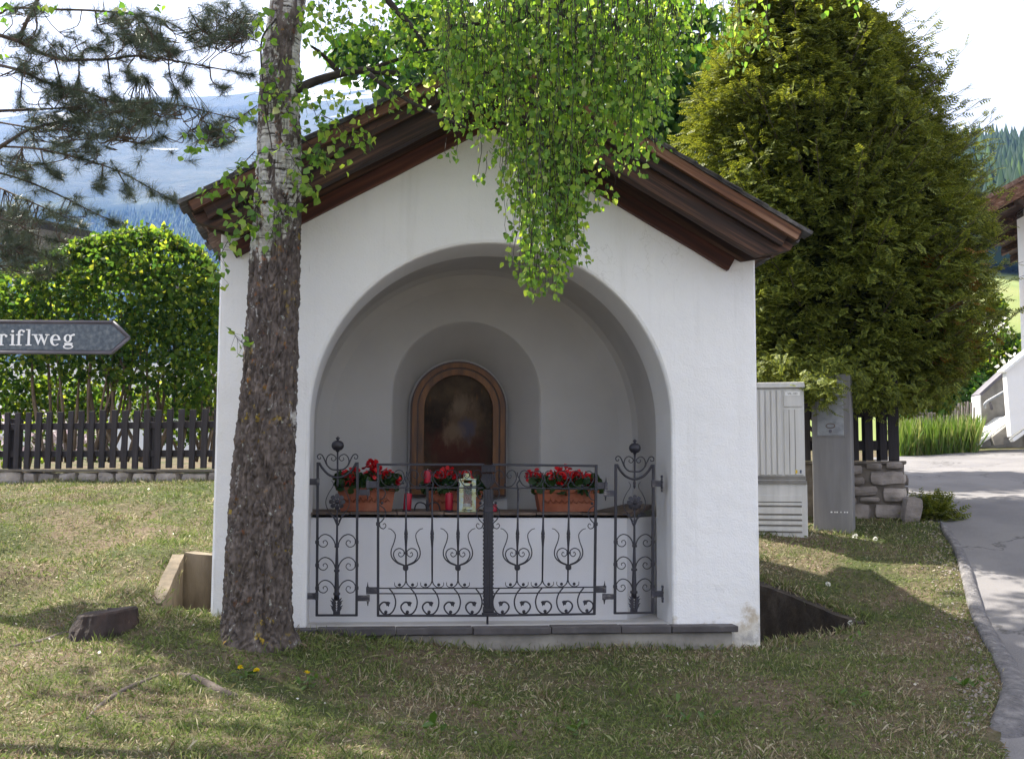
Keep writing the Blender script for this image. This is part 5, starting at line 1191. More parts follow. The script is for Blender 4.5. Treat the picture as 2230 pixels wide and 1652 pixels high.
def strand(px, py0, py1, Y, sway=14, dens=1.0, size=(.017, .043), own=False, spread=1.0):
    n = max(4, int((py1 - py0) / 16)); ph = rb.uniform(0, 6); path = []
    for i in range(n + 1):
        t = i / n; path.append(P(px + sway * math.sin(ph + t * 3.5) * t + rb.uniform(-3, 3), py0 + (py1 - py0) * t, Y + .05 * math.sin(ph * 2 + t * 4)))
    twig(path, .0030, .0012, 3)
    for i in range(1, n + 1):
        k = rb.random() * dens * 2.2 + .4
        while k > rb.random():
            k -= 1; p = path[i].lerp(path[i - 1], rb.random()); a = rb.uniform(0, 2 * math.pi)
            off = Vector((math.cos(a), math.sin(a), -.5)) * rb.uniform(.012, .045) * spread
            leaf(p + off, Vector((math.cos(a) * .55, math.sin(a) * .55, -1 + rb.uniform(-.2, .75))), rb.uniform(*size), own)
    a = path[-1]; leaf(a, Vector((rb.uniform(-.3, .3), rb.uniform(-.3, .3), -1)), rb.uniform(*size), own)
# the hanging curtain: lower edge measured across the picture
ENV = [(940, 240), (985, 300), (1030, 300), (1080, 330), (1100, 430), (1115, 590), (1140, 625), (1165, 655), (1200, 645), (1235, 610), (1265, 575), (1290, 490), (1300, 420), (1330, 400), (1380, 375), (1425, 350), (1450, 270), (1465, 170), (1490, 110)]
ex = [e_[0] for e_ in ENV]; ey = [e_[1] for e_ in ENV]
for k in range(250):
    px = rb.uniform(955, 1485); bot_ = float(np.interp(px, ex, ey)); t = rb.random() ** .55
    y1 = 60 + (bot_ - 60) * t + rb.uniform(-12, 6); y0 = rb.uniform(-140, 40) if t < .8 or rb.random() < .4 else y1 - rb.uniform(180, 380)
    strand(px, y0, y1, rb.uniform(5.35, 5.95), sway=16, dens=1.05)
for k in range(45):                                # thicker middle of the curtain
    px = rb.uniform(1080, 1430); bot_ = float(np.interp(px, ex, ey)); strand(px, rb.uniform(-60, 60), rb.uniform(150, max(180, bot_ - 20)), rb.uniform(5.4, 5.95), dens=1.25)
for k in range(46):                                # tail that hangs over the arch
    px = rb.gauss(1195, 42); px = min(1285, max(1112, px)); bot_ = float(np.interp(px, ex, ey)); strand(px + rb.uniform(-14, 14), rb.uniform(240, 360), bot_ - rb.random() ** 2 * 130, rb.uniform(5.45, 5.85), sway=10, dens=1.0)
for (px, y0, y1) in ((973, 300, 345), (1046, 300, 400), (1060, 330, 392), (990, 260, 345), (1103, 330, 405), (1110, 400, 430), (1340, 380, 432), (1320, 400, 440)):
    strand(px, y0, y1, 5.75, sway=8, dens=.5, own=True)
for k in range(26): strand(rb.uniform(1490, 1680), rb.uniform(-120, -40), rb.uniform(10, 120) if rb.random() < .7 else rb.uniform(90, 165), rb.uniform(5.6, 6.0), dens=.8)
for k in range(6): strand(rb.uniform(1770, 1880), -80, rb.uniform(-10, 55), 5.7, dens=.6)
# leafy sprays between trunk and curtain
def spray(px, py, rx, ry, n, Y=(5.75, 6.1), own=False, size=(.024, .044)):
    for k in range(n):
        a = rb.uniform(0, 2 * math.pi); r_ = rb.random() ** .6; x, y = px + rx * r_ * math.cos(a), py + ry * r_ * math.sin(a)
        p = P(x, y, rb.uniform(*Y)); leaf(p, Vector((rb.gauss(0, .6), rb.gauss(0, .6), -.8 + rb.uniform(-.3, .7))), rb.uniform(*size), own)
        if rb.random() < .3: twig([p, p + Vector((rb.uniform(-.05, .05), 0, rb.uniform(.04, .12)))], .001, .0016, 3)
for s_ in ((735, 40, 90, 60, 150), (820, 100, 110, 70, 190), (900, 60, 110, 80, 220), (960, 150, 100, 90, 200), (840, 215, 110, 40, 70), (700, 230, 60, 40, 50), (1020, 60, 90, 90, 200), (1050, 190, 70, 90, 150), (760, 290, 60, 40, 30), (690, 60, 40, 60, 70)): spray(*s_)
# sprigs on the trunk, their leaves single pieces
def sprig(pts, n, Y, r_=.003, jit=16):
    q = cat([P(x, y, Y + .02 * i) for i, (x, y) in enumerate(pts)], 6); twig(q, r_, .001, 4)
    for k in range(int(n * 1.7)):
        t = rb.random(); p = q[int(t * (len(q) - 1))]; o_ = Vector((rb.gauss(0, jit), rb.gauss(0, 8), rb.gauss(-6, jit * .8))) * YB / F_PX
        if o_.length > .01: twig([p, p + o_], .0012, .0008, 3)
        leaf(p + o_, Vector((rb.gauss(0, .5), rb.gauss(-.15, .35), -.8 + rb.uniform(-.2, .6))), rb.uniform(.032, .054), True)
for a in (([(600, 180), (625, 240), (660, 300), (700, 340), (745, 360)], 34, 5.95), ([(610, 300), (640, 350), (665, 390), (690, 420)], 26, 5.95), ([(600, 120), (580, 180), (575, 230)], 22, 5.95), ([(640, 150), (680, 230), (700, 300), (690, 360)], 26, 5.9),
          ([(700, 250), (740, 270), (780, 290), (795, 305)], 16, 5.9), ([(560, 230), (500, 270), (440, 300), (420, 330)], 20, 5.95), ([(555, 330), (515, 370), (470, 400), (440, 440)], 26, 5.95), ([(570, 430), (540, 480), (500, 520), (475, 570), (462, 620)], 34, 5.95),
          ([(560, 380), (530, 420), (530, 470), (545, 520)], 22, 5.95), ([(620, 440), (600, 480), (590, 520)], 10, 5.95), ([(530, 748), (515, 735), (508, 722)], 7, 6.0), ([(690, 330), (660, 410), (625, 470)], 18, 5.95), ([(580, 20), (560, 60), (555, 110)], 18, 5.95)): sprig(*a)
for (x, y) in zip((8, 30, 90, 110, 270, 280, 350, 215, 8, 5), (20, 20, 14, 8, 10, 18, 12, 35, 55, 120)): spray(x, y, 16, 14, 4, (5.5, 5.8), True)
# crown above the picture: leafy masses that shade the lawn
crown = []
for k in range(10000):
    u = rng.normal(size=3); u /= np.linalg.norm(u); r_ = rng.random() ** (1/3); c_ = [(-1.0, 6.4, 7.6), (-1.2, 6.4, 7.4), (-2.2, 6.0, 8.2), (-4.4, 8.5, 6.2), (-3.3, 8.2, 6.1), (-3.8, 7.8, 6.6), (.0, 9.8, 6.1), (-.6, 9.5, 6.2), (-.1, 8.9, 6.0), (.1, 9.7, 6.1), (-.5, 9.6, 6.2), (.0, 9.0, 6.0)][k % 12]
    crown.append(Vector(c_) + Vector((u[0] * 1.3, u[1] * 1.2, u[2] * 1.1)) * float(r_))
for c_, k in (((-1.0, 6.4, 7.6), 0), ((-3.3, 8.2, 6.1), 2), ((-2.2, 6.0, 8.2), 3), ((-4.4, 8.5, 6.2), 4), ((.0, 9.8, 6.1), 0), ((-.6, 9.7, 6.2), 1), ((-.1, 9.0, 6.0), 2)):
    a, _ = trunk_at(-500 - 120 * k); c_ = Vector(c_); md = a.lerp(c_, .5) + Vector((0, 0, .2))
    MB().tube([a - BO, md - BO, c_ - BO], [.035, .022, .008], 6).build('branch', MT['bark_branch'], bt, smooth=True)
own = [l for l in leafs if l[3]][:300]; rest = [l for l in leafs if not l[3]] + [l for l in leafs if l[3]][300:]
LV = [(0, 0, 0), (0, .45, -.03), (0, 1, -.10), (-.42, .26, .07), (-.30, .60, .05), (.42, .26, .07), (.30, .60, .05)]
LF = [(0, 1, 3), (3, 1, 4), (4, 1, 2), (0, 5, 1), (5, 6, 1), (6, 2, 1)]
pos = np.array([list(l[0] - BO) for l in rest]); ax = np.array([list(l[1]) for l in rest]); sz = np.array([l[2] for l in rest])
V1, F1 = scatter(LV, LF, pos, frames(ax), sz)
cp_ = np.array([list(p - BO) for p in crown]); ca_ = rng.normal(size=cp_.shape); ca_[:, 2] -= .6
V2, F2 = scatter(LV, LF, cp_, frames(ca_), rng.uniform(.08, .13, len(cp_)))
fo = link('foliage', npmesh('foliage', np.vstack([V1, V2]), np.vstack([F1, F2 + len(V1)]), MT['birch_leaf']), bt); fo['kind'] = 'stuff'
tm = twigs.build('twigs', MT['bark_branch'], bt); tm['kind'] = 'stuff'
lme = MB().add(LV, LF).mesh('leaf', MT['birch_leaf'])
fr = frames(np.array([list(l[1]) for l in own]))
for i, l in enumerate(own):
    o = bpy.data.objects.new('leaf', lme); col.objects.link(o); o.parent = bt
    mtx = Matrix([list(fr[i][r_]) for r_ in range(3)]).to_4x4() @ Matrix.Scale(l[2], 4); mtx.translation = l[0] - BO; o.matrix_local = mtx

# ------------------------------------------------------------------ pine on the left
YP = 7.6
pb_ = Vector((P(-330, 800, YP + .6).x, YP + .6, 0)); pb_.z = gz(pb_.x, pb_.y)
pn = thing('pine_tree', 'pine with long bare limbs and tufts of needles reaching in from the left', 'pine tree', loc=pb_)
def trk(z): return pb_ + Vector((.10 * z, 0, z))
MB().tube([trk(z) - pb_ for z in (-.2, 0, .4, 1.5, 3, 4.5, 6, 8)], [.26, .22, .18, .16, .14, .12, .09, .04], 14).build('trunk', MT['pine_bark'], pn, smooth=True)
PL = [([(0,260),(150,310),(300,390),(450,430),(580,440),(800,435),(980,412),(1150,425),(1350,460),(1600,505),(1850,550)], 30, 9), ([(0,480),(150,520),(300,590),(420,630),(600,670),(750,720),(900,750),(1200,760),(1400,790),(1600,840),(1880,905)], 24, 6),
 ([(0,815),(250,805),(500,790),(700,760)], 24, 8), ([(0,1080),(80,1030),(200,960),(400,900),(600,880)], 34, 8), ([(0,1075),(250,1090),(500,1140),(700,1195),(900,1270),(1100,1380),(1280,1480)], 17, 7),
 ([(0,1270),(200,1330),(450,1440),(650,1540),(850,1640)], 18, 7), ([(0,1380),(200,1470),(450,1580),(620,1655)], 14, 7), ([(0,100),(100,60),(400,70),(700,80),(1000,110),(1200,150),(1350,230),(1500,330),(1800,420)], 20, 7),
 ([(300,-60),(250,50),(200,150),(150,250),(90,290)], 34, 26), ([(850,1000),(950,1040),(1100,1045),(1200,1000)], 9, 5), ([(1150,425),(1250,400),(1400,365),(1600,300),(1750,240)], 9, 5), ([(1400,790),(1500,900),(1560,960),(1640,1040)], 8, 5), ([(0,1600),(120,1640),(250,1720),(420,1770)], 14, 6), ([(0,1800),(150,1810),(300,1860),(450,1910)], 12, 6), ([(0,1950),(150,1960),(300,2010)], 12, 6), ([(0,560),(150,500),(300,480)], 12, 6), ([(0,900),(250,940),(500,960),(850,1000)], 14, 7), ([(0,1180),(250,1210),(500,1160),(640,1060)], 11, 5)]
pr_ = random.Random(4)
tufts = []
def pine_limb(pts, w0, w1, Y, name='limb'):
    k = len(pts); Y2 = [Y + .12 * math.sin(i * 1.7 + Y * 9) for i in range(k)]
    q = cat([P(*zp(*a), y_) for a, y_ in zip(pts, Y2)], 6)
    MB().tube([p - pb_ for p in q], [(w0 + (w1 - w0) * i / (len(q) - 1)) * .29667 / 2 * Y / F_PX for i in range(len(q))], 7).build(name, MT['pine_bark'], pn, smooth=True); return q
qs = []
for i, (pts, w0, w1) in enumerate(PL):
    Y = YP + pr_.uniform(-.35, .35); q = pine_limb(pts, w0, w1, Y); qs.append(q)
    if pts[0][0] == 0 and i != 8:
        a = q[0]; t = trk(max(.8, a.z - pb_.z - .25)); MB().tube([t - pb_, t.lerp(a, .5) - pb_ + Vector((0, 0, .04)), a - pb_], [.05, .035, w0 * .29667 / 2 * Y / F_PX], 7).build('limb', MT['pine_bark'], pn, smooth=True)
for pts in ([(580,440),(575,600),(545,700),(525,775)], [(400,430),(435,560),(450,640),(452,720)], [(790,440),(805,560),(815,650),(850,710)], [(165,550),(150,700),(148,795)], [(980,430),(940,490),(950,560),(1000,595)], [(1235,440),(1250,560),(1300,680)], [(1370,480),(1340,560),(1380,610)], [(1540,505),(1560,600),(1650,650)],
            [(780,410),(760,370),(700,350),(630,360),(590,420)], [(1240,430),(1250,390),(1290,375)], [(850,1230),(900,1320),(955,1420)], [(755,1200),(750,1290),(738,1370)], [(160,1100),(170,1220),(210,1310)], [(300,1110),(330,1210),(420,1290)], [(1030,560),(1080,590)], [(1180,150),(1175,280)], [(700,80),(720,200),(800,300)], [(850,90),(900,220),(950,300)], [(1000,110),(1050,230),(1180,300)]):
    qs.append(pine_limb(pts, 13, 7, YP + pr_.uniform(-.3, .3), 'twig'))
for q in qs:
    for k in range(5, len(q)):
        if pr_.random() < .55: tufts.append(q[k])
    tufts.append(q[-1]); tufts.append(q[-1])
def tz(cx, cy, rx, ry, n):
    for k in range(n):
        a = pr_.uniform(0, 6.28); r_ = pr_.random() ** .6; p = P(*zp(cx + rx * r_ * math.cos(a), cy + ry * r_ * math.sin(a)), YP + pr_.uniform(-.5, .6)); tufts.append(p)
        s_ = min((v for q in qs for v in q), key=lambda v: (v - p).length)
        if (s_ - p).length > .5: p = s_.lerp(p, .5 / (s_ - p).length); tufts[-1] = p
        e_ = (p - s_); MB_t.tube([v_ - pb_ for v_ in cat([s_, s_ + e_ * .4 + Vector((pr_.gauss(0, .05), 0, -.05)), s_ + e_ * .75 + Vector((pr_.gauss(0, .05), 0, -.04)), p], 3)], .0035, 4, cap=False)
MB_t = MB()
for a in ((650, 860, 430, 150, 90), (450, 700, 200, 60, 12), (380, 300, 250, 90, 24), (1050, 300, 260, 90, 42), (1650, 170, 260, 160, 70), (1000, 160, 250, 70, 22), (1550, 950, 250, 130, 22), (500, 1050, 330, 90, 26), (120, 1150, 140, 130, 12), (150, 80, 150, 60, 10), (1100, 830, 220, 100, 44), (60, 1750, 260, 260, 46), (200, 1900, 250, 180, 26), (300, 1600, 300, 90, 14), (180, 480, 170, 80, 10)): tz(*a)
for (x, y) in ((740,1380),(960,1430),(1110,1430),(1290,1480),(1020,1200),(440,1280),(1650,640),(1300,690),(1400,590),(990,580),(1250,1110),(1420,1180),(1780,860),(1640,1050),(1600,900),(1500,950),(1050,1080),(260,1420),(600,1450),(700,1560),(860,1630),(80,1570),(120,1250),(560,1240)): tufts.append(P(*zp(x, y), YP + pr_.uniform(-.25, .25)))
tb = MB_t.build('twigs', MT['pine_bark'], pn); tb['kind'] = 'stuff'
NT = 96
tp = np.repeat(np.array([list(t - pb_) for t in tufts]), NT, 0); main = np.repeat(rng.normal(size=(len(tufts), 3)) * np.array([1, 1, .6]) + np.array([.5, 0, .1]), NT, 0)
main /= np.linalg.norm(main, axis=1, keepdims=True)
u = rng.normal(size=tp.shape); u /= np.linalg.norm(u, axis=1, keepdims=True); dirs = u * .85 + main * .75 + np.array([0, 0, -.08])
start = tp - main * rng.uniform(-.01, .07, (len(tp), 1))
V, Fc = scatter([(-.012, 0, 0), (.012, 0, 0), (.005, 1, -.04), (-.005, 1, -.04)], [(0, 1, 2, 3)], start, frames(dirs), rng.uniform(.05, .09, len(tp)))
nd = link('needles', npmesh('needles', V, Fc, MT['needle']), pn); nd['kind'] = 'stuff'

# ------------------------------------------------------------------ yew on the right
YW = 11.0
yc = P(1815, 800, YW); yz0 = gz(yc.x, YW)
yw = thing('yew_tree', 'large dense yew with golden green sprays over the dark fence on the right', 'yew tree', loc=(yc.x, YW, yz0)); YO = Vector(yw.location)
PROF = [(-110, 20), (-60, 60), (0, 105), (60, 160), (130, 205), (200, 240), (300, 275), (420, 305), (540, 322), (650, 328), (740, 318), (800, 290), (850, 235), (890, 150)]
zz = [P(1815, a, YW).z for a, _ in PROF]; rr_ = [b * YW / F_PX for _, b in PROF]
zz_, rr_s = zz[::-1], rr_[::-1]
def ysh(z):
    return np.interp(z, [P(1815, a, YW).z for a in (500, 400, 300, 200, 100, 0, -110)], [0, -12 * YW / F_PX, -35 * YW / F_PX, -48 * YW / F_PX, -40 * YW / F_PX, -85 * YW / F_PX, -100 * YW / F_PX])
def yew_r(z, w):
    k = np.interp(z, zz_, rr_s); n_ = np.array([mn.noise(Vector((math.cos(a) * 2.2, math.sin(a) * 2.2, b * 1.6))) + .5 * mn.noise(Vector((math.cos(a) * 5, math.sin(a) * 5, b * 4))) for a, b in zip(w, z)])
    return k * (1 + .20 * n_)
ny_ = 36000
w = rng.uniform(0, 2 * math.pi, ny_); w = np.where((np.sin(w) > .35) & (rng.random(ny_) < .7), -w, w)
z = rng.uniform(zz_[0], zz_[-1], ny_); z = np.where(rng.random(ny_) < .08, rng.uniform(zz_[0], zz_[0] + .5, ny_), z)
dep = rng.random(ny_) ** 1.6; r_ = yew_r(z, w) * (1.0 - .42 * dep) + rng.normal(0, .02, ny_)
pos = np.stack([r_ * np.cos(w) + ysh(z), r_ * np.sin(w), z - YO.z], 1)
gap = np.array([mn.noise(Vector((math.cos(a) * 3.5, math.sin(a) * 3.5, b * 2.6))) for a, b in zip(w, z)]); keep = (gap < .10) | (dep > .6) | (rng.random(ny_) < .25)
ax = np.stack([np.cos(w), np.sin(w), np.full(ny_, .05)], 1) + rng.normal(0, .42, (ny_, 3)); ax[:, 2] += rng.uniform(-.55, .35, ny_)
TVy = [(0, 0, 0), (.02, .5, .02), (-.02, .5, .02), (0, 1.05, -.08)]; TFy = [(0, 1, 2), (2, 1, 3)]; tipv = [0, .35, .35, 1]
for i in range(4):
    y = .10 + i * .21; ln_ = .44 - .05 * i
    for s in (-1, 1):
        o = len(TVy); TVy += [(s * .01, y, .02), (s * ln_ * .75, y + ln_ * .45, -.02), (s * ln_ * .55, y + ln_ * .68, -.05), (s * .01, y + .10, .02)]; TFy += [(o, o + 1, o + 2), (o, o + 2, o + 3)]
        tipv += [.1 * y, .75, .85, .2 * y]
def yew_foliage(pos, ax, size, mat, par, name):
    nrm = np.tile(np.array([[0, 0, 1.0]]), (len(pos), 1)) + rng.normal(0, .35, (len(pos), 3))
    V, Fc = scatter(TVy, TFy, pos, frames(ax, np.cross(ax, nrm) * 0 + nrm), size); tip = np.tile(np.array(tipv), len(pos))
    o = link(name, npmesh(name, V, Fc, mat, attr=tip), par); o['kind'] = 'stuff'; return o
size = rng.uniform(.07, .135, ny_) * (1 + .9 * dep)
brown = (z < YO.z + 2.3) & (np.cos(w) > .5) & (rng.random(ny_) < .12)
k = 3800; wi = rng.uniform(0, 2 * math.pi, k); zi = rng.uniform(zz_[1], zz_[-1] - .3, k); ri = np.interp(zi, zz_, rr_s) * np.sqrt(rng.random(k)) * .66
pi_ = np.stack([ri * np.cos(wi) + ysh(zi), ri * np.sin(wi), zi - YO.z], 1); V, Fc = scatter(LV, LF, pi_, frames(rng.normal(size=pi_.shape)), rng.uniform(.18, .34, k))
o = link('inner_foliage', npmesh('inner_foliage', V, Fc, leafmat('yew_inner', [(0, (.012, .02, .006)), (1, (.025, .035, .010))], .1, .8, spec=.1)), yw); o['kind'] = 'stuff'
pos, ax, size, brown = pos[keep], ax[keep], size[keep], brown[keep]
# low boughs hanging over the post and fence
for (bx, by, brx, bry, bY, bn) in ((1790, 838, 48, 42, 9.35, 420), (1700, 800, 70, 45, 9.75, 420), (1850, 845, 60, 40, 9.75, 320), (1940, 860, 70, 36, 9.8, 320), (2030, 855, 60, 36, 10.1, 260), (1815, 800, 120, 50, 9.6, 500)):
    c_ = P(bx, by, bY) - YO; k = bn; u = rng.normal(size=(k, 3)) * .5; sc2 = bY / F_PX
    bp = np.array(c_) + u * np.array([brx * sc2, .28, bry * sc2]) + np.array([0, .12, 0]); ba = np.stack([rng.normal(0, .5, k), rng.normal(-.5, .4, k), rng.uniform(-1.0, .1, k)], 1)
    pos = np.vstack([pos, bp]); ax = np.vstack([ax, ba]); size = np.append(size, rng.uniform(.055, .10, k)); brown = np.append(brown, np.zeros(k, bool))
yew_foliage(pos[~brown], ax[~brown], size[~brown], MT['yew'], yw, 'crown'); yew_foliage(pos[brown], ax[brown], size[brown], MT['yew_brown'], yw, 'bronzed_sprays')
# sprays standing out beyond the outline
k = 320; w = rng.uniform(-math.pi, 0, k); w = np.where(rng.random(k) < .5, rng.normal(-.15, .5, k), w); z = rng.uniform(zz_[2], zz_[-1], k); r_ = yew_r(z, w)
st0 = np.stack([r_ * np.cos(w) * .9 + ysh(z), r_ * np.sin(w) * .9, z - YO.z], 1); dr = np.stack([np.cos(w), np.sin(w), rng.uniform(.2, .9, k)], 1); P3 = []; A3 = []; ldm = MB()
for i in range(k):
    ln_ = rng.uniform(.15, .42)
    ldm.tube([st0[i] - dr[i] * .15, st0[i], st0[i] + dr[i] * (ln_ + .06)], [.006, .005, .002], 4, cap=False)
    for j in range(6): P3.append(st0[i] + dr[i] * ln_ * j / 5); A3.append(dr[i] + rng.normal(0, .5, 3))
yew_foliage(np.array(P3), np.array(A3), rng.uniform(.08, .14, len(P3)), MT['yew'], yw, 'leader_sprays'); ldm.build('leader_twigs', MT['pine_bark'], yw)['kind'] = 'stuff'
tw_ = MB()
tw_.tube([(0, 0, -.2), (0, 0, .3), (.03, 0, 1.2), (-.02, 0, 2.6), (0, 0, zz_[-1] - YO.z - .3)], [.22, .16, .13, .09, .02], 12); tw_.build('trunk', MT['pine_bark'], yw, smooth=True)
bm2 = MB()
for i in range(60):
    a = rng.uniform(0, 6.28); zb2 = rng.uniform(.5, zz_[-1] - YO.z - .6); rr2 = float(np.interp(zb2 + YO.z, zz_, rr_s)) * .8
    bm2.tube([(0, 0, zb2 - .2), (rr2 * .5 * math.cos(a), rr2 * .5 * math.sin(a), zb2), (rr2 * math.cos(a), rr2 * math.sin(a), zb2 + .15)], [.03, .02, .006], 5)
bm2.build('limbs', MT['pine_bark'], yw)
# low juniper by the road
q = G(2025, 1128, 8, 12); jn = thing('low_conifer', 'small dark creeping conifer at the foot of the upright stone', 'shrub', loc=q)
k = 420; u = rng.normal(size=(k, 3)); u[:, 2] = np.abs(u[:, 2]); u /= np.linalg.norm(u, axis=1, keepdims=True)
yew_foliage(u * np.array([.24, .20, .22]) * rng.uniform(.25, 1, (k, 1)) + np.array([.02, 0, -.02]), u + rng.normal(0, .3, (k, 3)), rng.uniform(.07, .13, k), MT['yew'], jn, 'crown')
MB().tube([(0, 0, -.05), (.02, 0, .12)], .02, 6).build('stem', MT['pine_bark'], jn)

# ------------------------------------------------------------------ leafy shrubs and trees
def leafcloud(blobs, n, size, mat, origin, par, name='crown', droop=-.3, shell=.5, TV=LV, TF=LF):
    pos = []; tot = sum(b[3] * b[4] * b[5] for b in blobs) if False else None
    wts = np.array([(b[3] * b[4] * b[5]) ** .67 for b in blobs]); wts /= wts.sum()
    for b, wt in zip(blobs, wts):
        k = int(n * wt) + 1; u = rng.normal(size=(k, 3)); u /= np.linalg.norm(u, axis=1, keepdims=True)
        nn_ = np.array([mn.noise(Vector(v) * 2.5 + Vector(b[:3])) for v in u])
        nn_ += .6 * np.array([mn.noise(Vector(v) * 6 + Vector(b[:3])) for v in u]); r_ = (rng.random(k) ** (1 / 3 * shell))[:, None] * (1 + .34 * nn_)[:, None]; pos.append(np.array(b[:3]) + u * r_ * np.array(b[3:6]))
    pos = np.vstack(pos) - np.array(origin); ax = rng.normal(size=pos.shape); ax[:, 2] += droop
    V, Fc = scatter(TV, TF, pos, frames(ax), rng.uniform(size[0], size[1], len(pos)))
    o = link(name, npmesh(name, V, Fc, mat), par); o['kind'] = 'stuff'; return o
YH = 13.9
def blob(px, py, rx, ry, Y, rd=None):
    p = P(px, py, Y); s = Y / F_PX; return (p.x, p.y, p.z, rx * s, (rd or (rx + ry) / 2.4) * s, ry * s)
hb = P(250, 1000, YH); hb.z = gz(hb.x, hb.y)
hg = thing('lilac_shrub', 'large rounded green shrub lit from behind, over the picket fence on the left', 'shrub', loc=hb)
leafcloud([blob(240, 650, 150, 130, YH), blob(370, 640, 110, 110, YH - .3), blob(130, 650, 110, 95, YH + .2), blob(420, 760, 75, 140, YH - .4), blob(320, 770, 110, 90, YH - .2), blob(50, 720, 90, 85, YH), blob(280, 570, 110, 62, YH), blob(400, 620, 60, 62, YH), blob(440, 860, 40, 90, YH), blob(10, 850, 110, 75, YH + .3), blob(180, 780, 110, 60, YH), blob(30, 640, 80, 60, YH + .3), blob(-40, 700, 90, 110, YH + .2), blob(110, 870, 110, 60, YH + .5), blob(260, 880, 120, 55, YH + .5), blob(390, 900, 90, 70, YH + .4), blob(455, 680, 45, 110, YH - .3)], 21000, (.04, .085), MT['hedge_leaf'], hb, hg, shell=.8)
hs_ = MB(); rh = random.Random(2)
for k in range(34):
    x = rh.uniform(60, 460); a = P(x, 1005, YH + rh.uniform(-.2, .3)); b = P(x + rh.uniform(-55, 55), rh.uniform(820, 900), YH + rh.uniform(-.2, .3)); c = P(x + rh.uniform(-90, 60), rh.uniform(620, 760), YH)
    MB().tube([p - hb for p in cat([a, b, c], 4)], [.024 * rh.uniform(.5, 1.1) * (1 - i / 12) + .004 for i in range(9)], 6).build('stem', MT['stem'], hg, smooth=True)
sh_p = []
for k in range(150):                                # upright shoots along the top
    x = rh.uniform(70, 460); y = float(np.interp(x, (60, 150, 280, 350, 420, 470), (600, 540, 505, 510, 545, 590))); a = P(x, y + 30, YH); b = P(x + rh.uniform(-6, 6), y - rh.uniform(-5, 34) * rh.random(), YH + rh.uniform(-.4, .3)); sh_p += [a.lerp(b, rh.random()) + Vector((rh.gauss(0, .03), rh.gauss(0, .03), 0)) - hb for _ in range(13)]; hs_.tube([a - hb, b - hb], [.006, .003], 4)
hs_.build('shoots', MT['stem'], hg)['kind'] = 'stuff'
leafcloud([blob(x, float(np.interp(x, (60, 150, 280, 350, 420, 470), (598, 540, 508, 512, 545, 588))) + 8, 12, 24, YH + rh.uniform(-.3, .3)) for x in range(70, 465, 9)], 2600, (.04, .07), MT['hedge_leaf'], hb, hg, 'shoot_leaves')
sh_a = np.array([list(v) for v in sh_p]); ax = rng.normal(0, .8, sh_a.shape); ax[:, 2] += .5
V, Fc = scatter(LV, LF, sh_a, frames(ax), rng.uniform(.04, .075, len(sh_a))); link('shoot_leaves', npmesh('shoot_leaves', V, Fc, MT['hedge_leaf']), hg)['kind'] = 'stuff'
# flowering bush seen through the fence
fb = P(60, 1010, 15.5); fb.z = gz(fb.x, fb.y); fbm = thing('flowering_bush', 'pale pink flowering bush seen through the left fence pickets', 'shrub', loc=fb)
leafcloud([blob(30, 950, 110, 60, 15.5), blob(170, 950, 80, 55, 15.6)], 900, (.06, .10), MT['hedge_leaf'], fb, fbm)
leafcloud([blob(60, 930, 120, 60, 15.2), blob(180, 945, 70, 40, 15.3)], 700, (.05, .09), leafmat('pink_petal', [(0, (.5, .4, .47)), (1, (.7, .65, .68))], .3), fb, fbm, 'blossom')
MB().tube([(0, 0, 0), (.1, 0, .5)], .03, 6).build('stem', MT['stem'], fbm)
# broad-leaved tree behind the chapel roof
YD = 15.6; bd = Vector((1.9, YD + .4, 0)); bd.z = gz(bd.x, bd.y)
bl = thing('broadleaf_tree', 'dark leafy broadleaf tree showing above the chapel roof beside the yew', 'tree', loc=bd)
BLV = [(0, 0, 0), (0, .5, -.05), (0, 1, -.2), (-.30, .35, .06), (-.26, .7, .0), (.30, .35, .06), (.26, .7, .0)]
leafcloud([blob(1480, 190, 110, 75, YD), blob(1440, 260, 110, 70, YD), blob(1560, 150, 60, 55, YD), blob(1350, 120, 120, 120, YD + .3), blob(1500, 60, 80, 55, YD + .5), blob(1420, 330, 90, 45, YD), blob(1200, 60, 150, 110, YD + .4), blob(1060, 130, 110, 90, YD + .4), blob(900, 190, 100, 60, YD + .3), blob(960, 70, 120, 80, YD + .6), blob(780, 120, 70, 60, YD + .6), blob(1500, 280, 60, 50, YD)], 6500, (.13, .22), MT['broad_leaf'], bd, bl, TV=BLV, shell=.75)
MB().tube([(0, 0, -.2), (.05, 0, 1.5), (-.1, 0, 3.0), (-.2, 0, 4.2)], [.16, .13, .10, .03], 10).build('trunk', MT['pine_bark'], bl, smooth=True)
for (px, py) in ((1480, 190), (1560, 150), (1350, 120), (1200, 80), (1060, 130), (900, 190), (960, 70)):
    t_ = P(px, py, YD + .2) - bd; MB().tube([(-.03, 0, 2.3), ((t_.x) * .5, t_.y * .4, 2.9), tuple(t_)], [.05, .03, .008], 6).build('limb', MT['pine_bark'], bl, smooth=True)
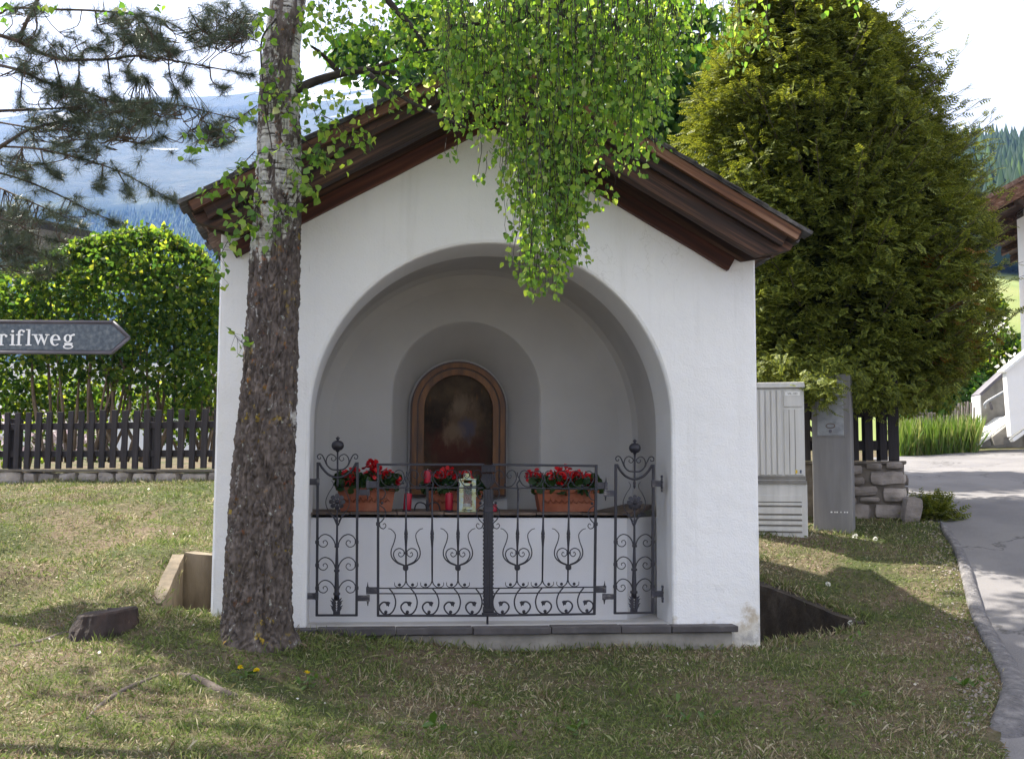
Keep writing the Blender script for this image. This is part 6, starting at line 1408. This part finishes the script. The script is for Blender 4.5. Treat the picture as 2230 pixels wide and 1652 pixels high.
# shrubs by the far house, with white blossom
for i, (lab, bls, bls2, Y) in enumerate((('loose green shrub with white blossom in front of the white house', [blob(2175, 780, 60, 70, 19.5), (*blob(2215, 850, 60, 60, 19),), blob(2165, 690, 25, 45, 19.8), blob(2230, 790, 50, 60, 19.2)], [blob(2165, 720, 40, 40, 19.3), blob(2215, 800, 40, 50, 18.8)], 19.5),
                                ('dark shrub behind the old paling fence under the yew', [blob(2080, 860, 70, 60, 19.2), blob(2010, 890, 80, 45, 19), blob(2130, 870, 40, 60, 19.3)], [blob(2120, 900, 40, 20, 18.8)], 19.2))):
    b0_ = P(2175 if i == 0 else 2060, 985, Y); b0_.z = gz(b0_.x, b0_.y); t = thing('garden_shrub', lab, 'shrub', loc=b0_)
    leafcloud(bls, 2600, (.08, .15), MT['hedge_leaf'] if i == 0 else MT['broad_leaf'], b0_, t)
    if i == 0: leafcloud(bls2, 110, (.06, .11), MT['white_flower'], b0_, t, 'blossom')
    for k in range(5): MB().tube([(k * .12 - .3, 0, -.1), (k * .2 - .5, 0, .9), (k * .3 - .7, 0, 1.9)], [.03, .025, .01], 6).build('stem', MT['stem'], t, smooth=True)
# tall grass in front of the old fence
k = 2600; gxp = rng.uniform(1955, 2128, k); gY = rng.uniform(16.6, 17.6, k)
pos = np.array([list(P(a, 985, b)) for a, b in zip(gxp, gY)]); pos[:, 2] = ground_np(pos[:, 0], pos[:, 1]) - .03
ax = np.stack([rng.normal(0, .2, k), rng.normal(0, .2, k), np.ones(k)], 1)
MT['tall_grass'] = leafmat('tall_grass', [(0, (.06, .13, .02)), (.6, (.13, .21, .035)), (1, (.28, .28, .12))], .4)
V, Fc = scatter([(-.018, 0, 0), (.018, 0, 0), (.012, .6, .03), (0, 1, .12)], [(0, 1, 2, 3)], pos, frames(ax), rng.uniform(.22, .62, k))
tag(link('tall_grass', npmesh('tall_grass', V, Fc, MT['tall_grass'])), 'tall meadow grass growing in front of the old paling fence', 'grass', kind='stuff')
# little weeds by cabinet and ditch
def weed(px, py, n, size, label, mat='weed', flowers=0, y=None, spread=.05):
    p = G(px, py, 3.5, 12) if y is None else Vector((P(px, py, y).x, y, gz(P(px, py, y).x, y)))
    t = thing('weed', label, 'plant', loc=p, group='weeds in the lawn')
    pos = rng.normal(0, spread, (n, 3)); pos[:, 2] = np.abs(pos[:, 2]) * .6; ax = rng.normal(0, 1, (n, 3)); ax[:, 2] = np.abs(ax[:, 2]) * .7 + .15
    V, Fc = scatter([(0, 0, 0), (0, .5, .02), (0, 1, -.12), (-.16, .3, .05), (-.2, .7, .0), (.16, .3, .05), (.2, .7, .0)], LF, pos, frames(ax, np.tile([[0, 0, 1.0]], (n, 1)) + rng.normal(0, .3, (n, 3))), rng.uniform(size * .4, size * .7, n))
    link('leaves', npmesh('leaves', V, Fc, MT[mat]), t)
    for k in range(flowers):
        c_ = Vector((rb.uniform(-.05, .05), rb.uniform(-.04, .04), rb.uniform(.04, .09))); nf = 16; u = rng.normal(size=(nf, 3)); u[:, 2] = np.abs(u[:, 2]) + .2
        V, Fc = scatter([(0, 0, 0), (-.3, .9, 0), (.3, .9, 0)], [(0, 1, 2)], np.tile(np.array(c_), (nf, 1)), frames(u), np.full(nf, .018)); link('flower', npmesh('flower', V, Fc, MT['yellow']), t)
        MB().tube([(c_.x * .3, c_.y * .3, 0), tuple(c_)], .0016, 4).build('stalk', MT['weed'], t)
    return t
weed(545, 1478, 16, .08, 'small weed with two yellow flowers right of the bare root', flowers=2)
weed(680, 1500, 26, .09, 'bright green clover-like weed with one yellow flower below the trunk', flowers=1)
weed(930, 1600, 8, .13, 'broad upright dock leaf in the middle of the foreground grass')
weed(1255, 1590, 10, .10, 'flat leafy rosette below the gate, right of the dock leaf')
weed(1505, 1580, 10, .09, 'flat leafy rosette in the grass below the right gate panel')
weed(1840, 1535, 9, .10, 'small broad-leaved weed on the right half of the foreground lawn')
weed(1860, 1400, 8, .08, 'small leafy weed just right of the mossy ditch wall')
weed(2120, 1500, 14, .10, 'tuft of green weed beside the lower end of the kerb', spread=.04)
weed(1757, 1075, 14, .10, 'leafy twig growing between the cabinet and the meter post', y=9.5)

# ------------------------------------------------------------------ stump, roots, fallen blossoms
p = G(232, 1368, 5, 8); sp2 = thing('tree_stump', 'low dark tree stump left of the concrete wing wall', 'stump', loc=p); V = []; nn_ = 40; prof = [(.20, -.10), (.18, .0), (.160, .04), (.152, .07), (.150, .085), (.14, .095), (.08, .088), (.001, .09)]
for r_, z in prof:
    for j in range(nn_):
        w = 2 * math.pi * j / nn_; e_ = 1 + .16 * mn.noise(Vector((math.cos(w) * 1.5, math.sin(w) * 1.5, 3))) + .07 * mn.noise(Vector((math.cos(w) * 6, math.sin(w) * 6, z * 8)))
        V.append((r_ * e_ * math.cos(w) * 1.05, r_ * e_ * math.sin(w), z + .02 * math.cos(w) * (1 if z > .05 else 0)))
MB().add(V, [(i*nn_+j, i*nn_+(j+1) % nn_, (i+1)*nn_+(j+1) % nn_, (i+1)*nn_+j) for i in range(len(prof)-1) for j in range(nn_)]).build('bark', MT['stump'], sp2)
for i, (pts, rad, lab) in enumerate((([(385, 1468), (420, 1475), (455, 1492), (490, 1508), (520, 1515)], .030, 'bare grey root lying in the grass below the birch'), ([(350, 1468), (300, 1490), (260, 1510), (220, 1535), (190, 1565)], .020, 'thin dark root running down the bank in the left foreground'), ([(165, 1372), (120, 1385), (70, 1400), (20, 1408)], .020, 'dark root running left from the stump'))):
    q = cat([G(*a, 3.5, 9) for a in pts], 5); q = [Vector((v.x, v.y, gz(v.x, v.y) - rad * .35)) for v in q]; o_ = q[len(q) // 2].copy()
    t = MB().tube([v - o_ for v in q], [rad * (.4 + .6 * math.sin(math.pi * (.12 + .8 * j / len(q)))) for j in range(len(q))], 8, flat=.8).build('root', MT['root'], None, smooth=True); t.location = o_; tag(t, lab, 'root')
for i, (px, py, r_, lab) in enumerate(((1713, 1166, .030, 'white blossom ball at the foot of the utility cabinet'), (1862, 1172, .030, 'white blossom ball on the lit grass before the meter post'), (1906, 1177, .024, 'small white blossom ball right of the meter post on the grass'), (1803, 1278, .026, 'white blossom lying in the shaded grass above the mossy wall'), (1852, 1360, .022, 'white blossom at the outer end of the mossy ditch wall'))):
    p = G(px, py, 5, 11); k = 40; u = rng.normal(size=(k, 3)); u /= np.linalg.norm(u, axis=1, keepdims=True)
    V, Fc = scatter([(0, 0, 0), (-.5, .6, 0), (.5, .6, 0)], [(0, 1, 2)], u * r_ * .42, frames(u + rng.normal(0, .6, (k, 3))), np.full(k, r_ * .62)); o_ = link('fallen_blossom', npmesh('fallen_blossom', V, Fc, MT['white_flower'])); o_.location = (p.x, p.y, p.z + r_ * .6); tag(o_, lab, 'blossom', 'white blossoms fallen on the grass')

# ------------------------------------------------------------------ grass
def grass_mat():
    mt, nt, out = new_mat('lawn_grass'); g = N(nt, 'ShaderNodeNewGeometry'); r_ = g.outputs['Random Per Island']
    v = coords(nt); big = noise_n(nt, v, 1.9, 6, .62)
    green = ramp(nt, [(0, (.07, .115, .026)), (.5, (.145, .195, .05)), (1, (.26, .30, .10))], r_); straw = ramp(nt, [(0, (.15, .105, .065)), (.4, (.33, .26, .165)), (.85, (.52, .45, .31)), (1, (.66, .61, .47))], r_)
    f = mathn(nt, 'ADD', big, mathn(nt, 'MULTIPLY', mathn(nt, 'FRACT', mathn(nt, 'MULTIPLY', r_, 37.0)), .42)); f = ramp(nt, [(.53, (0,0,0)), (.70, (1,1,1))], f)
    c = mixc(nt, f, straw, green); b = N(nt, 'ShaderNodeBsdfPrincipled'); nt.links.new(c, b.inputs['Base Color']); b.inputs['Roughness'].default_value = .6; b.inputs['Specular IOR Level'].default_value = .25
    t = N(nt, 'ShaderNodeBsdfTranslucent'); nt.links.new(c, t.inputs[0]); m_ = N(nt, 'ShaderNodeMixShader'); m_.inputs[0].default_value = .35
    nt.links.new(b.outputs[0], m_.inputs[1]); nt.links.new(t.outputs[0], m_.inputs[2]); nt.links.new(m_.outputs[0], out.inputs[0]); return mt
ng = 480000
gY = 3.9 + (13.0 - 3.9) * rng.random(ng) ** 1.25; gX = rng.uniform(-.5, .5, ng) * (gY * .95 + 1.2)
gX = np.where(gX > 4.2, gX - 5, gX)
bad = inpoly(gX, gY, CHAPEL) | inpoly(gX, gY, ROAD) | inpoly(gX, gY, [(a[0] * 1.0, a[1]) for a in TRENCH_R]) | inpoly(gX, gY, TRENCH_L)
kx = np.array([[p.x, p.y] for p in kp]); dk = np.full(ng, 9.0)
for (a, b), wd in zip(kx, kw): dk = np.minimum(dk, np.hypot(gX - a, gY - b) - wd * .95)
fl2 = fd.x * (gY - FA.y) - fd.y * (gX - FA.x)      # side of the fence line
bad |= (dk < 0) | (fl2 < -.05) | ((gX - BO.x) ** 2 + (gY - BO.y) ** 2 < .20 ** 2)
bare = np.sin(gX * 1.7 + 2 * np.sin(gY * 1.1)) * np.sin(gY * 2.3 + 1.5 * np.sin(gX * 1.4)) + rng.normal(0, .5, ng)
bad |= (bare > .75) & (rng.random(ng) < .75)
gX, gY = gX[~bad], gY[~bad]; ng = len(gX); gZ = ground_np(gX, gY) - .006
lie = rng.random(ng) < .42
a = rng.uniform(0, 2 * math.pi, ng); el = np.where(lie, rng.uniform(.02, .30, ng), rng.uniform(.45, 1.45, ng))
ax = np.stack([np.cos(a) * np.cos(el), np.sin(a) * np.cos(el), np.sin(el)], 1); patch = .5 + .5 * np.sin(gX * 2.9 + np.sin(gY * 3.3) * 2) * np.sin(gY * 2.2 + np.sin(gX * 2.1) * 2)
ln_ = np.where(lie, rng.uniform(.02, .06, ng), rng.uniform(.014, .038, ng) + .028 * patch * rng.random(ng)); wd = (.0008 + .00019 * gY)
long_ = (rng.random(ng) < .006); ln_ = np.where(long_, ln_ * 2.2, ln_)
# taller tufts
nt_ = 750; tY = 4.0 + 8.5 * rng.random(nt_) ** 1.2; tX = rng.uniform(-.5, .5, nt_) * (tY * .95 + 1); kk = 26
tX = np.repeat(tX, kk) + rng.normal(0, .035, nt_ * kk); tY = np.repeat(tY, kk) + rng.normal(0, .035, nt_ * kk)
# longer growth along the chapel foot, the wall tops, the trunk and the kerb
eX = []; eY = []
for (a_, b_), n_, sd_ in (((chw(-1.0, -.12), chw(1.62, -.10)), 900, .03), (((WL0.x - .06, WL0.y), (WL1.x - .06, WL1.y)), 300, .03), (((2.34, 7.70), (1.70, 8.42)), 500, .035), ((chw(-2.0, -.12), chw(-1.6, -.04)), 160, .03), ((chw(1.6, .03), (2.28, 7.58)), 300, .035), (((BO.x - .22, BO.y - .10), (BO.x + .24, BO.y - .12)), 160, .03), (((FB.x, FB.y - .12), (-3.2, FA.y + fd.y * (-3.2 - FA.x) / fd.x - .12)), 700, .03), (((1.9, 9.3), (2.9, 9.55)), 260, .03)):
    t_ = rng.random(n_); eX.append(a_[0] + (b_[0] - a_[0]) * t_ + rng.normal(0, sd_, n_)); eY.append(a_[1] + (b_[1] - a_[1]) * t_ + rng.normal(0, sd_, n_))
eX, eY = np.concatenate(eX), np.concatenate(eY)
bd_ = inpoly(tX, tY, CHAPEL) | inpoly(tX, tY, ROAD) | inpoly(tX, tY, TRENCH_R) | inpoly(tX, tY, TRENCH_L) | (fd.x * (tY - FA.y) - fd.y * (tX - FA.x) < -.05) | ((tX - BO.x) ** 2 + (tY - BO.y) ** 2 < .22 ** 2) | (tX > 2.0)
tX, tY = np.append(tX[~bd_], eX), np.append(tY[~bd_], eY); n2_ = len(tX); a2 = rng.uniform(0, 6.28, n2_); e2_ = rng.uniform(.7, 1.5, n2_)
gX = np.append(gX, tX); gY = np.append(gY, tY); gZ = np.append(gZ, ground_np(tX, tY) - .006); ng += n2_; lie = np.append(lie, np.zeros(n2_, bool))
ax = np.vstack([ax, np.stack([np.cos(a2) * np.cos(e2_), np.sin(a2) * np.cos(e2_), np.sin(e2_)], 1)]); ln_ = np.append(ln_, rng.uniform(.035, .085, n2_)); wd = .0008 + .00020 * gY
rot = frames(ax); TVg = np.array([(-1, 0, 0), (1, 0, 0), (.7, .55, .0), (0, 1, 0)], float)
Vg = np.zeros((ng, 4, 3))
for i in range(4):
    Vg[:, i] = np.stack([gX, gY, gZ], 1) + rot[:, :, 0] * (TVg[i, 0] * wd)[:, None] + rot[:, :, 1] * (TVg[i, 1] * ln_)[:, None]
Vg[:, 3, 2] -= np.where(lie, .004, ln_ * .18); Vg[:, 2, 2] += .002
Fg = np.arange(ng * 4).reshape(ng, 4)
gr = link('grass', npmesh('grass', Vg.reshape(-1, 3), Fg, grass_mat())); tag(gr, 'short patchy mown grass with dry straw on the lawn', 'grass', kind='stuff')
# needle and straw litter and pebbles along the kerb
k = 500; lx = rng.uniform(0, 1, k); li = (lx * (len(kp) - 1)).astype(int); lp = np.array([list(kp[i]) for i in li]); lp[:, 0] -= kw[li] + np.abs(rng.normal(0, .12, k)) + .02; lp[:, 1] += rng.normal(0, .05, k); lp[:, 2] = ground_np(lp[:, 0], lp[:, 1]) + .002
V, Fc = scatter([(-.5, -.5, 0), (.5, -.5, 0), (.5, .5, 0), (-.5, .5, 0), (0, 0, .6)], [(0, 1, 4), (1, 2, 4), (2, 3, 4), (3, 0, 4)], lp, frames(rng.normal(size=(k, 3)) * np.array([1, 1, .1]), np.tile([[0, 0, 1.0]], (k, 1))), rng.uniform(.006, .018, k))
tag(link('gravel', npmesh('gravel', V, Fc, MT['stone'])), 'loose pale grit along the lawn side of the kerb', 'gravel', kind='stuff')

k = 420; lY = 4.2 + 8 * rng.random(k) ** 1.1; lX = rng.uniform(-.48, .36, k) * lY; ok = ~(inpoly(lX, lY, CHAPEL) | inpoly(lX, lY, ROAD) | inpoly(lX, lY, TRENCH_R) | inpoly(lX, lY, TRENCH_L)) & (fd.x * (lY - FA.y) - fd.y * (lX - FA.x) > .05); lX, lY = lX[ok], lY[ok]
lp = np.stack([lX, lY, ground_np(lX, lY) + .012], 1); V, Fc = scatter([(-.5, 0, 0), (0, .5, .15), (.5, 0, 0), (0, -.5, .1)], [(0, 1, 2, 3)], lp, frames(rng.normal(size=lp.shape) * np.array([1, 1, .4])), rng.uniform(.008, .022, len(lp)) * (.6 + .05 * lY))
tag(link('fallen_petals', npmesh('fallen_petals', V, Fc, leafmat('pale_litter', [(0, (.30, .22, .12)), (.5, (.5, .46, .36)), (1, (.74, .73, .68))], .3))), 'pale fallen petals and leaf bits scattered over the lawn', 'litter', kind='stuff')

# ------------------------------------------------------------------ hills and mountain
def hill(name, label, x0, x1, y0, y1, nxg, nyg, fz, mat):
    X, Y = np.meshgrid(np.linspace(x0, x1, nxg), np.linspace(y0, y1, nyg)); Z = fz(X, Y)
    k = np.arange(X.size).reshape(X.shape); q = np.stack([k[:-1, :-1], k[:-1, 1:], k[1:, 1:], k[1:, :-1]], -1).reshape(-1, 4)
    o = link(name, npmesh(name, np.stack([X.ravel(), Y.ravel(), Z.ravel()], 1), q, mat, smooth=True)); tag(o, label, None, kind='structure'); return o
def nz2(X, Y, s, o=0.0, oct=5):
    r_ = np.empty(X.size); 
    for i, (x, y) in enumerate(zip(X.ravel(), Y.ravel())): r_[i] = mn.fractal(Vector((x * s + o, y * s, o)), 1.0, 2.0, oct)
    return r_.reshape(X.shape)
# meadow slope and wooded ridge on the right
def meadow_m():
    return pmat('meadow_grass', [(.3, (.10, .15, .03)), (.5, (.16, .20, .05)), (.7, (.24, .24, .09))], .06, 6, .95)
YR0, YR1 = 60, 190
_mz = lambda Y: np.interp(Y, [40, 60, 110, 150, 230, 330, 420], [1.0, 3.0, P(2170, 640, 110).z, P(2170, 590, 150).z, P(2170, 470, 230).z, P(2170, 368, 330).z, P(2170, 380, 420).z])
hr = hill('meadow_hill', 'green meadow slope below the wooded ridge on the right', 10, 420, 40, 420, 90, 110, lambda X, Y: _mz(Y) + nz2(X, Y, .012) * 3.0 * np.clip((Y - 60) / 60, 0, 1) - .055 * np.maximum(0, X - Y * .44 + 8), meadow_m())
def conifers(name, label, pts, hmin, hmax, mat):
    pts = np.array(pts); n = len(pts); TVc = []; TFc = []; m_ = 7
    for (z0_, z1_, r_) in ((.05, .50, .20), (.28, .72, .15), (.52, 1.0, .10)):
        o = len(TVc); TVc += [(r_ * math.cos(2*math.pi*j/m_) * (1 + .25 * ((j * 5) % 3 - 1)), r_ * math.sin(2*math.pi*j/m_), z0_ + .04 * ((j * 3) % 4 - 1.5)) for j in range(m_)] + [(0, 0, z1_)]; TFc += [(o + j, o + (j + 1) % m_, o + m_) for j in range(m_)]
    rot = np.zeros((n, 3, 3)); a = rng.uniform(0, 6.28, n); rot[:, 0, 0] = np.cos(a); rot[:, 0, 1] = -np.sin(a); rot[:, 1, 0] = np.sin(a); rot[:, 1, 1] = np.cos(a); rot[:, 2, 2] = 1
    V, Fc = scatter(TVc, TFc, pts, rot, rng.uniform(hmin, hmax, n)); o = link(name, npmesh(name, V, Fc, mat)); tag(o, label, 'wood', kind='stuff'); return o
MT['conifer'] = leafmat('far_conifer', [(0, (.010, .024, .013)), (.75, (.018, .038, .016)), (1, (.05, .085, .022))], .12, .8, 1.0, spec=.1)
pts = []
for k in range(2600):
    Y = rng.uniform(158, 345); X = rng.uniform(.36, .62) * Y; z = float(_mz(np.array([Y]))[0]) - .055 * max(0, X - Y * .44 + 8) + 1.0
    if mn.noise(Vector((X * .02, Y * .02, 0))) > .38 and Y > 200: continue
    pts.append((X, Y, z - 1.5))
conifers('ridge_wood', 'dark conifer wood covering the ridge on the right', pts, 7, 15, MT['conifer'])
# the mountain behind, rising to the right, forest below, pasture and snow above
def mtn_top(px): return np.interp(px, [-400, 0, 150, 300, 480, 563, 750, 1000, 1600, 2600], [300, 252, 228, 207, 200, 188, 163, 120, 130, 420])
def mountain_m():
    mt, nt, out = new_mat('alpine_slope'); v = coords(nt); sep = N(nt, 'ShaderNodeSeparateXYZ'); nt.links.new(v, sep.inputs[0])
    n1 = noise_n(nt, v, .006, 8, .62); n2 = noise_n(nt, v, .05, 6, .7); n3 = noise_n(nt, coords(nt, (1, 1, 4)), .004, 6, .6)
    forest = ramp(nt, [(.35, (.007, .016, .010)), (.6, (.014, .028, .014)), (.75, (.03, .045, .02))], n2)
    past = ramp(nt, [(.3, (.06, .085, .03)), (.6, (.12, .13, .06)), (.8, (.17, .15, .09))], n2); rock = ramp(nt, [(.3, (.05, .047, .045)), (.7, (.085, .08, .075))], n2)
    c = mixc(nt, ramp(nt, [(.50, (0,0,0)), (.545, (1,1,1))], n1), forest, past)
    hh = mathn(nt, 'MULTIPLY_ADD', sep.outputs['Z'], 1 / 520.0); hh.node.inputs[2].default_value = -.10
    c = mixc(nt, ramp(nt, [(.60, (0,0,0)), (.72, (1,1,1))], mathn(nt, 'ADD', hh, mathn(nt, 'MULTIPLY', n1, .35))), c, mixc(nt, .55, past, rock))
    sn = mathn(nt, 'ADD', mathn(nt, 'MULTIPLY', hh, .42), n3); c = mixc(nt, ramp(nt, [(.955, (0,0,0)), (.975, (1,1,1))], sn), c, (.75, .77, .80))
    bsdf(nt, out, c, .95, 0, n2, .8, 6.0, .05); return mt
def mtn_z(X, Y):
    px = CX + F_PX * X / np.maximum(Y, 1); top = mtn_top(px); ang = PITCH + np.arctan((CY - top) / F_PX)
    zt2 = np.tan(ang) * 1750; t = np.clip((Y - 420) / (1750 - 420), 0, 1.25); prof = np.interp(t, [0, .12, .3, .6, 1.0, 1.25], [0, .07, .22, .52, 1.0, 1.02])
    return zt2 * prof + nz2(X, Y, .0022, 3.0, 6) * 26 * np.clip(t * 3, 0, 1) * np.where(t > .93, .25, 1) - 4
mt_o = hill('mountain', 'hazy blue mountain side with forest, pasture and snow patches', -1500, 1900, 420, 2100, 150, 120, mtn_z, mountain_m())
pts = []
while len(pts) < 9000:
    Y = 440 + 700 * rng.random() ** .8; X = rng.uniform(-.50, -.08) * Y
    if mn.fractal(Vector((X * .006, Y * .006, 1.0)), 1.0, 2.0, 4) > .12: continue
    pts.append((X, Y))
pa = np.array(pts); zz2 = mtn_z(pa[:, 0], pa[:, 1]); conifers('mountain_wood', 'far conifer wood on the lower mountain side at left', np.column_stack([pa, zz2 - 1]), 9, 17, MT['conifer'])
# ------------------------------------------------------------------ haze
mt, nt, out = new_mat('haze_air'); vv = N(nt, 'ShaderNodeVolumePrincipled'); vv.inputs['Color'].default_value = (.22, .43, 1.0, 1); vv.inputs['Density'].default_value = .00024; vv.inputs['Anisotropy'].default_value = .2
nt.links.new(vv.outputs[0], out.inputs['Volume'])
hz = MB().box(-2250, 2250, -2250, 2250, -12, 760).build('haze', mt); tag(hz, 'blue alpine haze filling the valley air', 'haze', kind='stuff')
